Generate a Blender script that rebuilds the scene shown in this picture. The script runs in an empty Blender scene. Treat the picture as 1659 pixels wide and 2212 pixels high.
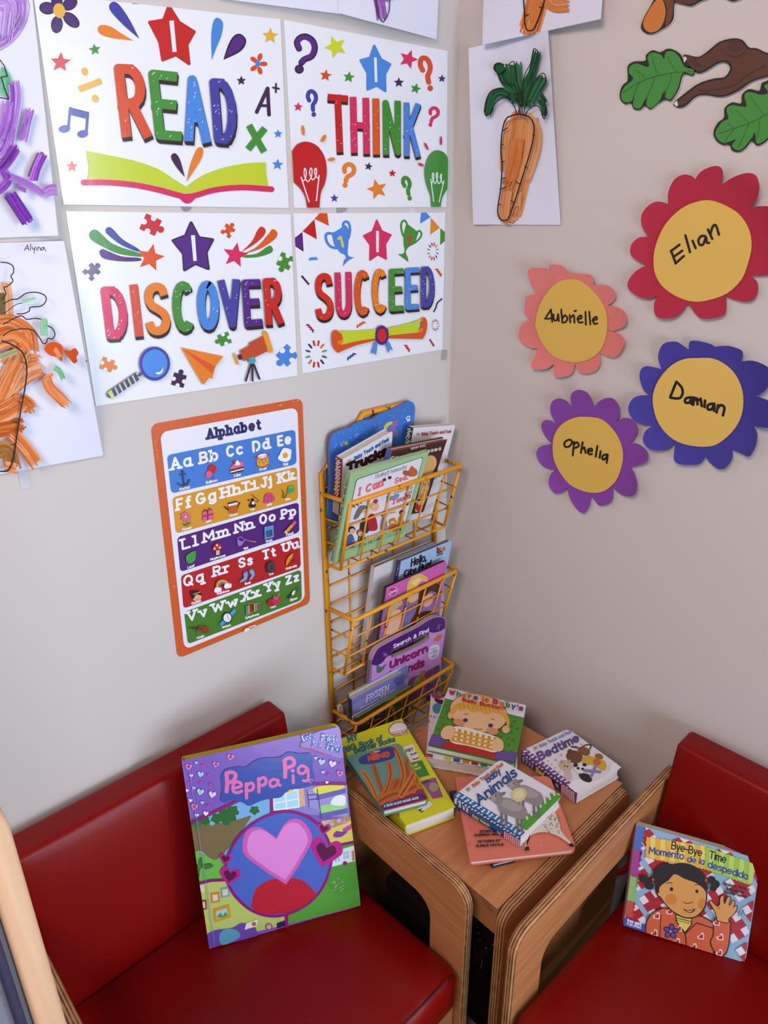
import bpy, bmesh, math, random
from mathutils import Vector, Matrix
random.seed(7)
S = bpy.context.scene
COL = S.collection
PI = math.pi
# ------------------------------------------------------------ camera, world, lights
CR = [[0.7288057354400742, -0.6846788800252989, -0.007551902869792524],
      [-0.26786096415111393, -0.27493942211923705, -0.9233952664210356],
      [0.6301529210228958, 0.6749986262297445, -0.383776172676561]]   # rows: right, down, forward
F = 1491.006
CAM = Vector((-1.305, -1.151, 1.62))
cd = bpy.data.cameras.new('camera'); cam = bpy.data.objects.new('camera', cd); COL.objects.link(cam)
rt, dn, fw = [Vector(r) for r in CR]
mw = Matrix((rt, -dn, -fw)).transposed().to_4x4(); mw.translation = CAM; cam.matrix_world = mw
cd.sensor_fit = 'VERTICAL'; cd.sensor_height = 36.0; cd.lens = F / 2212 * 36.0; cd.clip_start = 0.02
S.camera = cam
w = bpy.data.worlds.new('world'); S.world = w; w.use_nodes = True
w.node_tree.nodes['Background'].inputs[0].default_value = (0.80, 0.84, 1.0, 1)
w.node_tree.nodes['Background'].inputs[1].default_value = 0.13

def area(name, loc, target, sx, sy, power, col):
    ld = bpy.data.lights.new(name, 'AREA'); ld.shape = 'RECTANGLE'; ld.size = sx; ld.size_y = sy
    ld.energy = power; ld.color = col
    o = bpy.data.objects.new(name, ld); COL.objects.link(o); o.location = loc
    o.rotation_euler = (Vector(target) - Vector(loc)).to_track_quat('-Z', 'Y').to_euler()
    return o
# daylight: a window in the right-hand wall further along the room, and one in the wall behind the camera
area('window_light_side', (-0.06, -2.42, 1.62), (-1.2, -2.1, 1.5), 1.0, 1.25, 54, (0.70, 0.83, 1.0))
area('window_light_back', (-1.05, -3.3, 0.77), (-0.75, 0, 0.92), 2.4, 1.22, 66, (0.72, 0.84, 1.0))
area('room_lamp_light', (-2.3, -1.2, 2.6), (0, -.95, 1.7), 1.0, .7, 37, (1.0, 0.78, 0.70))
S.view_settings.view_transform = 'Standard'; S.view_settings.look = 'None'
S.view_settings.gamma = 1.0; S.view_settings.use_curve_mapping = False
S.view_settings.exposure = 0.0

# ------------------------------------------------------------ materials
def lin(h):
    h = h.lstrip('#'); o = []
    for i in (0, 2, 4):
        c = int(h[i:i + 2], 16) / 255; o.append(c / 12.92 if c <= .04045 else ((c + .055) / 1.055) ** 2.4)
    return (*o, 1)
MC = {}
def base(name, hexc, rough=.6, spec=.5, metal=0.):
    m = bpy.data.materials.new(name); m.use_nodes = True
    b = m.node_tree.nodes['Principled BSDF']
    b.inputs['Base Color'].default_value = lin(hexc); b.inputs['Roughness'].default_value = rough
    b.inputs['Specular IOR Level'].default_value = spec; b.inputs['Metallic'].default_value = metal
    return m
def noise(m, scale, vec='Object', stretch=None, detail=4, rough=.55):
    nt = m.node_tree; tc = nt.nodes.new('ShaderNodeTexCoord'); n = nt.nodes.new('ShaderNodeTexNoise')
    n.inputs['Scale'].default_value = scale; n.inputs['Detail'].default_value = detail; n.inputs['Roughness'].default_value = rough
    if stretch:
        mp = nt.nodes.new('ShaderNodeMapping'); mp.inputs['Scale'].default_value = stretch
        nt.links.new(tc.outputs[vec], mp.inputs[0]); nt.links.new(mp.outputs[0], n.inputs['Vector'])
    else: nt.links.new(tc.outputs[vec], n.inputs['Vector'])
    return n
def ramp(m, sock, stops):
    r = m.node_tree.nodes.new('ShaderNodeValToRGB'); e = r.color_ramp.elements
    while len(e) < len(stops): e.new(.5)
    for k, (p, h) in enumerate(stops): e[k].position = p; e[k].color = lin(h)
    m.node_tree.links.new(sock, r.inputs[0]); return r
def setcol(m, sock): m.node_tree.links.new(sock, m.node_tree.nodes['Principled BSDF'].inputs['Base Color'])
def bump(m, sock, strength, dist=.002):
    b = m.node_tree.nodes.new('ShaderNodeBump'); b.inputs['Strength'].default_value = strength; b.inputs['Distance'].default_value = dist
    m.node_tree.links.new(sock, b.inputs['Height']); m.node_tree.links.new(b.outputs[0], m.node_tree.nodes['Principled BSDF'].inputs['Normal'])
FIN = {'paper': (.8, .25), 'matte': (.6, .35), 'gloss': (.2, .5), 'satin': (.38, .45)}
def ink(h, fin='matte'):
    """flat printed colour; finish sets the sheen of the surface it is printed on"""
    h = h.lower()
    if (h, fin) not in MC:
        r, s = FIN[fin]; m = base('ink_%s_%s' % (h, fin), h, r, s)
        if fin == 'gloss':
            n = noise(m, 55, detail=3); bump(m, n.outputs[0], .10, .002)
        MC[(h, fin)] = m
    return MC[(h, fin)]
def wall_mat(name, h):
    m = base(name, h, .75, .25); n = noise(m, 220, detail=3); bump(m, n.outputs[0], .18, .0012); return m
M_WALL = wall_mat('wall_paint', 'cbc4c0')
M_CARPET = base('green_carpet', '1f4a22', .95, .1)
n = noise(M_CARPET, 260, detail=2); r = ramp(M_CARPET, n.outputs[0], [(.35, '16361a'), (.65, '2e6a30')]); setcol(M_CARPET, r.outputs[0]); bump(M_CARPET, n.outputs[0], .6, .004)
def wood_mat(name, stretch, a='ac6c40', b='c28456', c='b6774a'):
    m = base(name, c, .38, .4); n = noise(m, 1.0, stretch=stretch, detail=6, rough=.6)
    r = ramp(m, n.outputs[0], [(.3, a), (.5, c), (.7, b)]); setcol(m, r.outputs[0]); return m
M_WOODX = wood_mat('birch_grain_side', (4, 6, 90)); M_WOODZ = wood_mat('birch_grain_post', (60, 60, 5))
M_WOODT = wood_mat('birch_table_face', (5, 70, 5))
def ply_mat(name, axis):
    m = base(name, 'b88a5c', .5, .3); nt = m.node_tree
    tc = nt.nodes.new('ShaderNodeTexCoord'); sp = nt.nodes.new('ShaderNodeSeparateXYZ'); nt.links.new(tc.outputs['Object'], sp.inputs[0])
    mu = nt.nodes.new('ShaderNodeMath'); mu.operation = 'MULTIPLY'; mu.inputs[1].default_value = 2 * PI / .0052
    nt.links.new(sp.outputs[axis], mu.inputs[0]); si = nt.nodes.new('ShaderNodeMath'); si.operation = 'SINE'; nt.links.new(mu.outputs[0], si.inputs[0])
    n = noise(m, 40, detail=3); ad = nt.nodes.new('ShaderNodeMath'); ad.operation = 'MULTIPLY_ADD'; ad.inputs[1].default_value = .36
    nt.links.new(si.outputs[0], ad.inputs[0]); nt.links.new(n.outputs[0], ad.inputs[2])
    r = ramp(m, ad.outputs[0], [(.18, '613c22'), (.42, '92603a'), (.7, 'bb8a5c')]); setcol(m, r.outputs[0]); return m
M_PLY = [ply_mat('plywood_edge_layers_x', 0), ply_mat('plywood_edge_layers_y', 1), ply_mat('plywood_edge_layers_z', 2)]
M_VINYL = base('red_vinyl', '7c0807', .32, .22)
n = noise(M_VINYL, 420, detail=2); bump(M_VINYL, n.outputs[0], .12, .0006)
M_SEAM = base('red_vinyl_seam', '4a0a0c', .5)
M_YEL = base('chipped_yellow_enamel', 'e0930c', .35, .5)
n = noise(M_YEL, 46, detail=5, rough=.6); r = ramp(M_YEL, n.outputs[0], [(.0, '2a1a10'), (.36, '2a1a10'), (.375, 'e0960f'), (1., 'e89e14')]); setcol(M_YEL, r.outputs[0])
M_PAGES = base('page_edges', 'd9d0c2', .8, .2)
M_BEECH = base('pale_beech', 'd8a985', .5, .35)
n = noise(M_BEECH, 1, stretch=(70, 70, 3)); r = ramp(M_BEECH, n.outputs[0], [(.3, 'd2a17c'), (.7, 'dfb592')]); setcol(M_BEECH, r.outputs[0])
M_GREYFAB = base('grey_blue_fabric', '7a7680', .95, .1)
n = noise(M_GREYFAB, 300); bump(M_GREYFAB, n.outputs[0], .3)

# ------------------------------------------------------------ object helpers
def tag(o, label=None, cat=None, group=None, kind=None):
    if label: o['label'] = label
    if cat: o['category'] = cat
    if group: o['group'] = group
    if kind: o['kind'] = kind
    return o
def thing(name, label, cat, loc, group=None):
    o = bpy.data.objects.new(name, None); o.empty_display_size = .05; COL.objects.link(o); o.location = loc
    return tag(o, label, cat, group)
class MB:
    """collects world-space geometry, links it as ONE mesh object"""
    def __init__(s): s.v = []; s.f = []; s.m = []; s.mats = []; s.smooth = set()
    def mi(s, mat):
        if mat not in s.mats: s.mats.append(mat)
        return s.mats.index(mat)
    def add(s, vs, fs, mat, smooth=False):
        b = len(s.v); s.v += [Vector(v) for v in vs]; i = s.mi(mat)
        for f in fs:
            if smooth: s.smooth.add(len(s.f))
            s.f.append([b + k for k in f]); s.m.append(i)
    def build(s, name, parent=None, origin=None, base_loc=None):
        o3 = Vector(parent_origin(parent)) if parent else Vector(origin if origin is not None else (0, 0, 0))
        me = bpy.data.meshes.new(name); me.from_pydata([v - o3 for v in s.v], [], s.f)
        for m in s.mats: me.materials.append(m)
        me.polygons.foreach_set('material_index', s.m)
        if s.smooth: me.polygons.foreach_set('use_smooth', [i in s.smooth for i in range(len(s.f))])
        me.update()
        o = bpy.data.objects.new(name, me); COL.objects.link(o)
        if parent: o.parent = parent
        else: o.location = o3
        return o
def parent_origin(p):
    l = Vector((0, 0, 0))
    while p: l += p.location; p = p.parent
    return l
def prism(mb, pts, ext, mat, mat_side=None, cap2=True):
    """polygon of 3D points extruded by vector ext"""
    n = len(pts); e = Vector(ext); a = [Vector(p) for p in pts]; b = [p + e for p in a]
    nrm = sum(((a[i] - a[0]).cross(a[(i + 1) % n] - a[0]) for i in range(1, n - 1)), Vector())
    flip = nrm.dot(e) > 0
    r = list(range(n)); fa = r[::-1] if flip else r; fb = [n + i for i in (r if flip else r[::-1])]
    mb.add(a + b, [fa] + ([fb] if cap2 else []), mat)
    sides = []
    for i in range(n):
        j = (i + 1) % n; q = [i, j, n + j, n + i]; sides.append(q if flip else q[::-1])
    mb.add(a + b, sides, mat_side or mat)
def box(mb, lo, hi, mat):
    x0, y0, z0 = lo; x1, y1, z1 = hi
    prism(mb, [(x0, y0, z0), (x1, y0, z0), (x1, y1, z0), (x0, y1, z0)], (0, 0, z1 - z0), mat)
def tube(mb, pts, r, mat, n=8, closed=False):
    pts = [Vector(p) for p in pts]; N = len(pts); vs = []; fs = []
    up = Vector((.31, .17, .93))
    for i, p in enumerate(pts):
        a = pts[(i - 1) % N] if (closed or i > 0) else p; b = pts[(i + 1) % N] if (closed or i < N - 1) else p
        t = (b - a).normalized(); x = t.cross(up)
        if x.length < 1e-3: x = t.cross(Vector((1, 0, 0)))
        x.normalize(); y = t.cross(x)
        for k in range(n):
            c = 2 * PI * k / n; vs.append(p + r * (math.cos(c) * x + math.sin(c) * y))
    for i in range(N if closed else N - 1):
        j = (i + 1) % N
        for k in range(n): fs.append([i * n + k, i * n + (k + 1) % n, j * n + (k + 1) % n, j * n + k])
    if not closed: fs += [list(range(n))[::-1], [(N - 1) * n + k for k in range(n)]]
    mb.add(vs, [f[::-1] for f in fs], mat, True)
def rrect(x0, y0, x1, y1, r, n=6):
    """rounded rectangle; r = radius or four radii (bl, br, tr, tl)"""
    rs = r if isinstance(r, (tuple, list)) else (r,) * 4; o = []
    for (cx, cy, a0, q) in ((x0, y0, 180, 0), (x1, y0, 270, 1), (x1, y1, 0, 2), (x0, y1, 90, 3)):
        k = rs[q]; ccx = cx + (k if q in (0, 3) else -k); ccy = cy + (k if q in (0, 1) else -k)
        if k < 1e-6: o.append((cx, cy)); continue
        for i in range(n + 1):
            a = math.radians(a0 + 90 * i / n); o.append((ccx + k * math.cos(a), ccy + k * math.sin(a)))
    return o

# ------------------------------------------------------------ surveying: photo pixel -> point on a real surface
def proj(P):
    v = Vector(P) - CAM; z = v.dot(fw); return (v.dot(rt) / z * F + 829.5, v.dot(dn) / z * F + 1106.)
def ray(p): return rt * ((p[0] - 829.5) / F) + dn * ((p[1] - 1106.) / F) + fw
class Plane:
    def __init__(s, P0, N):
        s.P0 = Vector(P0); s.N = Vector(N).normalized()
        if s.N.dot(CAM - s.P0) < 0: s.N = -s.N
    def at(s, p, off=0.):
        r = ray(p); return CAM + r * ((s.P0 + s.N * off - CAM).dot(s.N) / r.dot(s.N))
    def put(s, p, h): return s.at(p) + s.N * h
WL = Plane((0, 0, 0), (0, -1, 0)); WR = Plane((0, 0, 0), (-1, 0, 0))
def flat(z): return Plane((0, 0, z), (0, 0, 1))
def K(ox, oy, s): return lambda p: (ox + p[0] / s, oy + p[1] / s)
PX = lambda p: p
cA = K(0, 0, 2.592); cB = K(600, 0, 4.046); cC = K(130, 440, 3.190); cD = K(620, 440, 4.484); cE = K(0, 460, 3.6875)
cF = K(980, 0, 2.443); cG = K(320, 850, 4.608); cH = K(330, 1100, 4.608); cI = K(1100, 340, 2.968); cJ = K(1100, 700, 2.968)
cK = K(680, 850, 5.184); cL = K(680, 1140, 4.809); cM = K(380, 1540, 3.95); cN = K(730, 1460, 2.633); cO = K(1330, 1740, 5.043)
cS = K(0, 0, 4.175)

def catmull(pts, closed=True, n=5):
    """smooth curve through points; a point given twice in a row stays a sharp corner"""
    N = len(pts); o = []
    for i in range(N if closed else N - 1):
        g = (lambda k: pts[k % N]) if closed else (lambda k: pts[max(0, min(N - 1, k))])
        p0, p1, p2, p3 = g(i - 1), g(i), g(i + 1), g(i + 2)
        if p1 == p2: continue
        for k in range(n):
            t = k / n; o.append(tuple(.5 * (2 * b + (c - a) * t + (2 * a - 5 * b + 4 * c - d) * t * t + (3 * b - a - 3 * c + d) * t ** 3) for a, b, c, d in zip(p0, p1, p2, p3)))
    if not closed: o.append(tuple(pts[-1]))
    return o
def arc(cx, cy, rx, ry, a0, a1, n=None):
    n = n or max(4, int(abs(a1 - a0) / 22)); return [(cx + rx * math.cos(math.radians(a0 + (a1 - a0) * i / n)), cy + ry * math.sin(math.radians(a0 + (a1 - a0) * i / n))) for i in range(n + 1)]
# single-line lettering: cap height 10, baseline 0
GL = {
'A': (7, "0,0 3.5,10 7,0|1.3,3.4 5.7,3.4"), 'B': (6, "0,0 0,10 3,10|a3,7.6,2.5,2.4,90,-90|3,5.2 0,5.2|a3,2.6,3,2.6,90,-90|3,0 0,0"),
'C': (6.2, "a3.4,5,3.4,5,48,312"), 'D': (6.3, "2.3,0 0,0 0,10 2.3,10|a2.3,5,4,5,90,-90"), 'E': (5, "5,10 0,10 0,0 5,0|0,5.2 4.2,5.2"),
'F': (5, "5,10 0,10 0,0|0,5 4.2,5"), 'G': (6.8, "a3.5,5,3.5,5,48,345|4,4.4 6.9,4.4 6.9,2.2"), 'H': (6, "0,0 0,10|6,0 6,10|0,5 6,5"),
'I': (0, "0,0 0,10"), 'J': (4, "4,10 4,2.6|a2,2.6,2,2.6,0,-170"), 'K': (6, "0,0 0,10|6,10 0,4|2,5.6 6,0"), 'L': (5, "0,10 0,0 5,0"),
'M': (8, "0,0 .4,10 4,3 7.6,10 8,0"), 'N': (6, "0,0 0,10 6,0 6,10"), 'O': (6.8, "o3.4,5,3.4,5"), 'P': (5.6, "0,0 0,10 2.8,10|a2.8,7.3,2.8,2.7,90,-90|2.8,4.6 0,4.6"),
'Q': (7, "o3.4,5,3.4,5|4.3,2.5 7,-.8"), 'R': (6, "0,0 0,10 2.8,10|a2.8,7.3,2.8,2.7,90,-90|2.8,4.6 0,4.6|2.6,4.6 6,0"),
'S': (6, "~5.8,8 5,9.6 3.1,10 1,9.3 .2,7.5 1.2,5.9 3.2,5 5.2,3.9 6,2.4 5.1,.6 3,0 1,.5 .1,2.1"), 'T': (7, "0,10 7,10|3.5,10 3.5,0"),
'U': (6, "0,10 0,3|a3,3,3,3,180,360|6,3 6,10"), 'V': (6.6, "0,10 3.3,0 6.6,10"), 'W': (9.2, "0,10 2.3,0 4.6,8 6.9,0 9.2,10"), 'X': (6, "0,0 6,10|0,10 6,0"),
'Y': (6.4, "0,10 3.2,4.8 6.4,10|3.2,4.8 3.2,0"), 'Z': (6, "0,10 6,10 0,0 6,0"),
'a': (5.2, "o2.6,3.4,2.6,3.4|5.2,6.8 5.2,0"), 'b': (5.3, "0,10 0,0|o2.7,3.4,2.6,3.4"), 'c': (5, "a2.9,3.4,2.9,3.4,48,312"), 'd': (5.3, "o2.6,3.4,2.6,3.4|5.3,10 5.3,0"),
'e': (5.6, "0,3.4 5.5,3.4|a2.8,3.4,2.8,3.4,0,312"), 'f': (3.3, "~3.6,9.7 2.4,9.9 1.5,8.8 1.3,7|1.3,7 1.3,0|0,6.4 3.2,6.4"), 'g': (5.2, "o2.6,3.4,2.6,3.4|5.2,6.8 5.2,-.8|a2.6,-.8,2.6,2.2,0,-150"),
'h': (4.8, "0,0 0,10|~0,4.5 1,6.3 2.8,6.8 4.4,6 4.8,4.4|4.8,4.6 4.8,0"), 'i': (0, "0,0 0,6.8|0,9.2 0,9.4"), 'j': (1.6, "1.5,6.8 1.5,-1.4|a0,-1.4,1.5,1.5,0,-120|1.5,9.2 1.5,9.4"),
'k': (4.6, "0,0 0,10|4.3,6.8 0,2.8|1.6,4.3 4.6,0"), 'l': (0, "0,0 0,10"), 'm': (7.4, "0,0 0,6.8|~0,4.8 .8,6.3 2.1,6.8 3.3,6.2 3.7,4.6|3.7,4.8 3.7,0|~3.7,4.8 4.5,6.3 5.8,6.8 7,6.2 7.4,4.6|7.4,4.8 7.4,0"),
'n': (4.7, "0,0 0,6.8|~0,4.5 1,6.3 2.7,6.8 4.3,6 4.7,4.4|4.7,4.6 4.7,0"), 'o': (5.8, "o2.9,3.4,2.9,3.4"), 'p': (5.3, "0,6.8 0,-3|o2.7,3.4,2.6,3.4"), 'q': (5.3, "o2.6,3.4,2.6,3.4|5.3,6.8 5.3,-3"),
'r': (3.2, "0,0 0,6.8|~0,4.5 .9,6.1 2.1,6.8 3.2,6.6"), 's': (4.3, "~4.2,5.7 3.3,6.7 2,6.8 .7,6.2 .5,5 2,3.8 3.6,2.9 4.2,1.7 3.4,.3 2,0 .8,.2 0,1.2"), 't': (3.5, "1.4,9.2 1.4,1.6|~1.4,1.6 1.8,.3 2.7,0 3.6,.2|0,6.6 3.3,6.6"),
'u': (4.6, "~0,6.8 0,2.5 .7,.6 2.2,0 3.8,.6 4.6,2.3|4.6,6.8 4.6,0"), 'v': (4.8, "0,6.8 2.4,0 4.8,6.8"), 'w': (7.2, "0,6.8 1.8,0 3.6,5.6 5.4,0 7.2,6.8"), 'x': (4.6, "0,0 4.6,6.8|0,6.8 4.6,0"),
'y': (5, "0,6.8 2.5,.3|5,6.8 1.5,-3"), 'z': (4.4, "0,6.8 4.4,6.8 0,0 4.4,0"),
'1': (2.5, "0,7.8 2.4,10 2.4,0"), '2': (5, "~0,8 .8,9.6 2.6,10 4.6,9 4.6,7 3,4 0,0|0,0 5,0"), '!': (0, "0,10 0,3.2|0,.2 0,0"), '?': (5, "~0,8 .8,9.6 2.6,10 4.6,9 4.8,7.2 3.4,5.4 2.5,4.4 2.4,3|2.4,.2 2.4,0"),
',': (.6, "~.6,.6 .6,-.4 0,-1.8"), '.': (0, "0,.2 0,0"), "'": (0, "0,10 0,7.8"), '-': (3.6, "0,4 3.6,4"), ' ': (3, ''), '+': (5, "0,5 5,5|2.5,2.5 2.5,7.5"),
'&': (6.6, "~6.4,0 4,2.6 1.6,6 1.5,8.6 3,10 4.6,8.8 4.2,7 1.6,5 .2,2.8 1,.6 3,0 5,1.2 6.2,4"), '/': (4, "0,0 4,10")}
def glyph(ch):
    w_, d = GL[ch]; st = []
    for s_ in d.split('|'):
        if not s_: continue
        if s_[0] in 'oa':
            q = [float(x) for x in s_[1:].split(',')]
            st.append((arc(*q[:4], 0, 360, 20) if s_[0] == 'o' else arc(*q), True))
        else:
            pts = [tuple(float(x) for x in p.split(',')) for p in s_.lstrip('~').split()]
            st.append((catmull(pts, False, 4) if s_[0] == '~' else pts, s_[0] == '~'))
    return w_, st

def clip_poly(P, C):
    """keep the part of polygon P inside convex polygon C"""
    if sum(C[i][0] * C[(i + 1) % len(C)][1] - C[(i + 1) % len(C)][0] * C[i][1] for i in range(len(C))) < 0: C = C[::-1]
    for i in range(len(C)):
        (ax, ay), (bx, by) = C[i], C[(i + 1) % len(C)]; o = []
        D = lambda p: (bx - ax) * (p[1] - ay) - (by - ay) * (p[0] - ax)
        for j in range(len(P)):
            p, q = P[j - 1], P[j]; dp, dq = D(p), D(q)
            if (dp < 0) != (dq < 0): t = dp / (dp - dq); o.append((p[0] + (q[0] - p[0]) * t, p[1] + (q[1] - p[1]) * t))
            if dq >= 0: o.append((q[0], q[1]))
        P = o
        if len(P) < 3: return []
    return P

class Art:
    """flat print laid on a real surface, layer over layer of ink"""
    def __init__(s, mb, surf, k=PX, fin='matte', eps=1.4e-5, start=3e-4, dens=None):
        s.dl = 1.7e-6; s.clip = None
        s.mb = mb; s.surf = surf; s.k = k; s.fin = fin; s.h = start; s.eps = eps; s.dens = dens
    def up(s): s.h += s.eps
    def _poly(s, px, col):
        if s.clip: px = clip_poly([tuple(p) for p in px], s.clip)
        if len(px) < 3: return
        if s.dens: px = resample(px, s.dens)
        vs = [s.surf.put(p, s.h) for p in px]; s.mb.add(vs, [list(range(len(vs)))], ink(col, s.fin))
        f = s.mb.f[-1]; n = Vector()
        for i in range(len(vs)): n += vs[i].cross(vs[(i + 1) % len(vs)])
        if n.dot(s.surf.N) < 0: f.reverse()
    def poly(s, pts, col, k=None):
        k = k or s.k; s.up(); s._poly([k(p) for p in pts], col); return s
    def blob(s, pts, col, k=None, n=5):
        k = k or s.k; s.up(); s._poly(catmull([k(p) for p in pts], True, n), col); return s
    def ell(s, cx, cy, rx, ry, col, rot=0, n=22, k=None):
        c, d = math.cos(math.radians(rot)), math.sin(math.radians(rot))
        return s.poly([(cx + x * c - y * d, cy + x * d + y * c) for x, y in arc(0, 0, rx, ry, 0, 360 - 360 / n, n - 1)], col, k)
    def star(s, cx, cy, r, col, rot=0, inner=.45, k=None, ar=1.):
        return s.poly([(cx + ar * q * math.sin(a), cy - q * math.cos(a)) for i in range(10) for a in [math.radians(36 * i + rot)] for q in [r if i % 2 == 0 else r * inner]], col, k)
    def _piece(s, px, mat):
        """one flat piece of a stroke; neighbouring pieces sit a hair apart so they never coincide"""
        if s.clip:
            px = clip_poly([tuple(p) for p in px], s.clip)
            if len(px) < 3: return
        s.n = getattr(s, 'n', 0) + 1; h = s.h + (s.n % 16) * s.dl
        vs = [s.surf.put(p, h) for p in px]; q = list(range(len(vs))); c = Vector()
        for i in q: c += (vs[i] - vs[0]).cross(vs[(i + 1) % len(vs)] - vs[0])
        s.mb.add(vs, [q if c.dot(s.surf.N) > 0 else q[::-1]], mat)
    def _strokes(s, lines, wpx, col, flatcap=False):
        mat = ink(col, s.fin); h = wpx / 2
        for pts, smooth in lines:
            P = [Vector(p) for p in pts]
            P = [p for i, p in enumerate(P) if i == 0 or (p - P[i - 1]).length > 1e-4]
            if len(P) < 2: continue
            if flatcap and not smooth:
                P[0] = P[0] + (P[0] - P[1]).normalized() * h; P[-1] = P[-1] + (P[-1] - P[-2]).normalized() * h
            closed = (P[0] - P[-1]).length < 1e-3; n = len(P); L = []; R_ = []; sharp = []
            for i, p in enumerate(P):
                a = P[i - 1] if i else (P[-2] if closed else None); b = P[i + 1] if i < n - 1 else (P[1] if closed else None)
                t = Vector((0, 0)); k = 1.
                if a is not None: t += (p - a).normalized()
                if b is not None: t += (b - p).normalized()
                if a is not None and b is not None:
                    cs = (p - a).normalized().dot((b - p).normalized())
                    if cs < .75: sharp.append(i)
                    k = 1 / max(.8, math.sqrt(max(0, (1 + cs) / 2)))
                if t.length < 1e-3: t = (b - p) if b is not None else (p - a)
                t.normalize(); nn = Vector((-t.y, t.x)) * h * k; L.append(p + nn); R_.append(p - nn)
            for i in range(n - 1):
                t = (P[i + 1] - P[i]).normalized(); nn = Vector((-t.y, t.x)) * h
                l0, r0 = (P[i] + nn, P[i] - nn) if i in sharp else (L[i], R_[i]); l1, r1 = (P[i + 1] + nn, P[i + 1] - nn) if (i + 1) in sharp or (i + 1 == n - 1 and 0 in sharp and closed) else (L[i + 1], R_[i + 1])
                if (l1 - l0).dot(t) <= 0: l0 = l1 = (l0 + l1) / 2
                if (r1 - r0).dot(t) <= 0: r0 = r1 = (r0 + r1) / 2
                s._piece([l0, l1, r1, r0], mat)
            if wpx > 1.1:
                ends = [P[i] for i in sharp if not (closed and i == n - 1)]
                for e in ends: s._piece([(e.x + h * x, e.y + h * y) for x, y in arc(0, 0, 1, 1, 0, 330, 11)], mat)
                if not closed and not flatcap or (flatcap and smooth and False):
                    for e, o in ((P[0], P[1]), (P[-1], P[-2])):
                        d = (e - o).normalized(); a0 = math.degrees(math.atan2(d.y, d.x)); s._piece([(e.x + h * x, e.y + h * y) for x, y in arc(0, 0, 1, 1, a0 - 90, a0 + 90, 6)], mat)
        s.h += 15 * s.dl
    def line(s, pts, wid, col, smooth=False, closed=False, k=None, flatcap=False):
        """wid in the crop's own units"""
        k = k or s.k; s.up(); q = [k(p) for p in pts]
        if smooth: q = catmull(q, closed, 5)
        if closed: q = q + [q[0]]
        u = math.dist(k((0, 0)), k((1, 0))); s._strokes([(q, smooth)], wid * u, col, flatcap); return s
    def text(s, txt, bl, br, h, wid, col, k=None, up=None, flatcap=False, serif=0, shadow=None, skew=0., gap=1.7, tr=None):
        """lettering between two baseline ends; h cap height, up = vector towards the cap line (crop units)"""
        k = k or s.k; u = math.dist(k((0, 0)), k((1, 0))); sp = 2.2 if wid > .16 * h else gap
        if serif: sp = max(sp, 1.7 * serif + 1.2)
        gl = [glyph(c) for c in txt]; W = sum(g[0] for g in gl) + sp * (len(gl) - 1)
        bl = Vector(bl); br = Vector(br); d = br - bl
        if up is None: up = Vector((d.y, -d.x)).normalized() * h
        else: up = Vector(up).normalized() * h
        up2 = up if tr is None else Vector(tr) - br
        ins = min(.45, wid / 2 / max(d.length, 1)); insy = min(.3, wid / 2 / h)
        def T(x, y):
            a = (x / W if W else .5); a = ins + a * (1 - 2 * ins); y_ = y / 10; y_ = insy + y_ * (1 - 2 * insy)
            p = bl + d * a + (up * (1 - a) + up2 * a) * y_ ; return k((p.x, p.y))
        lines = []; x = 0
        for gi, (w_, st) in enumerate(gl):
            for pts, sm in st:
                q = [T(x + a, b) for a, b in pts]; lines.append((q, sm))
                if serif:
                    for e, nb in ((pts[0], pts[1]), (pts[-1], pts[-2])):
                        if abs(nb[0] - e[0]) <= abs(nb[1] - e[1]) * 1.1 and any(abs(e[1] - v) < .15 for v in (0, 10, 6.8, -3)):
                            lo = txt[gi].islower() and e[1] > 1; lines.append(([T(x + e[0] - serif, e[1]), T(x + e[0] + (.2 if lo else serif), e[1])], False))
            x += w_ + sp
        if shadow:
            dx, dy, sc = shadow
            for q in (.25, .5, .75, 1.):
                s.up(); s._strokes([([(a + dx * u * q, b + dy * u * q) for a, b in l], m_) for l, m_ in lines], wid * u, sc, flatcap)
        s.up(); s._strokes(lines, wid * u, col, flatcap); return s
    def letter(s, ch, tl, tr, bl, br, wid, col, shadow, flecks=0, fleck='e8eaf2'):
        k = s.k; u = math.dist(k((0, 0)), k((1, 0))); w_, st = glyph(ch); h = wid / 2
        tl, tr, bl, br = [Vector(v) for v in (tl, tr, bl, br)]
        def T(x, y):
            a = x / w_ if w_ else .5; b = y / 10
            top = tl.lerp(tr, a) + (tr - tl).normalized() * h * (1 - 2 * a); bot = bl.lerp(br, a) + (br - bl).normalized() * h * (1 - 2 * a)
            v = (bot - top).normalized(); p = (bot - v * h).lerp(top + v * h, b); return k((p.x, p.y))
        lines = [([T(a, b) for a, b in pts], sm) for pts, sm in st]; dx, dy, sc = shadow; h0 = s.h
        for q in (.2, .4, .6, .8, 1.):
            s.up(); s._strokes([([(a + dx * u * q, b + dy * u * q) for a, b in l], m_) for l, m_ in lines], wid * u, sc, True)
        s.up(); s._strokes(lines, wid * u, col, True); s.up()
        for _ in range(flecks):
            sg = [(l, i) for l, m_ in lines for i in range(len(l) - 1)]; l, i = random.choices(sg, [math.dist(l[i], l[i + 1]) for l, i in sg])[0]; t = random.random()
            c = Vector(l[i]).lerp(Vector(l[i + 1]), t) + Vector((random.uniform(-.34, .34), random.uniform(-.34, .34))) * wid * u
            a = random.uniform(.2, 1.4); e = Vector((math.cos(a), -math.sin(a))) * random.uniform(.04, .13) * wid * u
            s._strokes([([tuple(c - e), tuple(c + e)], False)], random.uniform(.03, .07) * wid * u, fleck, True)
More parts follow.
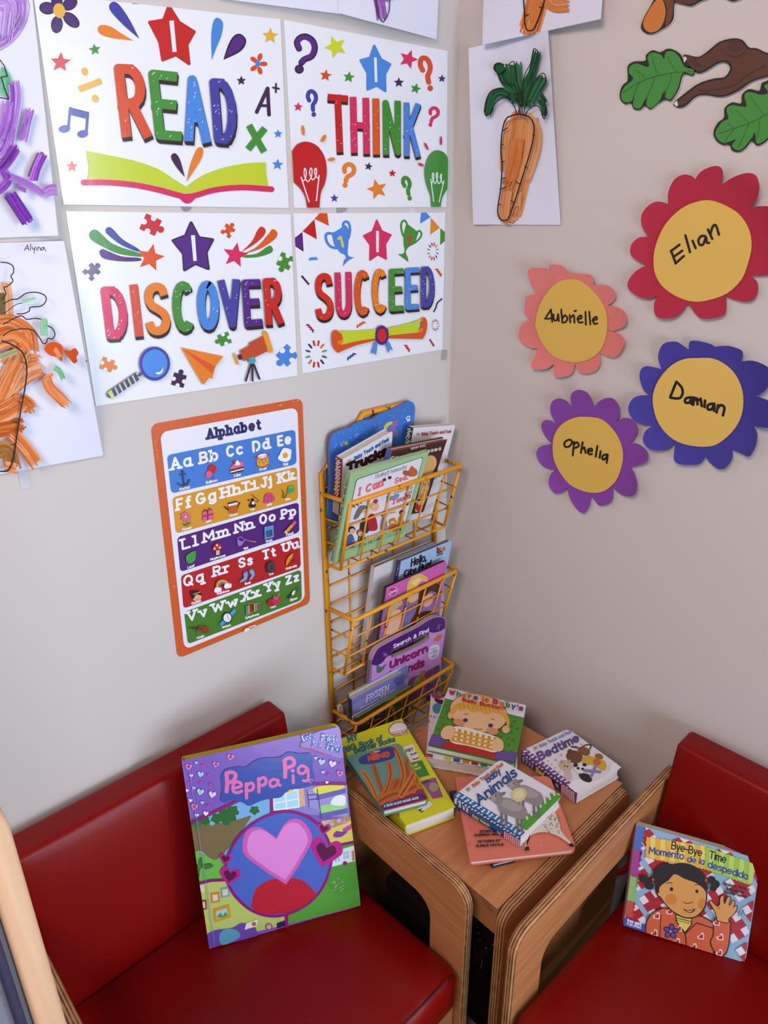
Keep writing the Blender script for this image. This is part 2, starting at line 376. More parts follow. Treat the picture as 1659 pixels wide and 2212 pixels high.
    def heart(s, cx, cy, r, col, rot=0, k=None):
        p = [(0, .95), (0, .95), (-.6, .35), (-1, -.2), (-.8, -.75), (-.4, -.8), (0, -.4), (0, -.4), (.4, -.8), (.8, -.75), (1, -.2), (.6, .35)]
        c, d = math.cos(math.radians(rot)), math.sin(math.radians(rot))
        return s.blob([(cx + r * (x * c - y * d), cy + r * (x * d + y * c)) for x, y in p], col, k, 4)
    def qmark(s, x0, x1, y0, y1, col, wid, rot=0):
        p = [(.12, .36), (.02, .2), (.22, .05), (.55, .02), (.88, .12), (.96, .3), (.75, .45), (.5, .54), (.42, .66), (.42, .74)]
        c, d = math.cos(math.radians(rot)), math.sin(math.radians(rot)); cx, cy = (x0 + x1) / 2, (y0 + y1) / 2; W, H = x1 - x0, y1 - y0
        def T(a, b):
            x, y = (a - .5) * (W - wid), (b - .5) * H; return (cx + x * c - y * d, cy + x * d + y * c)
        s.line([T(a, b + wid / 2 / H * (1 - b)) for a, b in p], wid, col, True); q = T(.42, .92)
        return s.ell(q[0], q[1], wid * .55, wid * .6, col)
    def puzzle(s, cx, cy, r, col, rot, paper):
        c, d = math.cos(math.radians(rot)), math.sin(math.radians(rot))
        def T(x, y): return (cx + r * (x * c - y * d), cy + r * (x * d + y * c))
        s.poly([T(-.5, -.5), T(.5, -.5), T(.5, .5), T(-.5, .5)], col)
        s.up()
        for x, y, g in ((.66, 0, .2),): q = T(x, y); s.ell(q[0], q[1], g * r, g * r, col, n=12)
        s.line([T(.4, 0), T(.6, 0)], .2 * r, col)
        for x, y in ((0, -.42), (-.42, 0), (0, .42)): q = T(x, y); s.ell(q[0], q[1], .17 * r, .17 * r, paper, n=12)
        return s
def resample(px, d):
    o = []
    for i, p in enumerate(px):
        q = px[(i + 1) % len(px)]; n = max(1, int(math.dist(p, q) / d))
        o += [(p[0] + (q[0] - p[0]) * j / n, p[1] + (q[1] - p[1]) * j / n) for j in range(n)]
    return o
class Sheet:
    """a paper sheet hung on a wall: quad in the photo, lifted off the wall by h(s,t) metres"""
    def __init__(s, plane, tl, tr, br, bl, h): s.pl = plane; s.q = (tl, tr, br, bl); s.h = h; s.N = plane.N
    def px(s, a, b):
        tl, tr, br, bl = s.q; return tuple(tl[i] * (1 - a) * (1 - b) + tr[i] * a * (1 - b) + br[i] * a * b + bl[i] * (1 - a) * b for i in (0, 1))
    def st(s, p):
        a = b = .5
        for _ in range(6):
            q = s.px(a, b); e = 1e-3; qa = s.px(a + e, b); qb = s.px(a, b + e)
            J = ((qa[0] - q[0]) / e, (qb[0] - q[0]) / e, (qa[1] - q[1]) / e, (qb[1] - q[1]) / e); det = J[0] * J[3] - J[1] * J[2]
            rx, ry = p[0] - q[0], p[1] - q[1]; a += (J[3] * rx - J[1] * ry) / det; b += (-J[2] * rx + J[0] * ry) / det
        return a, b
    def put(s, p, h):
        a, b = s.st(p); return s.pl.at(p, s.h(min(1.02, max(-.02, a)), min(1.02, max(-.02, b)))) + s.N * h
    def grid(s, mb, mat, n=20, m=24):
        vs = [s.pl.at(s.px(i / n, j / m), s.h(i / n, j / m)) for j in range(m + 1) for i in range(n + 1)]; k = len(vs)
        bk = [v - s.N * .00035 for v in vs]; fs = []
        for j in range(m):
            for i in range(n):
                a = j * (n + 1) + i; q = [a, a + n + 1, a + n + 2, a + 1]; fs.append(q); fs.append([k + x for x in q[::-1]])
        c = (vs[n + 1] - vs[0]).cross(vs[1] - vs[0])
        if c.dot(s.N) < 0: fs = [f[::-1] for f in fs]
        mb.add(vs + bk, fs, mat, True)

# ============================================================ THE ROOM
def struct(name, lo, hi, mat, label):
    mb = MB(); box(mb, lo, hi, mat); o = mb.build(name); tag(o, label, 'room', kind='structure'); return o
struct('floor', (-4.2, -4.6, -.08), (.12, .12, 0), M_CARPET, 'green woven carpet floor')
struct('wall_left', (-4.2, 0, 0), (.12, .12, 2.7), M_WALL, 'pale wall behind the four word posters')
struct('wall_right', (0, -4.6, 0), (.12, 0, 2.7), M_WALL, 'beige wall behind the paper flowers')
struct('baseboard_right', (-.012, -1.9, 0), (0, 0, .07), base('dark_baseboard', '2a2320', .6), 'dark low baseboard under the beige right wall')

# ============================================================ CHAIRS
def rbox(mb, map3, L, D, H, r, mat, warp=None, nl=26, nd=14, nh=8):
    """soft box in local (l 0..L, d 0..D, h 0..H), rounded by r, warp(l,d,h)->offsets, map3 -> world"""
    def ax(T, n):
        e = [0, .12 * r, .3 * r, .6 * r, r]; return e + [r + (T - 2 * r) * i / n for i in range(1, n)] + [T - x for x in e[::-1]]
    X, Y, Z = ax(L, nl), ax(D, nd), ax(H, nh); idx = {}; vs = []; fs = []
    def vid(i, j, k):
        if (i, j, k) not in idx:
            p = Vector((X[i], Y[j], Z[k])); c = Vector((min(max(p.x, r), L - r), min(max(p.y, r), D - r), min(max(p.z, r), H - r)))
            q = p - c
            if q.length > 1e-9:
                p = c + q.normalized() * r
            if warp: p = p + Vector(warp(p.x / L, p.y / D, p.z / H))
            idx[(i, j, k)] = len(vs); vs.append(map3(p.x, p.y, p.z))
        return idx[(i, j, k)]
    nx, ny, nz = len(X) - 1, len(Y) - 1, len(Z) - 1
    for i in range(nx):
        for j in range(ny):
            fs.append([vid(i, j, nz), vid(i + 1, j, nz), vid(i + 1, j + 1, nz), vid(i, j + 1, nz)])
            fs.append([vid(i, j, 0), vid(i, j + 1, 0), vid(i + 1, j + 1, 0), vid(i + 1, j, 0)])
    for i in range(nx):
        for k in range(nz):
            fs.append([vid(i, 0, k), vid(i + 1, 0, k), vid(i + 1, 0, k + 1), vid(i, 0, k + 1)])
            fs.append([vid(i, ny, k), vid(i, ny, k + 1), vid(i + 1, ny, k + 1), vid(i + 1, ny, k)])
    for j in range(ny):
        for k in range(nz):
            fs.append([vid(0, j, k), vid(0, j, k + 1), vid(0, j + 1, k + 1), vid(0, j + 1, k)])
            fs.append([vid(nx, j, k), vid(nx, j + 1, k), vid(nx, j + 1, k + 1), vid(nx, j, k + 1)])
    a, b, c = map3(0, 0, 0), map3(1, 0, 0), map3(0, 1, 0)
    if (b - a).cross(c - a).dot(map3(0, 0, 1) - a) < 0: fs = [f[::-1] for f in fs]
    mb.add(vs, fs, mat, True)

def armrest(name, P, w0, w1, parent, axis):
    """inverted-U plywood side: P(w, d, z) -> world; w0..w1 its thickness"""
    out = [(.02, 0), (.02, .52)] if False else []
    o = [(.02, .006)] + [(.02, .49)] + [(.02 + .03 - .03 * math.cos(math.radians(a)), .49 + .03 * math.sin(math.radians(a))) for a in (30, 60, 90)]
    o += [(.574 + .04 * math.sin(math.radians(a)), .48 + .04 * math.cos(math.radians(a))) for a in (0, 22, 45, 68, 90)] + [(.614, .006), (.522, .006)]
    o += [(.522, .38)] + [(.485 + .037 * math.cos(math.radians(a)), .38 + .037 * math.sin(math.radians(a))) for a in (22, 45, 68, 90)]
    o += [(.125, .417), (.10, .40), (.095, .37), (.095, .006)]
    mb = MB(); b = .0035; n = len(o)
    def inset(q):
        r = []
        for i in range(n):
            p0, p1, p2 = Vector(o[i - 1]), Vector(o[i]), Vector(o[(i + 1) % n]); d1 = (p1 - p0).normalized(); d2 = (p2 - p1).normalized()
            t = (d1 + d2).normalized(); nn = Vector((t.y, -t.x)); r.append(tuple(p1 + nn * q / max(.5, d1.dot(t))))
        return r
    ins = inset(b); sgn = 1 if w1 > w0 else -1
    rings = [(ins, w0), (o, w0 + sgn * b), (o, w1 - sgn * b), (ins, w1)]
    vs = [P(w, d, z) for ring, w in rings for d, z in ring]
    cen = sum(vs, Vector()) / len(vs)
    # faces split: grain along the top rail and up the posts share one face material
    f0 = list(range(n)); f1 = [3 * n + i for i in range(n)]
    a, b_, c_ = vs[0], vs[1], vs[2]; nrm = Vector()
    for i in f0: nrm += vs[i].cross(vs[(i + 1) % n])
    outdir = P(w0, .3, .4) - P(w1, .3, .4); ok = nrm.dot(outdir) > 0
    mb.add(vs, [f0 if ok else f0[::-1]], M_WOODX); mb.add(vs, [f1[::-1] if ok else f1], M_WOODX)
    sd = []
    for k in range(3):
        for i in range(n):
            j = (i + 1) % n; q = [k * n + i, (k + 1) * n + i, (k + 1) * n + j, k * n + j]; sd.append(q if ok else q[::-1])
    mb.add(vs, sd, M_PLY[axis])
    return mb.build(name, parent)

def chair(P, W0, W1, axis, label, base):
    """W0 = outer face of the arm next to the table, W1 = outer face of the far arm"""
    t = thing('armchair', label, 'chair', base, 'low daycare armchairs with red cushions')
    s = 1 if W1 > W0 else -1; th = .019
    armrest('armrest', P, W0, W0 + s * th, t, axis); armrest('armrest', P, W1, W1 - s * th, t, axis)
    a = W0 + s * (th + .004); L = abs(W1 - W0) - 2 * th - .008
    # seat cushion: top rises from .277 at the back to .325 at the front
    def seatmap(l, d, h): return P(a + s * l, .13 + d, .172 + h + (d / .48) * .050)
    rnd = random.Random(3)
    wr = [(rnd.random(), rnd.uniform(.02, .05), rnd.uniform(-1, 1)) for _ in range(9)]
    def warp(u, v, q):
        b = .012 * (1 - (2 * u - 1) ** 4) * (1 - (2 * v - 1) ** 6) * max(0, q) ** 2
        if v > .7 and q > .2:
            for c, wd, am in wr: b += .0035 * am * math.exp(-((u - c) / wd) ** 2) * (v - .7) / .3
        return (0, .010 * (1 - (2 * u - 1) ** 4) * max(0, v - .8) / .2 * math.sin(PI * q), b)
    mb = MB(); rbox(mb, seatmap, L, .48, .105, .022, M_VINYL, warp, nl=44, nd=18); seat = mb.build('seat_cushion', t)
    mb = MB(); tube(mb, [seatmap(L * i / 30, .481 - .004, .098 + .004 * math.sin(PI * i / 30)) + (P(0, .0, .006) - P(0, 0, 0)) for i in range(1, 30)], .0022, M_SEAM, 6)
    mb.build('seam', seat)
    def backmap(l, d, h): # d: 0 rear .. .068 front; reclined towards the wall at the top
        return P(a + s * l, .076 - .062 * (h / .347) + d, .270 + h)
    def bwarp(u, v, q): return (0, .008 * (1 - (2 * u - 1) ** 4) * (1 - (2 * q - 1) ** 4) * v, 0)
    mb = MB(); rbox(mb, backmap, L, .066, .347, .011, M_VINYL, bwarp, nl=26, nd=4, nh=16); mb.build('back_cushion', t)
    mb = MB()
    def slab(d0, d1, z0, z1): prism(mb, [P(a, d0, z0), P(a, d1, z0), P(a, d1, z1), P(a, d0, z1)], P(a + s * L, d0, z0) - P(a, d0, z0), M_WOODX)
    slab(.575, .594, .10, .205); mb.build('front_rail', t)
    mb = MB(); prism(mb, [P(a + s * .045, .12, .148), P(a + s * .045, .57, .148), P(a + s * .045, .57, .166), P(a + s * .045, .12, .166)], P(a + s * (L - .045), 0, 0) - P(a + s * .045, 0, 0), M_WOODX); mb.build('seat_board', t)
    mb = MB(); slab(.016, .028, .30, .58); mb.build('back_board', t)
    return t
PL = lambda w, d, z: Vector((w, -d, z)); PR = lambda w, d, z: Vector((-d, w, z))
chair(PL, -.588, -1.206, 0, 'red cushioned wooden armchair against the left wall, holding the large purple book', (-.9, -.31, 0))
chair(PR, -.706, -1.324, 1, 'red cushioned wooden armchair against the right wall, holding the waving child book', (-.31, -1.02, 0))

# ============================================================ TABLE
TZ = .50; TX0, TX1, TY0, TY1 = -.583, -.140, -.677, -.222
tb = thing('side_table', 'square birch plywood side table in the corner between the two red armchairs', 'table', ((TX0 + TX1) / 2, (TY0 + TY1) / 2, 0))
for y0, y1 in ((TY0, TY0 + .02), (TY1 - .02, TY1)):
    o = rrect(TX0, 0, TX1, TZ + .001, (0, 0, .03, .03)); mb = MB()
    b = .003; cx, cz = (TX0 + TX1) / 2, .25
    ins = [(x + (b if x < cx else -b), z - (b if z > cz else 0)) for x, z in o]; n = len(o)
    vs = [Vector((x, y, z)) for ring, y in ((ins, y0), (o, y0 + b), (o, y1 - b), (ins, y1)) for x, z in ring]
    mb.add(vs, [list(range(n)), [3 * n + i for i in range(n)][::-1]], M_WOODX)
    mb.add(vs, [[k * n + i, (k + 1) * n + i, (k + 1) * n + (i + 1) % n, k * n + (i + 1) % n] for k in range(3) for i in range(n)], M_PLY[1])
    bm_o = mb.build('side_panel', tb)
mb = MB(); prism(mb, [(TX0 + .006, TY0 + .02, TZ - .018), (TX1 - .004, TY0 + .02, TZ - .018), (TX1 - .004, TY1 - .02, TZ - .018), (TX0 + .006, TY1 - .02, TZ - .018)], (0, 0, .018), M_WOODT, M_PLY[2]); mb.build('tabletop', tb)
mb = MB(); box(mb, (TX0 + .018, TY0 + .021, TZ - .085), (TX0 + .036, TY1 - .021, TZ - .019), M_WOODX); mb.build('apron', tb)
mb = MB(); box(mb, (TX1 - .036, TY0 + .021, .02), (TX1 - .018, TY1 - .021, TZ - .019), M_WOODX); mb.build('end_panel', tb)
# under the table
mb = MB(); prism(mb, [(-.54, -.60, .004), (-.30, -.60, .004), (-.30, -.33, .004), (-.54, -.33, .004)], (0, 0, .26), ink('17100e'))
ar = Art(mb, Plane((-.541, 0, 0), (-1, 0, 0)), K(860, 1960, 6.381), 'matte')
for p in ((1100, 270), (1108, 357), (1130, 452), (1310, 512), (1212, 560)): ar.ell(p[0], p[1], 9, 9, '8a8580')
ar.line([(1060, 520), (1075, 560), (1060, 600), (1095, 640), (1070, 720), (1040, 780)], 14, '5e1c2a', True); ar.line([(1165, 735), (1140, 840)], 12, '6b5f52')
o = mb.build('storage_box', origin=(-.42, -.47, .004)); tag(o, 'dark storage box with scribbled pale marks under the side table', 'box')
mb = MB(); prism(mb, [(-.580, -.64, 0.004), (-.548, -.64, 0.004), (-.548, -.48, 0.004), (-.580, -.48, 0.004)], (0, 0, .085), ink('8a6f4c'))
o = mb.build('cardboard_box', origin=(-.575, -.52, .004)); tag(o, 'small tan cardboard box on the green floor beside the table leg', 'box')
# red pipe and grey pail glimpsed behind the right armchair's arm
mb = MB(); prm = arc(-.068, -.62, .046, .046, 0, 345, 23)
vs = [Vector((x * 1, y, .003)) for x, y in prm] + [Vector((-.068 + (x + .068) * 1.08, -.62 + (y + .62) * 1.08, .20)) for x, y in prm]; n = 24
mb.add(vs, [[i, (i + 1) % n, n + (i + 1) % n, n + i] for i in range(n)] + [list(range(n))[::-1], [n + i for i in range(n)]], ink('8f8a90', 'satin'), True)
pl = mb.build('pail', origin=(-.068, -.62, .003)); tag(pl, 'grey rounded pail on the floor by the wall, behind the right armchair arm', 'pail')
mb = MB(); tube(mb, [(-.068 + (x + .068) * 1.05, -.62 + (y + .62) * 1.05, .196) for x, y in prm], .007, ink('b01c18', 'satin'), 8, True); mb.build('red_rim', pl)

# ============================================================ FRAMED SCREEN AT THE LEFT EDGE
y0 = -.62; ts = thing('padded_screen', 'pale wood framed screen with grey padded panel, standing at the left edge of the photo', 'screen', (-1.45, y0, 0))
mb = MB(); out = rrect(-1.80, .004, -1.2405, 1.235, (.01, .07, .07, .07), 10); inn = rrect(-1.775, .03, -1.2655, 1.21, (.01, .045, .045, .045), 10); n = len(out); b = .004
def ringv(sc, y): return [Vector((p[0] + (q[0] - p[0]) * sc, y, p[1] + (q[1] - p[1]) * sc)) for p, q in zip(out, inn)]
prof = [(.16, y0 - .016), (.04, y0 - .013), (0, y0 - .006), (0, y0 + .006), (.16, y0 + .016), (.84, y0 + .016), (1, y0 + .006), (1, y0 - .006), (.96, y0 - .013), (.84, y0 - .016)]
vs = [v for sc, y in prof for v in ringv(sc, y)]; m = len(prof)
mb.add(vs, [[k * n + i, k * n + (i + 1) % n, ((k + 1) % m) * n + (i + 1) % n, ((k + 1) % m) * n + i][::-1] for k in range(m) for i in range(n)], M_BEECH, True); mb.build('frame', ts)
mb = MB(); prism(mb, [Vector((x, y0 - .005, z)) for x, z in rrect(-1.774, .031, -1.2665, 1.209, (.01, .044, .044, .044))], (0, .01, 0), M_GREYFAB); pn = mb.build('panel', ts)
mb = MB(); tube(mb, [Vector((x, y0 - .009, z)) for x, z in rrect(-1.768, .037, -1.2745, 1.203, .04)], .0045, ink('35304a'), 8, True); mb.build('piping', pn)

# ============================================================ WALL RACK
rk = thing('wall_rack', 'yellow chipped metal wire rack with three book baskets on the left wall', 'rack', (-.238, -.012, .30))
RX0, RX1 = -.424, -.052; yb = -.0078
mb = MB()
fr = [(RX0, yb, .30), (RX0, yb, 1.115), (RX0 + .02, yb, 1.137), (-.345, yb, 1.150), (-.325, yb, 1.20), (-.30, yb, 1.228), (-.176, yb, 1.228), (-.151, yb, 1.20), (-.131, yb, 1.150), (RX1 - .02, yb, 1.137), (RX1, yb, 1.115), (RX1, yb, .30)]
tube(mb, fr, .0062, M_YEL, 10); tube(mb, [(RX0, yb, .31), (RX1, yb, .31)], .005, M_YEL, 8); frame = mb.build('frame', rk)
mb = MB()
for i in range(1, 5): x = RX0 + (RX1 - RX0) * i / 5; tube(mb, [(x, yb + .0045, .31), (x, yb + .0045, 1.14)], .0021, M_YEL, 6)
for i in range(16): z = .33 + .05 * i; tube(mb, [(RX0, yb + .002, z), (RX1, yb + .002, z)], .0021, M_YEL, 6)
mb.build('back_grid', rk)
def basket(zr, zb, dr=.094, db=.054):
    mb = MB(); x0, x1 = RX0 + .001, RX1 + .004
    tube(mb, [(RX0, yb, zr), (x0 + .006, -dr + .006, zr), (x0 + .012, -dr, zr), (x1 - .012, -dr, zr), (x1 - .006, -dr + .006, zr), (RX1, yb, zr)], .0055, M_YEL, 10)
    bk = mb.build('basket', rk); mb = MB()
    tube(mb, [(RX0, yb, zb), (x0 + .004, -db + .004, zb), (x0 + .008, -db, zb), (x1 - .02, -db, zb), (x1 - .014, -db + .004, zb), (RX1 - .006, yb, zb)], .0036, M_YEL, 8)
    for i in range(1, 6):
        a = i / 6; tube(mb, [(x0 + (x1 - x0) * a, -dr, zr), (x0 + .004 + (x1 - x0 - .016) * a, -db, zb), (x0 + .004 + (x1 - x0 - .016) * a, yb, zb)], .0023, M_YEL, 6)
    for x, xb in ((x0 + .008, x0 + .006), (x1 - .008, x1 - .018)): tube(mb, [(x, -dr + .002, zr), (xb, -db + .001, zb)], .0040, M_YEL, 8)
    for f in (1 / 3, 2 / 3):
        d = dr + (db - dr) * f; z = zr + (zb - zr) * f; xr = x1 - .008 - .01 * f
        tube(mb, [(RX0, yb, z), (x0 + .008, -d, z), (xr, -d, z), (RX1, yb, z)], .0023, M_YEL, 6)
    mb.build('wire_mesh', bk)
for zr, zb in ((1.067, .893), (.775, .606), (.476, .318)): basket(zr, zb)
mb = MB(); prism(mb, [Vector((x, -.02, z)) for x, z in rrect(-.418, .462, -.404, .492, .004)], (0, -.006, 0), ink('dcdce4', 'satin'))
tube(mb, [(-.411, -.026, .462), (-.409, -.03, .45), (-.400, -.03, .446), (-.398, -.028, .456)], .003, ink('dcdce4', 'satin'), 6)
tag(mb.build('plastic_clip', origin=(-.411, -.023, .47)), 'small white plastic clip on the left post of the yellow rack', 'clip')

# ============================================================ LEFT WALL: POSTERS
WHITE = 'e6e8f0'
RED, ORR, ORG, GOL, LIM, GRN, BLU, IND, PUR, PNK, DRK, DPU = 'c01c1c', 'd24a1c', 'e07c20', 'dcae34', 'bccc2c', '3f8a32', '4484d6', '3f3f9c', '51217f', 'd02658', '2a1a1c', '3a1c46'
def poster(name, label, corners, col=WHITE, fin='gloss', k=PX, rad=0, cat='poster', off=.0018, group='word posters on the left wall'):
    pl = Plane((0, -off, 0), (0, -1, 0)); q = [pl.at(p) for p in corners]; c = sum(q, Vector()) / 4
    mb = MB()
    if rad:
        U = (q[1] - q[0]); V = (q[3] - q[0]); u, v = rad / U.length, rad / V.length; o = []
        for cx, cy, a0 in ((u, v, 180), (1 - u, v, 270), (1 - u, 1 - v, 0), (u, 1 - v, 90)):
            for i in range(7):
                a = math.radians(a0 + 15 * i); x, y = cx + u * math.cos(a), cy + v * math.sin(a)
                o.append(q[0] * (1 - x) * (1 - y) + q[1] * x * (1 - y) + q[2] * x * y + q[3] * (1 - x) * y)
        q = o
    prism(mb, q, (0, off - .0004, 0), ink(col, fin))
    ar = Art(mb, pl, k, fin); ar.clip = list(corners)
    def done():
        o = mb.build(name, origin=c); tag(o, label, cat, group); return o
    return ar, done
def I(ar, pts): ar.poly(pts, WHITE)
def bigstar(ar, pts, col, wid=16): ar.poly(pts, col); ar.line(pts, wid, col, closed=True); ar.h += .00002

# ---- READ
ar, done = poster('poster', 'white poster with READ above a lime open book and a red star', [(71, -16), (606, 41.5), (623.8, 449.4), (137, 441.7)], k=cA)
for p in ((265, 46, 42, 31, 8), (318, 5, 28, 40, 0), (390, 22, 42, 30, -35), (318, 138, 29, 44, 5), (398, 112, 52, 29, 42)):
    ar.ell(p[0], p[1], p[2] + 4, p[3] + 4, '2b1c2c', p[4]); ar.ell(p[0], p[1], p[2] - 3, p[3] - 3, '46206e', p[4])
ar.ell(331, 60, 33, 42, GOL, -15)
ar.blob([(780, 218), (780, 218), (700, 150), (628, 75), (610, 35), (632, 10), (668, 28), (725, 110)], IND)
ar.blob([(747, 228), (747, 228), (620, 212), (560, 190), (547, 160), (568, 140), (620, 150), (680, 188)], ORG)
ar.star(760, 2, 28, ORR, 10)
bigstar(ar, [(945, 32), (1003, 125), (1088, 178), (1047, 250), (1058, 358), (985, 308), (910, 337), (893, 235), (836, 125), (915, 112)], RED)
I(ar, [(947, 117), (972, 115), (988, 290), (965, 292)])
ar.blob([(1185, 335), (1185, 335), (1182, 200), (1195, 120), (1220, 100), (1248, 130), (1238, 200), (1212, 265)], BLU)
ar.blob([(1250, 335), (1250, 335), (1278, 250), (1310, 200), (1345, 190), (1376, 220), (1368, 262), (1330, 298)], '2b1c2c'); ar.blob([(1262, 322), (1262, 322), (1288, 250), (1314, 210), (1343, 199), (1367, 222), (1360, 256), (1326, 288)], PUR)
for p in ((1512, 202, 46, GOL, 2), (530, 278, 34, GRN, -8), (338, 350, 58, 'cc2a2c', 4), (1350, 452, 28, DPU, 0), (1556, 750, 26, BLU, 0), (1553, 922, 33, BLU, 4), (402, 932, 34, 'dc6a62', 0)): ar.star(*p[:5])
for a in range(5):
    t = math.radians(72 * a + 18); ar.ell(1445 + 30 * math.sin(t), 358 - 40 * math.cos(t), 13, 22, ORR, math.degrees(t))
ar.ell(1443, 357, 14, 19, BLU)
ar.poly([(435, 485), (560, 437), (572, 468), (450, 518)], GOL); ar.ell(474, 401, 18, 23, GOL, -15); ar.ell(533, 552, 18, 22, GOL, -15)
ar.poly([(388, 600), (498, 628), (495, 668), (386, 642)], IND); ar.line([(393, 605), (382, 715)], 14, IND); ar.line([(491, 632), (482, 745)], 14, IND); ar.ell(360, 722, 32, 21, IND, -8); ar.ell(462, 750, 30, 21, IND, -8)
ar.line([(1436, 628), (1497, 495), (1505, 643)], 20, DPU); ar.line([(1458, 592), (1502, 592)], 15, DPU); ar.line([(1527, 491), (1560, 497)], 10, DPU); ar.line([(1544, 470), (1543, 517)], 10, DPU)
ar.line([(1402, 718), (1468, 835)], 38, GRN, flatcap=True); ar.line([(1470, 733), (1399, 822)], 38, GRN, flatcap=True)
ar.poly(catmull([(483, 845), (600, 868), (750, 900), (880, 945), (980, 1008), (1043, 1046)], False) + [(1043, 1082)] + catmull([(1000, 1078), (880, 1045), (700, 1015), (490, 1005)], False) + [(497, 940)], LIM)
ar.poly(catmull([(1043, 1046), (1130, 985), (1250, 940), (1380, 915), (1488, 910)], False) + [(1488, 970), (1502, 1042)] + catmull([(1502, 1046), (1300, 1045), (1170, 1062), (1090, 1082), (1043, 1084)], False), LIM)
ar.line([(468, 1022), (600, 1022), (750, 1036), (880, 1062), (990, 1092), (1045, 1102), (1100, 1092), (1200, 1064), (1350, 1050), (1518, 1060)], 32, PNK, True); ar.ell(468, 1022, 16, 16, PNK); ar.ell(1518, 1060, 16, 16, PNK)
ar.blob([(1000, 1090), (1095, 1092), (1075, 1128), (1048, 1140), (1020, 1128)], PNK)
ar.blob([(1033, 992), (1033, 992), (985, 935), (957, 885), (965, 862), (985, 862), (1008, 900)], DPU); ar.blob([(1043, 1018), (1043, 1018), (1065, 920), (1100, 838), (1125, 825), (1137, 850), (1120, 900), (1078, 965)], ORG)
sh = (7, 23, DRK)
ar.letter('R', (632, 357), (806, 365), (680, 768), (846, 772), 54, ORR, sh, 3); ar.letter('E', (825, 388), (987, 405), (868, 780), (1017, 792), 54, GRN, sh, 16)
ar.letter('A', (1022, 420), (1120, 425), (1030, 790), (1177, 802), 50, BLU, sh, 14); ar.letter('D', (1166, 438), (1310, 448), (1195, 800), (1326, 812), 48, IND, sh, 14)
done()
# ---- THINK
ar, done = poster('poster', 'white poster with THINK, question marks and two light bulbs', [(613.6, 42.5), (967, 110), (964.5, 447), (635.8, 449)], k=cB)
ar.line([(185, 425), (168, 372), (198, 330), (250, 322), (305, 360), (322, 425), (296, 490), (232, 520), (207, 548)], 56, '2b1c2c', True); ar.line([(186, 422), (172, 374), (200, 334), (250, 328), (302, 364), (316, 425), (292, 486), (230, 515), (208, 543)], 42, PUR, True); ar.ell(187, 605, 40, 40, '2b1c2c'); ar.ell(187, 605, 31, 31, '42205e')
ar.qmark(250, 360, 775, 1020, IND, 36, -8); ar.qmark(1305, 1410, 925, 1110, PNK, 30, 14); ar.qmark(548, 680, 1413, 1640, ORG, 40, 12); ar.qmark(1088, 1180, 1530, 1752, GRN, 34, -14); ar.qmark(1240, 1370, 475, 800, ORR, 44, -14)
for p in ((505, 412, 102, 'c4d41e', -22), (417, 660, 54, ORR, 8), (620, 675, 52, GRN, 8), (1140, 518, 86, PNK, 20), (1057, 722, 46, DPU, 0), (1203, 775, 48, GRN, 15), (1433, 688, 36, '4a2a6e', 4), (177, 935, 43, PNK, 4), (792, 1455, 37, DPU, 10), (1000, 1515, 35, RED, 2), (868, 1655, 92, ORG, -15), (493, 1733, 38, IND, 0)): ar.star(*p[:5])
bigstar(ar, [(842, 400), (900, 518), (980, 562), (935, 650), (938, 797), (865, 748), (783, 783), (783, 640), (722, 528), (805, 505)], BLU, 20)
I(ar, [(838, 503), (862, 503), (868, 718), (846, 720)])
sh = (2, 26, DRK)
ar.letter('T', (432, 820), (608, 836), (452, 1325), (630, 1335), 58, RED, sh, 5); ar.letter('H', (626, 845), (794, 858), (637, 1335), (802, 1348), 57, PNK, sh, 12); ar.letter('I', (822, 860), (882, 864), (829, 1350), (886, 1354), 58, 'd8541c', sh, 4)
ar.letter('N', (911, 872), (1068, 884), (915, 1354), (1069, 1360), 52, GRN, sh, 10); ar.letter('K', (1096, 896), (1238, 910), (1097, 1364), (1238, 1374), 47, '4a80d2', sh, 10)
ar.blob([(245, 1240), (335, 1275), (400, 1370), (420, 1490), (405, 1600), (368, 1690), (356, 1818), (356, 1818), (250, 1818), (250, 1818), (235, 1730), (190, 1650), (132, 1595), (132, 1595), (118, 1325), (118, 1325), (165, 1262)], 'bc1a1e')
ar.line([(195, 1550), (265, 1765)], 10, WHITE); ar.line([(352, 1535), (328, 1755)], 10, WHITE)
ar.line([(205, 1585), (232, 1565), (240, 1505), (226, 1472), (222, 1530), (250, 1588), (282, 1550), (290, 1490), (278, 1470), (270, 1520), (298, 1572), (326, 1530), (328, 1478), (314, 1480), (318, 1535), (345, 1560)], 9, WHITE, True)
ar.blob([(1395, 1315), (1450, 1340), (1480, 1388), (1480, 1388), (1474, 1650), (1474, 1650), (1430, 1725), (1415, 1808), (1415, 1808), (1332, 1808), (1332, 1808), (1328, 1720), (1293, 1620), (1275, 1500), (1300, 1390), (1345, 1330)], GRN)
ar.line([(1328, 1565), (1353, 1760)], 8, WHITE); ar.line([(1442, 1580), (1400, 1765)], 8, WHITE)
ar.line([(1335, 1605), (1352, 1560), (1350, 1512), (1340, 1540), (1362, 1605), (1384, 1560), (1384, 1510), (1374, 1535), (1396, 1605), (1418, 1570), (1420, 1522), (1410, 1550), (1432, 1610)], 8, WHITE, True)
for p in ((214, 1142, 12, 46, ORG, -4), (393, 1213, 14, 38, ORG, 30), (462, 1395, 32, 15, ORG, -15), (1418, 1232, 9, 40, PNK, 2), (1290, 1280, 11, 35, PNK, -25), (1242, 1440, 26, 13, PNK, 22)): ar.ell(*p[:5], rot=p[5])
done()
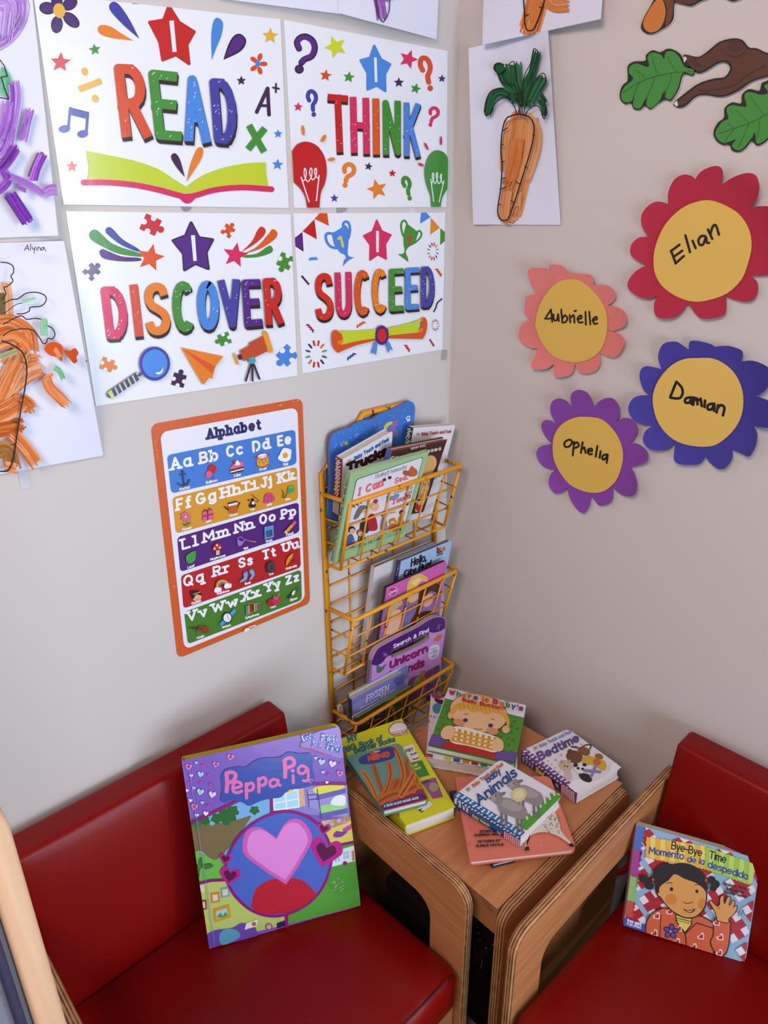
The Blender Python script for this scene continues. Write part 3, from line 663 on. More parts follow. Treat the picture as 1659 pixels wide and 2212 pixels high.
# ---- DISCOVER
ar, done = poster('poster', 'white poster with DISCOVER, a magnifying glass and a telescope', [(142, 455.7), (627.8, 462.6), (642.5, 811.5), (207, 877.3)], k=cC)
ar.blob([(310, 185), (335, 160), (368, 180), (430, 245), (540, 312), (548, 335), (430, 290), (340, 225)], IND); ar.blob([(200, 205), (230, 178), (270, 195), (370, 280), (550, 342), (557, 366), (400, 345), (280, 290), (210, 245)], GRN); ar.blob([(270, 335), (290, 312), (320, 322), (420, 362), (545, 374), (548, 394), (420, 398), (300, 378)], PUR)
ar.star(622, 372, 98, 'd8501c', 12)
ar.blob([(1255, 325), (1320, 260), (1360, 180), (1390, 158), (1416, 185), (1395, 230), (1330, 285), (1262, 325)], 'c8321c'); ar.blob([(1258, 345), (1350, 300), (1430, 215), (1462, 175), (1496, 200), (1478, 245), (1380, 310), (1260, 348)], 'd85a1c'); ar.blob([(1262, 355), (1350, 345), (1420, 300), (1450, 290), (1466, 320), (1440, 345), (1360, 368), (1270, 372)], GRN)
ar.star(1205, 355, 90, PNK, 10)
for p in ((622, 145, 118, 'c42430', 25), (1155, 188, 76, ORR, -55), (215, 470, 92, '5a4a70', -45), (1550, 395, 96, GRN, 115), (322, 1108, 86, ORG, 20), (816, 1215, 88, DPU, -75), (1130, 932, 80, GRN, 160), (1562, 1045, 112, BLU, 135)): ar.puzzle(*p, WHITE)
pts = [(900, 132), (953, 234), (1048, 248), (1003, 335), (1018, 447), (930, 412), (855, 456), (848, 345), (776, 255), (862, 222)]
bigstar(ar, pts, '2c1a34', 20); c = (908, 300); bigstar(ar, [(c[0] + (x - c[0]) * .93, c[1] + (y - c[1]) * .93) for x, y in pts], PUR, 14); I(ar, [(898, 218), (925, 217), (938, 393), (915, 395)])
sh = (5, 24, DRK)
ar.letter('D', (272, 572), (445, 568), (318, 937), (475, 924), 58, PNK, sh, 10); ar.letter('I', (472, 558), (532, 556), (513, 916), (570, 912), 56, 'd2482a', sh, 4); ar.letter('S', (568, 546), (738, 543), (585, 912), (762, 898), 56, ORG, sh)
ar.letter('C', (758, 534), (914, 532), (778, 890), (930, 880), 56, GRN, sh, 10); ar.letter('O', (930, 528), (1086, 530), (944, 875), (1092, 866), 56, BLU, sh, 2); ar.letter('V', (1080, 528), (1228, 519), (1108, 857), (1256, 850), 50, IND, sh, 6)
ar.letter('E', (1241, 523), (1369, 519), (1262, 849), (1388, 838), 46, PUR, sh, 12); ar.letter('R', (1386, 514), (1518, 508), (1408, 835), (1530, 824), 46, 'c4241c', sh, 5)
ar.line([(340, 1312), (525, 1185)], 52, IND, flatcap=False); ar.line([(352, 1304), (518, 1190)], 50, 'c8d43a', flatcap=True)
for t in (.02, .2, .38, .56, .74, .92):
    x, y = 352 + 166 * t, 1304 - 114 * t; ar.poly([(x - 12, y - 24), (x + 8, y - 36), (x + 32, y + 12), (x + 12, y + 26)], IND)
ar.line([(530, 1182), (568, 1158)], 15, IND); ar.ell(643, 1100, 106, 117, IND); ar.ell(643, 1099, 87, 97, '4888da'); ar.blob([(645, 1160), (645, 1160), (680, 1155), (700, 1122), (700, 1122), (694, 1160), (665, 1174)], 'dfeaf4')
ar.poly([(825, 990), (1115, 1050), (1060, 1120), (1038, 1205), (1020, 1195), (975, 1247)], ORG); ar.poly([(825, 990), (1060, 1120), (1038, 1168)], 'd8531c')
ar.line([(1305, 1105), (1270, 1218)], 13, DPU); ar.line([(1315, 1105), (1316, 1218)], 13, DPU); ar.line([(1325, 1105), (1363, 1205)], 13, DPU)
ar.poly([(1212, 1045), (1240, 1032), (1255, 1062), (1225, 1077)], DPU); ar.poly([(1228, 1012), (1300, 972), (1330, 1045), (1255, 1085)], 'b84a20'); ar.poly([(1290, 960), (1388, 910), (1424, 1012), (1322, 1062)], 'b84a20'); ar.line([(1403, 893), (1438, 1008)], 36, 'e09a2a'); ar.line([(1192, 1038), (1214, 1100)], 18, 'e09a2a'); ar.ell(1312, 1078, 26, 24, '4a9aa8')
done()
# ---- SUCCEED
ar, done = poster('poster', 'white poster with SUCCEED, trophies, bunting and a rolled diploma', [(633.8, 460.5), (961.7, 459), (955.6, 755), (653.9, 806.9)], k=cD)
ar.poly([(76, 330), (148, 275), (160, 465), (78, 412)], '2b1c2c'); ar.poly([(82, 333), (142, 290), (150, 448), (82, 408)], '5a1f86')
for pts, c in (([(150, 268), (265, 150), (288, 345)], 'b81c20'), ([(265, 148), (315, 92), (388, 92), (405, 215)], ORR), ([(1297, 87), (1350, 87), (1390, 130), (1288, 195)], BLU), ([(1392, 135), (1480, 232), (1385, 302)], 'dc8a24'), ([(1485, 235), (1529, 275), (1529, 360), (1482, 400)], GRN)): ar.poly(pts, c)
ar.blob([(430, 285), (430, 285), (480, 262), (535, 225), (560, 205), (590, 240), (602, 300), (595, 370), (590, 430), (588, 480), (602, 510), (655, 520), (655, 520), (595, 550), (540, 608), (540, 608), (548, 555), (568, 525), (555, 495), (520, 480), (490, 445), (455, 395)], '4a80d4')
ar.line([(440, 292), (395, 287), (374, 315), (385, 370), (425, 418), (480, 430)], 26, '4a80d4', True); ar.line([(540, 215), (548, 185), (575, 174), (602, 200), (608, 262), (595, 330)], 25, '4a80d4', True)
ar.line([(495, 340), (518, 322), (540, 412)], 22, 'c4d43a')
ar.blob([(1155, 190), (1155, 190), (1200, 222), (1272, 278), (1272, 278), (1250, 345), (1230, 390), (1185, 415), (1158, 445), (1150, 475), (1168, 520), (1175, 567), (1175, 567), (1120, 525), (1072, 490), (1072, 490), (1128, 480), (1136, 440), (1126, 380), (1130, 290)], GRN)
ar.line([(1160, 195), (1140, 164), (1112, 178), (1104, 230), (1122, 310)], 19, GRN, True); ar.line([(1255, 280), (1282, 262), (1301, 292), (1285, 335), (1235, 380)], 17, GRN, True); ar.line([(1172, 337), (1197, 315), (1182, 390)], 19, 'c42c20')
bigstar(ar, [(868, 162), (915, 265), (1003, 303), (950, 390), (958, 535), (877, 493), (802, 545), (805, 400), (742, 312), (828, 270)], PNK, 18); I(ar, [(860, 263), (888, 263), (887, 470), (862, 470)])
def squig(p, q, wid, c, n=3, amp=14):
    dx, dy = q[0] - p[0], q[1] - p[1]; L = math.hypot(dx, dy); nx, ny = -dy / L, dx / L
    ar.line([(p[0] + dx * i / (2 * n) + nx * amp * .5 * (-1) ** i, p[1] + dy * i / (2 * n) + ny * amp * .5 * (-1) ** i) for i in range(2 * n + 1)], wid, c, flatcap=True)
squig((218, 535), (286, 530), 18, BLU); squig((1447, 632), (1492, 695), 16, ORR); squig((197, 1170), (254, 1235), 16, 'a02844'); squig((676, 1190), (746, 1146), 16, 'd2582c'); squig((584, 1503), (655, 1450), 16, IND); squig((1146, 1370), (1184, 1424), 14, 'b8283c')
ar.line([(145, 706), (205, 776)], 18, '2e2230', flatcap=True); ar.line([(1384, 1320), (1418, 1374)], 16, 'a02844', flatcap=True); ar.line([(1420, 1045), (1440, 1005), (1455, 960), (1497, 922)], 13, DPU, True)
def burst(cx, cy, rx, ry, f, wid, n=12):
    cs = ['c8281c', 'd2702c', '4a9a90', IND, '2e2230', 'c42430']
    for i in range(n):
        a = math.radians(15 + 30 * i); s_, c_ = math.sin(a), -math.cos(a); ar.line([(cx + rx * f * s_, cy + ry * f * c_), (cx + rx * s_, cy + ry * c_)], wid, cs[i % 6])
burst(280, 1455, 98, 128, .68, 17); burst(1410, 463, 52, 84, .7, 9, 12); burst(1432, 1175, 36, 56, .68, 6)
sh = (4, 27, DRK)
ar.letter('S', (258, 673), (436, 670), (264, 1136), (448, 1120), 60, 'c82a1c', sh, 4); ar.letter('U', (453, 668), (614, 659), (466, 1110), (623, 1094), 56, PNK, sh, 8); ar.letter('C', (641, 643), (795, 640), (644, 1090), (798, 1078), 56, 'd2521c', sh, 8); ar.letter('C', (811, 629), (959, 627), (814, 1068), (962, 1054), 54, ORG, sh, 8)
ar.letter('E', (977, 633), (1117, 626), (978, 1046), (1117, 1034), 50, GRN, sh, 12); ar.letter('E', (1131, 624), (1267, 615), (1132, 1030), (1264, 1018), 49, BLU, sh, 12); ar.letter('D', (1282, 611), (1414, 604), (1282, 1006), (1413, 994), 47, IND, sh, 12)
ar.blob([(418, 1310), (425, 1245), (455, 1222), (490, 1235), (560, 1300), (833, 1296), (833, 1296), (833, 1326), (833, 1326), (640, 1375), (475, 1443), (475, 1443), (432, 1390)], 'd2501c'); ar.blob([(462, 1228), (462, 1228), (650, 1230), (840, 1215), (840, 1215), (840, 1300), (840, 1300), (680, 1325), (512, 1362), (512, 1362), (525, 1310), (508, 1258)], LIM); ar.blob([(468, 1335), (512, 1316), (528, 1320), (512, 1362), (490, 1358)], ORG)
ar.blob([(965, 1275), (965, 1275), (1255, 1235), (1285, 1115), (1325, 1105), (1342, 1170), (1325, 1260), (1295, 1310), (1295, 1310), (965, 1303), (965, 1303)], 'd2501c'); ar.blob([(965, 1200), (965, 1200), (1150, 1160), (1300, 1112), (1300, 1112), (1264, 1165), (1256, 1245), (1256, 1245), (965, 1275), (965, 1275)], LIM); ar.blob([(1258, 1210), (1300, 1205), (1292, 1238), (1258, 1243)], ORG)
ar.poly([(830, 1345), (862, 1345), (845, 1472), (828, 1440), (797, 1455)], '4a8ad4'); ar.poly([(943, 1345), (972, 1332), (1010, 1418), (982, 1408), (963, 1450)], '4a8ad4')
ar.poly([(902 + (72 if i % 2 else 62) * math.cos(PI * i / 22), 1272 + (102 if i % 2 else 88) * math.sin(PI * i / 22)) for i in range(44)], '46207a'); ar.ell(902, 1272, 44, 64, 'c8242c')
done()

# ---- ALPHABET
ar, done = poster('alphabet_poster', 'orange bordered poster titled Alphabet with five colour bands of letters', [(326, 917), (653, 860.5), (670, 1303), (384, 1423)], col='cc5a22', fin='satin', k=cG, rad=.014, group=None)
GH = lambda p: ((330 + p[0] / 4.608 - 320) * 4.608, (1100 + p[1] / 4.608 - 850) * 4.608)
def rquad(c, col, r=.1):
    o = []; tl, tr, br, bl = [Vector(p) for p in c]; W = (tr - tl).length; H = (bl - tl).length; u, v = r * H / W, r
    for cx, cy, a0 in ((u, v, 180), (1 - u, v, 270), (1 - u, 1 - v, 0), (u, 1 - v, 90)):
        for i in range(6):
            a = math.radians(a0 + 18 * i); x, y = cx + u * math.cos(a), cy + v * math.sin(a); p = tl * (1 - x) * (1 - y) + tr * x * (1 - y) + br * x * y + bl * (1 - x) * y; o.append(tuple(p))
    ar.poly(o, col)
DOOD = 'd8753e'
for p, h in (((95, 370), 40), ((235, 345), 45), ((755, 235), 55), ((885, 225), 45), ((1345, 140), 50), ((1462, 125), 40), ((1510, 345), 40), ((1540, 540), 42), ((150, 1215), 50), ((1560, 1325), 42)): ar.text('A' if h < 50 else '1/2', (p[0] - 22, p[1]), (p[0] + 20, p[1] - 8), h, 4, DOOD)
for a in ([(395, 265), (420, 330), (500, 310), (485, 245)], [(1035, 145), (1050, 190), (1110, 175), (1095, 130)], [(140, 945), (165, 940), (150, 1030), (130, 1035)], [(1530, 1090), (1565, 1085), (1570, 1190), (1540, 1195)], [(565, 280), (640, 235), (655, 275)], [(1150, 165), (1245, 135), (1255, 160)]): ar.line(a, 4, DOOD, closed=True)
for a in ([(90, 570), (110, 470)], [(80, 760), (105, 830), (95, 650)]): ar.line(a, 4, DOOD)
rquad([(115, 385), (1482, 135), (GH((1512, 905))), (GH((312, 1398)))], 'e2e2f0', .035)
bands = [([(183, 612), (1462, 356), (1476, 702), (226, 996)], '3f78cc'), ([(236, 1032), (1478, 728), (1492, 1058), GH((226, 243))], 'd29422'), ([GH((238, 277)), (1495, 1080), GH((1457, 228)), GH((271, 624))], '4f1c72'), ([GH((276, 658)), GH((1459, 270)), GH((1472, 578)), GH((302, 988))], 'b01c1e'), ([GH((308, 1022)), GH((1473, 597)), GH((1482, 902)), GH((346, 1342))], '457a2a')]
for q, c in bands: rquad(q, c, .11)
ar.text('Alphabet', (584, 466), (1130, 362), 112, 25, 'c2c2d4', up=(-.06, -1), serif=2.0); ar.text('Alphabet', (580, 460), (1125, 357), 112, 25, '1c1c5c', up=(-.06, -1), serif=2.0)
UPA = (-.08, -1)
for t, a, b, h in (('Aa', (222, 768), (432, 722), 128), ('Bb', (510, 705), (698, 665), 122), ('Cc', (776, 640), (945, 602), 118), ('Dd', (1036, 588), (1210, 548), 114), ('Ee', (1284, 532), (1425, 500), 112), ('Ff', (278, 1170), (430, 1130), 122), ('Gg', (472, 1115), (678, 1062), 118), ('Hh', (722, 1047), (920, 1000), 112), ('Ii', (962, 982), (1072, 955), 108), ('Jj', (1118, 945), (1232, 915), 108), ('Kk', (1290, 898), (1462, 855), 106)):
    ar.text(t, a, b, h, 24, 'eceaf4', up=UPA, serif=1.7)
for t, a, b, h in (('Ll', (285, 407), (434, 363), 114), ('Mm', (498, 337), (754, 263), 108), ('Nn', (813, 242), (1000, 188), 102), ('Oo', (1058, 157), (1222, 112), 102), ('Pp', (1274, 102), (1426, 58), 100), ('Qq', (303, 777), (506, 715), 114), ('Rr', (596, 674), (764, 623), 104), ('Ss', (850, 590), (994, 547), 102), ('Tt', (1088, 507), (1224, 463), 98), ('Uu', (1288, 432), (1447, 383), 95), ('Vv', (338, 1122), (540, 1060), 106), ('Ww', (583, 1037), (846, 955), 98), ('Xx', (883, 922), (1062, 865), 98), ('Yy', (1113, 832), (1270, 778), 95), ('Zz', (1316, 757), (1454, 710), 92)):
    ar.text(t, GH(a), GH(b), h, 22, 'eceaf4', up=UPA, serif=1.7)
for t, a, b, h in (('Anchor', (303, 968), (415, 940), 32), ('Balloon', (570, 900), (685, 872), 30), ('Cake', (845, 832), (918, 815), 30), ('Drum', (1102, 770), (1175, 752), 28), ('Egg', (1338, 717), (1388, 704), 26), ('Gift', (568, 1290), (625, 1275), 28), ('Honey', (803, 1228), (890, 1205), 28), ('Ink', (1015, 1165), (1058, 1155), 27), ('Jelly', (1168, 1122), (1228, 1105), 27), ('Kite', (1358, 1068), (1410, 1055), 26), ('Flower', GH((285, 215)), GH((385, 188)), 28)): ar.text(t, a, b, h, 6.5, 'f0e8e8', up=UPA)
for t, a, b, h in (('Leaf', (340, 590), (410, 568), 28), ('Mushroom', (565, 512), (718, 465), 28), ('Net', (898, 402), (945, 388), 26), ('Oven', (1117, 330), (1185, 312), 26), ('Pencil', (1320, 265), (1393, 243), 26), ('Queen', (378, 948), (475, 918), 28), ('Rainbow', (633, 852), (757, 815), 28), ('Sock', (907, 752), (970, 735), 26), ('Tire', (1145, 660), (1195, 645), 26), ('Umbrella', (1315, 602), (1428, 568), 26), ('Violin', (427, 1292), (508, 1265), 26), ('Watch', (682, 1185), (770, 1158), 26), ('Xylophone', (912, 1092), (1052, 1048), 26), ('Yarn', (1160, 988), (1220, 970), 25), ('Zipper', (1355, 913), (1435, 888), 25)): ar.text(t, GH(a), GH(b), h, 6.5, 'f0e8e8', up=UPA)
# little pictures
ar.line([(335, 790), (350, 905)], 16, '343c50'); ar.ell(336, 778, 15, 17, '343c50'); ar.line([(305, 805), (368, 797)], 10, '343c50'); ar.line([(292, 890), (315, 910), (350, 912), (385, 890), (402, 855)], 16, '343c50', True)
ar.line([(595, 830), (640, 845), (628, 790)], 3, '3a2a5a'); ar.ell(628, 748, 42, 47, 'b81c26', 12); ar.ell(597, 802, 33, 36, 'd65a86')
ar.poly([(805, 735), (860, 680), (930, 668), (945, 705), (940, 765), (810, 797)], 'd0628a'); ar.poly([(808, 755), (942, 722), (942, 738), (810, 772)], '4a1c20'); ar.poly([(810, 772), (942, 738), (940, 752), (810, 786)], 'ecdcc8'); ar.poly([(810, 786), (940, 752), (938, 768), (810, 798)], '4a1c20'); ar.blob([(850, 705), (855, 685), (880, 660), (900, 685), (910, 700), (880, 712)], 'eee4d8'); ar.blob([(835, 690), (840, 668), (858, 665), (862, 690), (848, 705)], 'b82432')
ar.blob([(1072, 640), (1072, 640), (1182, 615), (1182, 615), (1190, 705), (1130, 735), (1078, 720)], 'dc9a28'); ar.line([(1075, 718), (1130, 730), (1188, 700)], 10, 'a81c20', True); ar.ell(1127, 622, 56, 29, 'a81c20', -12); ar.ell(1127, 619, 49, 23, 'ece6ee', -12); ar.line([(1045, 632), (1120, 628)], 6, 'b8303a'); ar.line([(1205, 600), (1140, 622)], 6, 'b8303a'); ar.line([(1082, 655), (1100, 700), (1120, 650), (1140, 700), (1160, 645), (1180, 690)], 3, '8a4a18')
ar.blob([(1300, 600), (1330, 545), (1370, 540), (1415, 560), (1412, 610), (1405, 650), (1360, 678), (1300, 662), (1280, 635)], 'ece8f2'); ar.ell(1355, 612, 27, 28, 'e0a41c')
for a in range(6): t = math.radians(60 * a); ar.ell(364 + 30 * math.sin(t), 1222 - 33 * math.cos(t), 18, 22, 'd0628e', 60 * a)
ar.ell(364, 1222, 9, 10, 'eecfe0'); ar.line([(372, 1262), (382, 1318)], 6, '2f6a2a'); ar.ell(355, 1302, 20, 9, '2f6a2a', 25); ar.ell(402, 1288, 18, 8, '3f8a30', -45)
ar.poly([(530, 1175), (632, 1150), (642, 1242), (535, 1265)], 'd0628a'); ar.poly([(572, 1165), (588, 1162), (592, 1252), (576, 1256)], 'a81c24'); ar.poly([(532, 1212), (636, 1186), (638, 1200), (534, 1226)], 'a81c24'); ar.line([(540, 1170), (560, 1150), (578, 1168), (600, 1138), (620, 1152)], 7, '5a1820', True)
ar.blob([(785, 1085), (785, 1085), (880, 1065), (880, 1065), (880, 1165), (840, 1185), (795, 1180)], 'c05a20'); ar.poly([(783, 1085), (880, 1063), (880, 1082), (785, 1104)], '2a1c20'); ar.poly([(786, 1098), (878, 1076), (876, 1100), (790, 1118)], 'eadcd0'); ar.line([(755, 1125), (785, 1150)], 16, '3a2a20'); ar.line([(905, 1080), (875, 1130)], 9, '3a2a20')
ar.blob([(1015, 1045), (1040, 1040), (1045, 1070), (1062, 1110), (1040, 1128), (1000, 1130), (995, 1105), (1018, 1070)], '1e1c24'); ar.ell(1035, 1085, 15, 16, 'e8e4ea'); ar.line([(1020, 1000), (1095, 1065)], 6, '1e1c24'); ar.ell(990, 1057, 10, 9, '1e1c24'); ar.ell(1075, 1072, 7, 6, '1e1c24')
ar.blob([(1142, 1075), (1155, 1005), (1195, 985), (1228, 995), (1248, 1050), (1200, 1080), (1150, 1088)], 'c8447a'); ar.line([(1175, 1075), (1180, 1000)], 5, 'a02a5c'); ar.line([(1215, 1065), (1212, 995)], 5, 'a02a5c')
ar.poly([(1368, 1000), (1382, 920), (1438, 908), (1442, 970)], '3f9a5c'); ar.poly([(1382, 920), (1438, 908), (1412, 950)], '62b47c'); ar.line([(1368, 1000), (1345, 1032), (1328, 1020), (1338, 985), (1322, 958)], 7, '1e2a20', True)
def gk(*pp): return [GH(p) for p in pp]
ar.blob(gk((322, 500), (325, 455), (365, 425), (412, 410), (415, 470), (400, 510), (360, 532), (335, 525)), '3f9a3c'); ar.line(gk((405, 420), (340, 530)), 3, '24602a')
ar.poly(gk((618, 400), (652, 392), (655, 445), (618, 450)), 'd8b690'); ar.blob(gk((582, 400), (600, 350), (632, 330), (668, 350), (678, 382), (630, 405)), 'b41c22')
for p in ((605, 385), (628, 352), (655, 375)): q = GH(p); ar.ell(q[0], q[1], 9, 11, 'ece4e8')
ar.line(gk((828, 285), (862, 268), (908, 298), (870, 318), (835, 300)), 5, 'b88ad0', closed=True); ar.blob(gk((830, 295), (870, 312), (905, 300), (880, 340), (850, 362), (832, 345)), '8a5ab4'); ar.line(gk((908, 298), (980, 315)), 5, 'c8a0d8'); ar.line(gk((978, 314), (1014, 320)), 9, 'c8965a')
for a, b in (((840, 300), (850, 358)), ((860, 308), (862, 358)), ((885, 312), (868, 355)), ((835, 315), (895, 322)), ((838, 335), (885, 338))): ar.line(gk(a, b), 2.5, 'caa6de')
ar.poly(gk((1098, 170), (1188, 152), (1192, 272), (1102, 296)), '5a92cc'); ar.poly(gk((1115, 210), (1175, 196), (1178, 258), (1118, 272)), '1c3458')
for i in range(3): ar.line(gk((1122, 222 + 18 * i), (1168, 212 + 18 * i)), 3, '7ab0dc')
ar.line(gk((1318, 218), (1385, 142)), 30, 'd89a2c', flatcap=True); ar.line(gk((1382, 145), (1398, 128)), 30, 'cc5a8a', flatcap=True); ar.poly(gk((1294, 234), (1304, 204), (1330, 228)), 'e8c89a')
q = GH((425, 858)); ar.ell(q[0], q[1], 48, 50, 'e0a88a'); ar.blob(gk((372, 860), (380, 820), (440, 800), (470, 830), (472, 850), (420, 840), (392, 885)), '221a1e'); q = GH((382, 822)); ar.ell(q[0], q[1], 20, 22, '221a1e'); ar.line(gk((392, 838), (460, 815)), 9, 'd89a28'); ar.line(gk((412, 880), (430, 892), (448, 876)), 3, '8a2a2a', True)
for i, c in enumerate(('c83a2a', 'dc8a28', 'd8b83a', '4a9a4a', '3f7ac8')):
    r_ = 78 - 9 * i; ar.line([GH((690 + r_ * math.cos(math.radians(a)) * .95, 770 - (a - 100) * .18 - r_ * 1.05 * math.sin(math.radians(a)))) for a in range(10, 200, 18)], 10, c, True)
for p in ((635, 795), (735, 755)): ar.blob(gk((p[0] - 38, p[1] + 10), (p[0] - 25, p[1] - 22), (p[0] + 5, p[1] - 25), (p[0] + 35, p[1] - 20), (p[0] + 32, p[1] + 15), (p[0], p[1] + 20), (p[0] - 20, p[1] + 28)), 'ece8f2')
ar.blob(gk((890, 625), (928, 612), (925, 680), (895, 705), (860, 720), (862, 700), (892, 675)), '6aa8dc'); ar.blob(gk((942, 605), (975, 588), (1000, 635), (985, 670), (955, 698), (950, 680), (970, 650)), '6aa8dc'); ar.line(gk((890, 628), (926, 615)), 8, '3f5a9a'); ar.line(gk((945, 608), (974, 592)), 8, '3f5a9a')
q = GH((1160, 568)); ar.ell(q[0], q[1], 47, 62, '2e2c34', 14); ar.ell(q[0] + 8, q[1], 33, 46, '4a4854', 14); ar.ell(q[0] + 10, q[1], 20, 33, '5a1c20', 14)
ar.blob(gk((1315, 555), (1318, 500), (1345, 455), (1385, 428), (1385, 428), (1370, 480), (1340, 520)), 'dc9024'); ar.line(gk((1345, 490), (1410, 515), (1420, 500)), 4, '5a2a20')
ar.ell(*GH((515, 1188)), 34, 36, '8a3c1c', -20); ar.ell(*GH((462, 1178)), 36, 28, '8a3c1c', -15); ar.line(gk((355, 1172), (480, 1178)), 9, '4a2216'); ar.line(gk((395, 1150), (430, 1240)), 4, '5a2a1a')
ar.line(gk((672, 1130), (795, 1005)), 34, '4a9ad8', flatcap=True); ar.ell(*GH((728, 1070)), 48, 52, '1c2c4a'); ar.ell(*GH((728, 1070)), 39, 43, 'e6e8f0'); ar.line(gk((728, 1035), (728, 1070), (752, 1090)), 4, '2a2a3a')
for i, c in enumerate(('4a9ad8', 'd8a42a', 'b8242a', '6a1c5a', 'd8a42a', '4a9ad8', 'c8342a')): ar.line(gk((922 + 19 * i, 958 - 5 * i), (925 + 19 * i, 1035 - 9 * i)), 14, c, flatcap=True)
ar.line(gk((935, 930), (1040, 925)), 4, 'c89a5a'); ar.line(gk((910, 1050), (1000, 1000)), 4, 'c89a5a')
ar.ell(*GH((1160, 922)), 36, 38, 'b01c24'); ar.ell(*GH((1212, 895)), 40, 44, 'c42c56'); ar.line(gk((1188, 850), (1215, 890)), 4, 'c8b09a'); ar.line(gk((1245, 828), (1220, 880)), 4, 'c8b09a')
ar.line(gk((1332, 870), (1385, 825)), 18, '1c3a3a', flatcap=True); ar.line(gk((1385, 825), (1430, 755)), 6, '2a4a4a'); ar.line(gk((1390, 828), (1445, 785)), 6, '2a4a4a'); ar.blob(gk((1365, 840), (1380, 805), (1402, 800), (1395, 830), (1380, 845)), 'dfe6e8')
ar.blob(gk((895, 1190), (915, 1172), (945, 1170), (942, 1195), (915, 1215), (898, 1210)), 'ecdcd4'); ar.text('momo', GH((945, 1170)), GH((1012, 1150)), 18, 5, 'f0e4dc'); ar.text('circus', GH((950, 1192)), GH((1012, 1172)), 16, 4, 'e0b098')
# scuffs along the worn border
for a, b in (((1395, 75), (1500, 62)), ((1270, 115), (1330, 100)), ((40, 440), (55, 520)), ((62, 560), (72, 640)), ((1530, 80), (1545, 190)), ((1552, 440), (1560, 560)), GH((1100, 1122)) and (GH((1050, 1140)), GH((1190, 1090))), (GH((930, 1215)), GH((1040, 1175))), (GH((165, 560)), GH((200, 800)))):
    for _ in range(9):
        t = random.random(); x, y = a[0] + (b[0] - a[0]) * t + random.uniform(-7, 7), a[1] + (b[1] - a[1]) * t + random.uniform(-7, 7); ar.line([(x, y), (x + random.uniform(-14, 14), y + random.uniform(-9, 9))], random.uniform(2, 5), random.choice(['e0a888', 'e8c8b4', 'd88858']))
done()

# ============================================================ LEFT WALL: CHILDREN'S PAINTINGS
PAPER = 'dcdff0'
def painting(label, corners, h, k, plane=WL, off=.0015, name='child_painting', dens=9):
    sh_ = Sheet(plane, *corners, h); mb = MB(); sh_.grid(mb, ink(PAPER, 'paper')); ar = Art(mb, sh_, k, 'paper', eps=1.6e-5, start=2.5e-4, dens=dens)
    c = plane.at(sh_.px(.5, .5)); ar.clip = list(corners)
    return ar, lambda: tag(mb.build(name, origin=c), label, 'painting', 'painted paper sheets on the walls')
def brush(ar, pts, wid, cols, n=5, smooth=True, fringe=.12):
    """one dry brush stroke: many thin streaks of uneven length over a thin wash"""
    P = catmull([tuple(p) for p in pts], False, 6) if len(pts) > 2 else [tuple(Vector(pts[0]).lerp(Vector(pts[1]), i / 6)) for i in range(7)]
    m = len(P) - 1
    def off(d, t0, t1, wob):
        q = []; ph = random.random() * 6
        for i in range(9):
            t = t0 + (t1 - t0) * i / 8; f = max(0, min(m, t * m)); j = min(m - 1, int(f)); p = Vector(P[j]).lerp(Vector(P[j + 1]), f - j)
            dr = (Vector(P[j + 1]) - Vector(P[j])).normalized(); ex = t if t < 0 else (t - 1 if t > 1 else 0)
            p = p + dr * ex * wid * 3 + Vector((-dr.y, dr.x)) * (d + wob * math.sin(ph + 2.5 * t)); q.append(tuple(p))
        return q
    ar.line(off(0, .02, .98, 0), wid * .8, cols[0], True, flatcap=True)
    k = max(7, n * 2)
    for i in range(k):
        d = ((i + random.random()) / k - .5) * wid; ar.line(off(d, random.uniform(-.10, .06), random.uniform(.93, 1.11), wid * .03), wid / k * random.uniform(.9, 2.0), random.choice(cols), True, flatcap=True)
    for i in range(k):
        d = random.uniform(-.46, .46) * wid; a = random.uniform(0, .7); ar.line(off(d, a, min(1.05, a + random.uniform(.2, .6)), wid * .03), wid / k * random.uniform(.2, .6), random.choice(cols[1:] or cols), True, flatcap=True)
VI = ['9a5cc0', 'b888d8', '7a36ac', 'a870cc', 'c8a0e2']
ar, done = painting('white sheet with loose purple painted strokes, at the top left edge', [(-150, -40), (66, -40), (126, 509), (-150, 519)], lambda a, b: .003 + .012 * max(0, a - .8) / .2 * b * b, cS)
brush(ar, [(-60, -20), (150, -30), (190, 60), (170, 180), (60, 340), (-60, 400)], 130, ['b48ad4', 'c6a4e4', 'a878cc', 'd4b8ea'], 9); brush(ar, [(-20, 40), (60, 60), (30, 330)], 150, ['b892d8', 'cdb0e6', 'a478c8'], 8); brush(ar, [(210, 150), (150, 250)], 34, ['8a6aa0', 'a884c0', 'b494d0'], 3)
brush(ar, [(0, 640), (40, 720), (30, 850)], 90, ['7cc09a', '62b084', '8ccaa6'], 5); ar.line([(-10, 545), (30, 600), (55, 690), (0, 700)], 9, '33203a'); ar.line([(0, 700), (30, 800), (70, 900), (-10, 885)], 9, '33203a')
brush(ar, [(120, 760), (130, 900), (100, 1100), (60, 1300), (-20, 1420)], 100, VI, 8); brush(ar, [(60, 950), (40, 1100), (-20, 1250)], 110, ['a066c6', 'b47cd4', '8a48b8'], 7); brush(ar, [(255, 1000), (225, 1110), (190, 1260)], 74, ['a874ca', 'bb8cda', '9658bc'], 6); brush(ar, [(130, 1340), (60, 1450), (-20, 1540)], 90, ['7a34a8', '9656bc', '62248e'], 6); brush(ar, [(20, 1560), (50, 1640), (-30, 1720)], 90, ['8c4cb4', 'a468c8', '7a38a4'], 6)
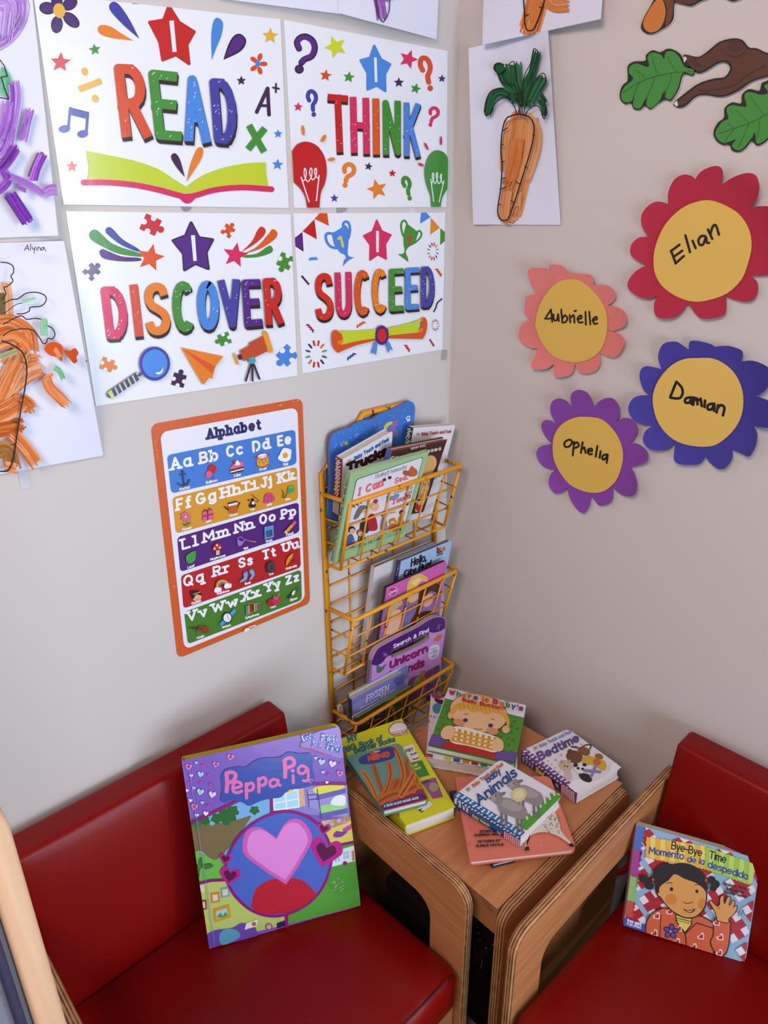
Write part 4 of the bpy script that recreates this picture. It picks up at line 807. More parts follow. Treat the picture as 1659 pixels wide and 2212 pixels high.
brush(ar, [(355, 1400), (300, 1520), (275, 1600)], 96, ['6a5474', '7c5c8c'], 2); brush(ar, [(358, 1400), (310, 1510), (275, 1620)], 74, ['9a50c0', 'b470d4', '8438ae'], 5)
brush(ar, [(70, 1600), (180, 1640), (290, 1700), (350, 1750)], 58, ['a672c8', 'bc90da', '9a60c0'], 6); brush(ar, [(140, 1690), (200, 1720)], 50, ['8a5ca4', 'a678c0'], 3); brush(ar, [(390, 1735), (440, 1720), (488, 1720)], 100, ['a874c4', 'bc90d4', '9a60bc'], 6); brush(ar, [(60, 1760), (140, 1880), (215, 1990)], 108, ['5c3c78', '6a4a84'], 2); brush(ar, [(70, 1765), (140, 1880), (215, 2000)], 82, ['7a2eae', '9448c4', '641c94'], 6)
done()
OR = ['d8783a', 'e08e54', 'cc6426', 'dc8244', 'e6a478']
ar, done = painting('white sheet with thick orange paint and a handwritten name, at the left edge', [(-150, 530), (138, 520), (223, 984), (-150, 1052)], lambda a, b: .004 + .030 * max(0, a - .62) / .38 * (1 - abs(2 * b - .95)) ** .8 if abs(2 * b - .95) < 1 else .004, cE, dens=7)
brush(ar, [(40, 560), (60, 700), (60, 860)], 90, ['e0a47c', 'e8b894', 'd8946a'], 5); brush(ar, [(0, 640), (10, 800)], 60, ['6a5a34', '7c6a3c'], 3); brush(ar, [(-60, 900), (60, 870), (140, 900), (220, 960), (240, 1090)], 120, OR, 8); brush(ar, [(-60, 1040), (100, 1000), (200, 1090)], 140, OR, 8); brush(ar, [(30, 1220), (150, 1200), (280, 1180)], 130, OR, 8)
brush(ar, [(60, 1420), (200, 1300), (310, 1250)], 110, ['dd9468', 'e4a884', 'd07c46'], 7); brush(ar, [(-40, 1500), (60, 1300), (160, 1100)], 150, OR, 9); brush(ar, [(150, 1480), (200, 1520), (225, 1560)], 110, ['c86a2c', 'd4803e', 'b8561e'], 5); brush(ar, [(-60, 1620), (60, 1560), (160, 1500)], 140, OR, 8); brush(ar, [(-40, 1720), (80, 1700), (150, 1680)], 120, ['bc5a1e', 'cc7030', 'a84c16'], 6); brush(ar, [(90, 1760), (180, 1860), (270, 1980)], 100, OR, 7); brush(ar, [(-40, 1880), (40, 1880), (80, 2000)], 120, ['a06a34', 'b87c40', '8c5826'], 6); brush(ar, [(20, 2000), (100, 2020)], 70, OR, 4); brush(ar, [(-20, 1140), (60, 1110), (110, 1090)], 46, ['9a9a68', 'aaa878', '8a8a5a'], 4)
BL = '2c2630'
ar.line([(-20, 390), (30, 395), (75, 420), (80, 470), (60, 500), (75, 540), (30, 580), (5, 590), (20, 640), (-10, 680)], 9, BL, True); ar.line([(0, 720), (60, 685), (115, 678), (180, 635), (260, 628), (325, 650), (338, 690), (300, 735), (215, 745), (205, 775), (160, 795), (110, 798)], 9, BL, True); ar.line([(0, 800), (50, 760), (110, 720), (160, 712)], 6, BL, True); ar.line([(0, 880), (110, 820), (150, 815), (185, 840), (250, 832), (310, 845), (330, 880), (385, 910), (408, 960), (385, 995), (352, 990), (340, 1025), (315, 1030), (285, 985), (240, 930), (160, 915), (60, 930), (0, 970)], 9, BL, True)
ar.line([(-10, 1010), (80, 1045), (150, 1100), (180, 1180), (185, 1280), (165, 1420), (145, 1520), (120, 1680), (95, 1850), (75, 1960), (40, 2030), (-20, 2040)], 12, BL, True)
for p in (((185, 1190), (145, 1175)), ((148, 1495), (115, 1490)), ((120, 1660), (75, 1648)), ((98, 1830), (65, 1828))): ar.line(p, 7, BL)
brush(ar, [(150, 700), (200, 690), (250, 675)], 34, ['a8d4b4', '84c09a', 'b8dcc2'], 5); brush(ar, [(320, 840), (318, 900), (320, 970)], 56, ['9ad0ac', '7cc094', 'aedabc'], 5); brush(ar, [(400, 1220), (440, 1250), (470, 1310)], 44, ['7cc096', '62b082', '96cca8'], 5)
ar.blob([(318, 1075), (345, 1030), (410, 1018), (462, 1050), (465, 1100), (455, 1170), (420, 1140), (360, 1120)], 'cc5218'); brush(ar, [(400, 1070), (440, 1140)], 40, ['dc7a3a', 'e08e58'], 3); ar.blob([(468, 1085), (520, 1085), (560, 1065), (588, 1105), (572, 1135), (578, 1170), (550, 1185), (510, 1140)], 'c44c14'); ar.ell(651, 1168, 8, 7, 'b84830')
brush(ar, [(330, 1300), (360, 1380), (430, 1450), (490, 1510)], 82, ['dc7832', 'e08c4c', 'd0661e', 'e4a070'], 7); brush(ar, [(330, 1285), (385, 1272)], 26, ['dc7c3c', 'e09458'], 3)
HW = '26242c'
ar.line([(155, 298), (180, 255), (190, 295)], 6, HW); ar.line([(162, 284), (190, 280)], 5, HW); ar.line([(205, 245), (203, 296)], 6, HW); ar.line([(216, 268), (222, 288), (236, 285), (240, 268), (232, 318)], 6, HW); ar.line([(252, 272), (252, 296)], 6, HW); ar.line([(262, 296), (264, 272), (270, 270), (280, 278), (282, 296)], 6, HW); ar.line([(306, 272), (290, 278), (288, 294), (304, 292), (310, 272), (325, 302)], 6, HW)
done()
ar, done = painting('top white sheet, mostly outside the photo, its lower edge dipping to the right sheet', [(455, -60), (742, -60), (735, 30), (468, -4)], lambda a, b: .004 + .012 * b * a, cB)
done()
ar, done = painting('top white sheet with a purple painted tip, above the THINK poster', [(730, -60), (950, -60), (943, 85), (731, 28)], lambda a, b: .006 + .016 * b * (.4 + .6 * math.sin(3 * a + .4)), cB, dens=8)
brush(ar, [(870, -60), (900, 60), (915, 150)], 92, ['8a5a9c', 'a06cb4', '6e4480'], 5); brush(ar, [(870, -40), (905, 60), (915, 165)], 66, ['a868be', 'b880cc', '9050a8'], 5); brush(ar, [(830, -40), (920, -10), (990, -30)], 60, ['9a5eb0', 'b07ac4'], 4)
ar.line([(850, -20), (865, 110), (900, 185), (925, 185), (965, 100), (970, -20)], 8, '4a3850', True)
done()
# leftovers of sticky tape
def scrap(label, pts, col, k, plane=WL, name='tape_scrap'):
    mb = MB(); q = [plane.at(k(p), .0003) for p in pts]; prism(mb, q, plane.N * .0009, ink(col, 'paper')); tag(mb.build(name, origin=sum(q, Vector()) / len(q)), label, 'tape')
scrap('small grey tape scrap in the gap below the READ poster', [(1010, 1158), (1075, 1160), (1060, 1178), (1040, 1185), (1022, 1178)], '8e8a90', cA)
scrap('grey tape scrap in the gap below the THINK poster', [(512, 1818), (606, 1818), (596, 1845), (566, 1850), (560, 1872), (515, 1870)], '9a9696', cB)
scrap('pale tape scrap near the right end of the gap below THINK', [(1140, 1816), (1190, 1816), (1212, 1860), (1145, 1860)], 'd2cdd0', cB)
scrap('grey mounting tab beside the lower right corner of SUCCEED', [(1502, 1418), (1545, 1415), (1552, 1450), (1538, 1515), (1495, 1515), (1492, 1470)], 'a39d9a', cD)
scrap('clear tape strip under the orange carrot painting', [(140, 2040), (215, 2028), (245, 2190), (165, 2200)], 'cac8d0', cE)

# ============================================================ RIGHT WALL
CO = ['d07c3c', 'd88a50', 'c46c2a', 'dc9662', 'cc7436']
ar, done = painting('white sheet with painted carrot reaching out of the photo, above the whole carrot sheet', [(1047, -90), (1312, -130), (1298, 41), (1042, 97)], lambda a, b: .004 + .028 * b * b * (.35 + .65 * abs(a - .45) * 1.6), cF, WR)
brush(ar, [(430, -120), (440, 0), (400, 160)], 110, CO, 8); brush(ar, [(480, -30), (530, 30), (600, 30)], 70, ['d8905c', 'e0a47a', 'cc7c44'], 5); brush(ar, [(420, 120), (400, 185)], 60, CO, 4)
ar.line([(365, -120), (378, 60), (380, 120), (392, 158), (410, 163), (430, 150), (460, 80), (490, -20), (510, -120)], 7, '2a2018', True); ar.line([(380, 88), (400, 76)], 5, '2a2018'); ar.line([(458, 38), (472, 44)], 5, '2a2018')
done()
ar, done = painting('white sheet with a whole orange carrot and dark green leaves, beside the room corner', [(1012, 104), (1184, 66), (1211, 486), (1022, 485)], lambda a, b: .004 + .018 * max(0, a - .75) / .25 * (1 - b) + .012 * max(0, .3 - a) / .3 * (1 - .5 * b), cF, WR, dens=6)
brush(ar, [(360, 610), (340, 700), (325, 900), (300, 1080), (285, 1150)], 100, ['d8935e', 'de9e6e', 'd0844c', 'cc7a40'], 9); brush(ar, [(420, 640), (415, 780), (370, 950), (330, 1120)], 70, ['d8935e', 'dfa273', 'd28a54'], 7); brush(ar, [(300, 650), (275, 800), (275, 900)], 46, ['dca070', 'd89660'], 4); brush(ar, [(400, 610), (450, 680), (445, 800), (395, 950)], 40, ['dda676', 'd8985e'], 4); brush(ar, [(345, 740), (330, 850), (300, 960)], 66, ['d0783a', 'd8864a', 'c86e30'], 6); brush(ar, [(290, 1000), (275, 1130), (310, 1170)], 50, ['d88a52', 'e09e6c'], 4); brush(ar, [(355, 1020), (345, 1090)], 40, ['e0aa7c', 'd8985e'], 3)
GR = ['1d5a34', '2a6c42', '164826', '3a7a50', '225f3a']
brush(ar, [(270, 360), (290, 420), (330, 460)], 70, GR, 6); brush(ar, [(340, 345), (345, 440), (370, 540)], 56, GR, 6); brush(ar, [(455, 280), (430, 380), (400, 440), (385, 560)], 40, GR, 6); brush(ar, [(440, 420), (410, 500), (390, 560)], 50, GR, 5); brush(ar, [(490, 410), (450, 480), (420, 540)], 46, GR, 5); brush(ar, [(330, 510), (260, 490), (215, 530), (202, 600)], 50, GR, 6); brush(ar, [(340, 500), (345, 530)], 60, ['123e20', '1c5030'], 3); brush(ar, [(470, 530), (495, 570), (500, 610)], 32, GR, 4); brush(ar, [(480, 500), (505, 540)], 26, GR, 3); ar.ell(262, 362, 30, 28, '1c5834')
BK = '241c18'
ar.line([(310, 620), (290, 650), (276, 720), (272, 800), (278, 880), (270, 1000), (256, 1090), (256, 1130), (270, 1158), (290, 1163), (312, 1150), (345, 1060), (400, 890), (435, 770), (447, 690), (440, 645), (420, 620), (385, 610), (350, 608), (310, 622)], 7, BK, True)
for p in (((278, 696), (306, 678)), ((440, 712), (450, 718)), ((274, 770), (286, 764)), ((280, 858), (290, 852)), ((398, 880), (410, 888)), ((272, 946), (298, 940)), ((352, 960), (374, 975)), ((268, 1000), (300, 988)), ((326, 1058), (340, 1070)), ((258, 1082), (270, 1078))): ar.line(p, 5, BK)
for p in ([(360, 608), (340, 560), (300, 520), (250, 540), (215, 600), (195, 615), (188, 590), (200, 520), (230, 480), (290, 470)], [(370, 608), (360, 500), (340, 450), (280, 440), (262, 400), (240, 370), (250, 345), (290, 345)], [(310, 350), (340, 330), (352, 380), (360, 440), (385, 500)], [(385, 610), (385, 490), (400, 400), (430, 340), (445, 270), (460, 268), (468, 290), (440, 380), (430, 420)], [(392, 608), (430, 470), (480, 400), (505, 398), (508, 440), (480, 490)], [(400, 608), (440, 565), (475, 570), (500, 630), (510, 600), (505, 540), (490, 515)], [(376, 608), (372, 540)]): ar.line(p, 5, BK, True)
done()
def cutout(name, label, cat, outline, k, col, thick=.0022, off=.004):
    pl = Plane((-off, 0, 0), (-1, 0, 0)); q = [pl.at(k(p)) for p in outline]; mb = MB(); prism(mb, q, -pl.N * thick, ink(col, 'satin'), ink('e8e4e0', 'paper'))
    return Art(mb, pl, k, 'satin'), lambda: tag(mb.build(name, origin=sum(q, Vector()) / len(q)), label, cat)
BKL = '1c1614'
def leafart(label, o, inner, main, side, group):
    ar, done = cutout('leaf_cutout', label, 'wall decoration', o, cF, BKL); ar.poly(inner, '3c8a34')
    ar.line(main, 6, '2f5f28', True)
    for p in side: ar.line(p, 4, '2f5f28', True)
    ob = done(); ob['group'] = group
    return ob
o = catmull([(1278, 375), (1262, 400), (1215, 395), (1190, 470), (1150, 530), (1118, 527), (1085, 545), (1040, 578), (1012, 560), (985, 580), (950, 575), (935, 545), (905, 550), (878, 522), (878, 480), (895, 445), (915, 430), (918, 400), (918, 350), (950, 325), (1010, 320), (1015, 290), (1050, 265), (1090, 275), (1125, 258), (1160, 262), (1200, 290), (1225, 345), (1258, 355)])
i_ = catmull([(1270, 376), (1258, 393), (1210, 385), (1183, 465), (1148, 522), (1118, 515), (1122, 482), (1105, 490), (1085, 535), (1042, 570), (1018, 552), (1022, 515), (1008, 528), (985, 570), (952, 567), (948, 540), (955, 515), (935, 535), (905, 540), (886, 520), (886, 488), (905, 455), (942, 425), (945, 405), (925, 385), (930, 352), (965, 335), (1015, 352), (1032, 345), (1024, 300), (1050, 277), (1095, 290), (1110, 312), (1122, 275), (1158, 272), (1190, 300), (1218, 352), (1255, 362)])
leafart('green oak leaf cutout whose stem touches the brown branch, left of the branch', o, i_, [(1262, 378), (1180, 382), (1080, 400), (980, 435), (890, 490)], [[(1180, 382), (1150, 340), (1130, 300)], [(1080, 400), (1060, 350), (1050, 310)], [(1020, 420), (990, 390), (960, 370)], [(1150, 388), (1140, 440), (1110, 500)], [(1060, 410), (1040, 470), (1010, 530)], [(980, 438), (960, 480), (945, 530)]], 'oak leaf cutouts')
o = catmull([(1760, 380), (1700, 400), (1655, 425), (1625, 440), (1612, 478), (1560, 470), (1522, 498), (1515, 545), (1470, 540), (1430, 570), (1425, 620), (1392, 650), (1370, 700), (1385, 740), (1420, 765), (1455, 765), (1470, 795), (1510, 802), (1545, 780), (1575, 745), (1600, 768), (1640, 755), (1700, 700), (1760, 640), (1800, 500)])
i_ = catmull([(1760, 400), (1700, 415), (1660, 440), (1640, 455), (1660, 490), (1620, 500), (1560, 485), (1535, 505), (1545, 560), (1505, 560), (1470, 555), (1440, 575), (1450, 625), (1415, 645), (1382, 700), (1395, 735), (1425, 755), (1455, 748), (1490, 735), (1470, 765), (1480, 785), (1512, 792), (1540, 770), (1575, 725), (1590, 700), (1595, 745), (1605, 758), (1638, 745), (1695, 690), (1750, 635), (1790, 500)])
leafart('green oak leaf cutout cut by the right photo edge, below the brown branch', o, i_, [(1740, 540), (1659, 598), (1560, 650), (1400, 705)], [[(1640, 606), (1600, 560), (1570, 510)], [(1560, 650), (1520, 610), (1490, 580)], [(1480, 680), (1450, 650)], [(1620, 615), (1610, 680), (1600, 740)], [(1560, 650), (1530, 720), (1500, 780)], [(1480, 680), (1450, 720), (1430, 750)]], 'oak leaf cutouts')
o = catmull([(1212, 300), (1225, 288), (1290, 300), (1340, 270), (1400, 222), (1470, 203), (1522, 210), (1560, 250), (1600, 255), (1659, 280), (1740, 290), (1740, 390), (1659, 405), (1580, 430), (1500, 482), (1420, 512), (1330, 502), (1280, 512), (1225, 560), (1182, 568), (1160, 545), (1210, 500), (1290, 442), (1370, 415), (1430, 405), (1458, 362), (1440, 332), (1400, 335), (1330, 377), (1285, 385), (1225, 345)])
ar, done = cutout('branch_cutout', 'brown forked branch cutout with a round knot on the right wall', 'wall decoration', o, cF, BKL)
c = (1400, 360)
ar.poly(catmull([(1232, 296), (1290, 308), (1345, 278), (1403, 232), (1470, 212), (1518, 220), (1552, 258), (1600, 264), (1659, 290), (1735, 300), (1735, 380), (1655, 396), (1574, 422), (1494, 472), (1420, 502), (1328, 492), (1276, 504), (1222, 548), (1192, 556), (1186, 536), (1220, 506), (1294, 452), (1372, 426), (1438, 414), (1470, 362), (1448, 322), (1398, 324), (1328, 366), (1290, 374), (1240, 342)]), '55301f')
for p in (arc(1490, 240, 38, 30, 0, 300), arc(1490, 238, 24, 19, 40, 360), arc(1490, 238, 10, 8, 0, 270)): ar.line(p, 4, '331a10', True)
ar.line([(1650, 345), (1560, 390), (1480, 450), (1350, 480), (1290, 478)], 5, '331a10', True); ar.line([(1540, 270), (1500, 300), (1440, 290)], 4, '331a10', True); ar.line([(1250, 312), (1262, 335), (1300, 350)], 4, '331a10', True); ar.line([(1270, 306), (1290, 340), (1330, 352)], 4, '331a10', True)
ar.poly([(1212, 306), (1222, 296), (1232, 310), (1218, 332)], 'd8d2ca'); ar.poly([(1162, 545), (1180, 530), (1186, 558), (1174, 562)], 'd8d2ca')
done()
o = catmull([(1080, -40), (1040, 28), (1005, 90), (988, 140), (1000, 165), (1030, 180), (1065, 175), (1110, 150), (1140, 130), (1162, 95), (1168, 20), (1200, 22), (1258, 32), (1310, 6), (1400, -20), (1480, 8), (1560, -40), (1500, -90), (1300, -90), (1150, -80)])
ar, done = cutout('acorn_cutout', 'brown and orange acorn cutout hanging from twig at the top of the right wall', 'wall decoration', o, cF, BKL)
ar.blob([(1070, 0), (1036, 45), (1002, 112), (1008, 152), (1040, 172), (1085, 155), (1112, 105), (1118, 45), (1098, -5)], 'c8762c'); ar.blob([(1085, -30), (1110, 5), (1125, 45), (1118, 140), (1145, 112), (1158, 60), (1160, 0), (1140, -40)], '6a3c22'); ar.blob([(1170, -40), (1172, 8), (1255, 22), (1305, -6), (1400, -32), (1490, -4), (1540, -40), (1480, -80), (1300, -80)], '55301f')
done()

def flower(label, outline, disc, k, col, colr, strokes, wid, lift=.016, tilt=(0, 0)):
    """paper flower: petal sheet that curls away from the wall towards its tips, with a glued yellow disc"""
    pl = WR; ol = catmull([k(p) for p in outline], True, 4); dl = [k(p) for p in disc]
    cx = sum(p[0] for p in dl) / len(dl); cy = sum(p[1] for p in dl) / len(dl); rings = [.25, .5, .62, .74, .86, .94, 1.]; n = len(ol)
    rd = sum(math.dist(p, (cx, cy)) for p in dl) / len(dl)
    def H(x, y):
        d = max(0, math.dist((x, y), (cx, cy)) - rd * .95) / rd; a = math.atan2(y - cy, x - cx)
        return .006 + (lift + .006 * math.sin(3 * a + cx)) * min(1, d * 1.3) ** 1.7 + tilt[0] * (x - cx) / rd + tilt[1] * (y - cy) / rd
    vs = [pl.at((cx, cy), H(cx, cy))]
    for r_ in rings:
        for x, y in ol: q = (cx + (x - cx) * r_, cy + (y - cy) * r_); vs.append(pl.at(q, H(*q)))
    fs = [[0, 1 + i, 1 + (i + 1) % n] for i in range(n)]
    for j in range(len(rings) - 1):
        for i in range(n): a = 1 + j * n; fs.append([a + i, a + n + i, a + n + (i + 1) % n, a + (i + 1) % n])
    c = Vector(pl.at((cx, cy), .006)); m = len(vs); nb = [v - pl.N * .0005 for v in vs]
    if (vs[1] - vs[0]).cross(vs[2] - vs[0]).dot(pl.N) < 0: fs = [f[::-1] for f in fs]
    mb = MB(); mb.add(vs + nb, fs + [[m + x for x in f[::-1]] for f in fs], ink(col, 'paper'), True)
    t = thing('paper_flower', label, 'paper flower', c, 'name flowers on the right wall'); mb.build('petals', t)
    dp = Plane((-.0085, 0, 0), (-1, 0, 0)); mb = MB(); dq = catmull(dl, True, 3)
    class T:  # disc follows the tilt
        N = pl.N
        def put(s, p, h): return pl.at(p, .0085 + tilt[0] * (p[0] - cx) / rd + tilt[1] * (p[1] - cy) / rd) + pl.N * h
    ts_ = T(); prism(mb, [ts_.put(p, 0) for p in dq], -pl.N * .0006, ink(colr, 'paper')); ar = Art(mb, ts_, k, 'matte', start=2e-4)
    for s_ in strokes: ar.line(s_, wid * 1.3, '1a1614', len(s_) > 3)
    mb.build('flower_centre', t)
YC = 'dcb65c'
flower('large crimson paper flower with a yellow centre, upper right, bearing a five-letter handwritten name',
 [(1358, 178), (1358, 178), (1430, 130), (1520, 100), (1580, 115), (1603, 180), (1590, 260), (1545, 328), (1545, 328), (1600, 313), (1690, 320), (1750, 370), (1740, 450), (1690, 510), (1640, 535), (1640, 535), (1720, 560), (1760, 620), (1740, 700), (1680, 750), (1550, 762), (1550, 762), (1590, 800), (1592, 865), (1560, 915), (1500, 926), (1430, 908), (1392, 890), (1392, 890), (1388, 990), (1350, 1022), (1250, 1037), (1200, 1010), (1165, 960), (1145, 938), (1145, 938), (1100, 1000), (1040, 1032), (960, 1030), (930, 995), (930, 930), (952, 885), (952, 885), (900, 905), (830, 895), (772, 850), (757, 810), (790, 750), (840, 710), (880, 692), (880, 692), (820, 662), (778, 620), (782, 560), (830, 515), (890, 508), (890, 508), (850, 440), (848, 370), (890, 310), (950, 283), (1018, 298), (1018, 298), (1020, 220), (1060, 140), (1120, 110), (1170, 120), (1190, 142), (1190, 142), (1230, 90), (1300, 58), (1350, 60), (1370, 100)],
 [(925, 670), (940, 560), (1000, 430), (1100, 330), (1200, 285), (1290, 275), (1390, 310), (1480, 370), (1540, 470), (1553, 575), (1530, 680), (1490, 780), (1400, 870), (1280, 915), (1180, 925), (1080, 895), (990, 835), (940, 760)], cI, 'b02c44', YC,
 [[(1038, 598), (1068, 680)], [(1036, 602), (1092, 560)], [(1052, 640), (1110, 598)], [(1066, 680), (1120, 632)], [(1130, 500), (1160, 608)], [(1176, 535), (1196, 582)], [(1258, 505), (1232, 505), (1214, 530), (1222, 560), (1245, 556), (1262, 512), (1268, 545), (1282, 548)], [(1275, 462), (1302, 522)], [(1290, 495), (1305, 445), (1325, 435), (1338, 470), (1345, 495)]], 12)
dy = 1068.5
flower('small salmon pink paper flower with a yellow centre, below the carrot sheet',
 [(288, 742), (288, 742), (255, 690), (340, 695), (378, 737), (378, 737), (450, 748), (520, 753), (543, 785), (540, 818), (540, 818), (620, 820), (670, 850), (683, 890), (665, 925), (632, 948), (632, 948), (690, 960), (740, 990), (753, 1040), (735, 1085), (655, 1118), (655, 1118), (700, 1128), (740, 1170), (730, 1220), (690, 1275), (640, 1280), (580, 1255), (580, 1255), (585, 1310), (565, 1360), (510, 1385), (450, 1380), (420, 1320), (420, 1320), (412, 1370), (380, 1400), (320, 1410), (285, 1395), (285, 1325), (285, 1325), (240, 1355), (180, 1360), (140, 1345), (150, 1295), (185, 1225), (185, 1225), (130, 1220), (80, 1190), (58, 1140), (75, 1080), (110, 1050), (145, 1045), (145, 1045), (102, 1010), (98, 960), (105, 900), (140, 880), (172, 875), (172, 875), (135, 800), (117, 740), (140, 710), (200, 708), (250, 715)],
 [(168, 1060), (190, 960), (240, 870), (310, 800), (400, 780), (470, 800), (550, 870), (610, 960), (628, 1050), (620, 1150), (585, 1235), (520, 1290), (430, 1315), (340, 1300), (270, 1265), (210, 1190), (175, 1110)], cI, 'da7c78', 'd8b258',
 [[(230, 1035), (268, 975), (276, 1055)], [(243, 1036), (274, 1030)], [(284, 1005), (288, 1042), (306, 1042), (314, 1005), (318, 1050)], [(334, 975), (341, 1060)], [(341, 1035), (358, 1012), (374, 1034), (360, 1056), (342, 1058)], [(388, 1010), (392, 1058)], [(392, 1030), (412, 1010)], [(416, 1015), (419, 1060)], [(419, 986), (430, 982)], [(438, 1038), (464, 1030), (460, 1013), (440, 1030), (448, 1058), (472, 1056)], [(490, 990), (492, 1072)], [(514, 990), (521, 1070)], [(534, 1045), (562, 1038), (558, 1022), (538, 1038), (546, 1066), (566, 1064)]], 9, .014)
flower('dark blue paper flower with a yellow centre, below the crimson flower',
 [(1150, 165), (1150, 165), (1157, 114), (1200, 107), (1280, 125), (1320, 145), (1320, 145), (1400, 140), (1480, 163), (1498, 190), (1488, 240), (1488, 240), (1560, 235), (1640, 265), (1680, 310), (1660, 400), (1610, 450), (1580, 462), (1580, 462), (1660, 490), (1720, 540), (1720, 620), (1670, 665), (1565, 655), (1565, 655), (1590, 700), (1580, 780), (1540, 848), (1490, 832), (1430, 805), (1430, 805), (1430, 860), (1390, 920), (1345, 930), (1310, 910), (1275, 875), (1258, 845), (1258, 845), (1240, 880), (1200, 902), (1100, 900), (1058, 875), (1057, 820), (1065, 760), (1065, 760), (1020, 800), (950, 812), (890, 795), (857, 750), (870, 690), (920, 650), (920, 650), (850, 640), (790, 610), (762, 540), (790, 480), (840, 458), (900, 458), (900, 458), (860, 420), (835, 340), (845, 290), (880, 270), (940, 280), (975, 288), (975, 288), (955, 220), (965, 160), (1000, 120), (1070, 113), (1110, 135)],
 [(920, 500), (930, 420), (970, 340), (1040, 265), (1120, 225), (1210, 218), (1310, 222), (1400, 270), (1460, 340), (1495, 430), (1500, 520), (1480, 610), (1430, 690), (1350, 760), (1280, 785), (1180, 782), (1080, 755), (1000, 695), (945, 610)], cJ, '443e98', 'deb860',
 [[(1072, 370), (1032, 470)], [(1072, 370), (1105, 405), (1112, 445), (1090, 476), (1034, 472)], [(1160, 470), (1132, 478), (1130, 502), (1156, 502), (1170, 470), (1168, 512)], [(1186, 470), (1180, 518)], [(1184, 490), (1202, 475), (1208, 515)], [(1210, 492), (1228, 478), (1235, 526)], [(1256, 490), (1252, 532)], [(1302, 510), (1275, 520), (1275, 546), (1300, 544), (1315, 510), (1314, 556)], [(1340, 520), (1330, 566)], [(1336, 540), (1358, 520), (1380, 535), (1371, 586)]], 13, .022)
flower('purple paper flower with a yellow centre, lowest of the flowers on the right wall',
 [(405, 545), (405, 545), (392, 470), (410, 435), (450, 422), (500, 440), (530, 490), (540, 540), (540, 540), (570, 500), (620, 475), (670, 480), (705, 530), (705, 590), (682, 632), (682, 632), (720, 605), (770, 605), (815, 640), (820, 690), (800, 740), (775, 760), (775, 760), (830, 770), (880, 810), (892, 850), (870, 890), (778, 920), (778, 920), (800, 950), (820, 1020), (812, 1080), (780, 1105), (720, 1095), (665, 1050), (665, 1050), (665, 1110), (640, 1150), (580, 1165), (550, 1135), (527, 1100), (527, 1100), (515, 1160), (480, 1212), (440, 1195), (400, 1140), (380, 1090), (375, 1050), (375, 1050), (340, 1080), (290, 1085), (255, 1040), (255, 990), (275, 950), (308, 935), (308, 935), (240, 925), (195, 890), (173, 830), (200, 785), (272, 768), (272, 768), (230, 720), (205, 660), (215, 625), (250, 615), (298, 635), (298, 635), (265, 570), (268, 510), (300, 480), (340, 480), (380, 505)],
 [(278, 800), (290, 710), (340, 640), (420, 600), (500, 595), (590, 610), (660, 670), (710, 750), (730, 840), (715, 930), (680, 1010), (610, 1070), (540, 1082), (470, 1070), (390, 1030), (330, 960), (290, 880)], cJ, '8446a2', 'dab458',
 [[(378, 742), (355, 760), (358, 785), (382, 786), (402, 762), (396, 744), (378, 742)], [(416, 755), (408, 842)], [(416, 772), (436, 758), (446, 782), (415, 797)], [(471, 758), (460, 826)], [(462, 806), (482, 790), (491, 826)], [(505, 812), (530, 815), (528, 799), (506, 806), (510, 832), (531, 834)], [(566, 782), (555, 850)], [(587, 815), (580, 857)], [(622, 835), (600, 845), (600, 868), (618, 862), (632, 836), (625, 890)]], 10, .014)

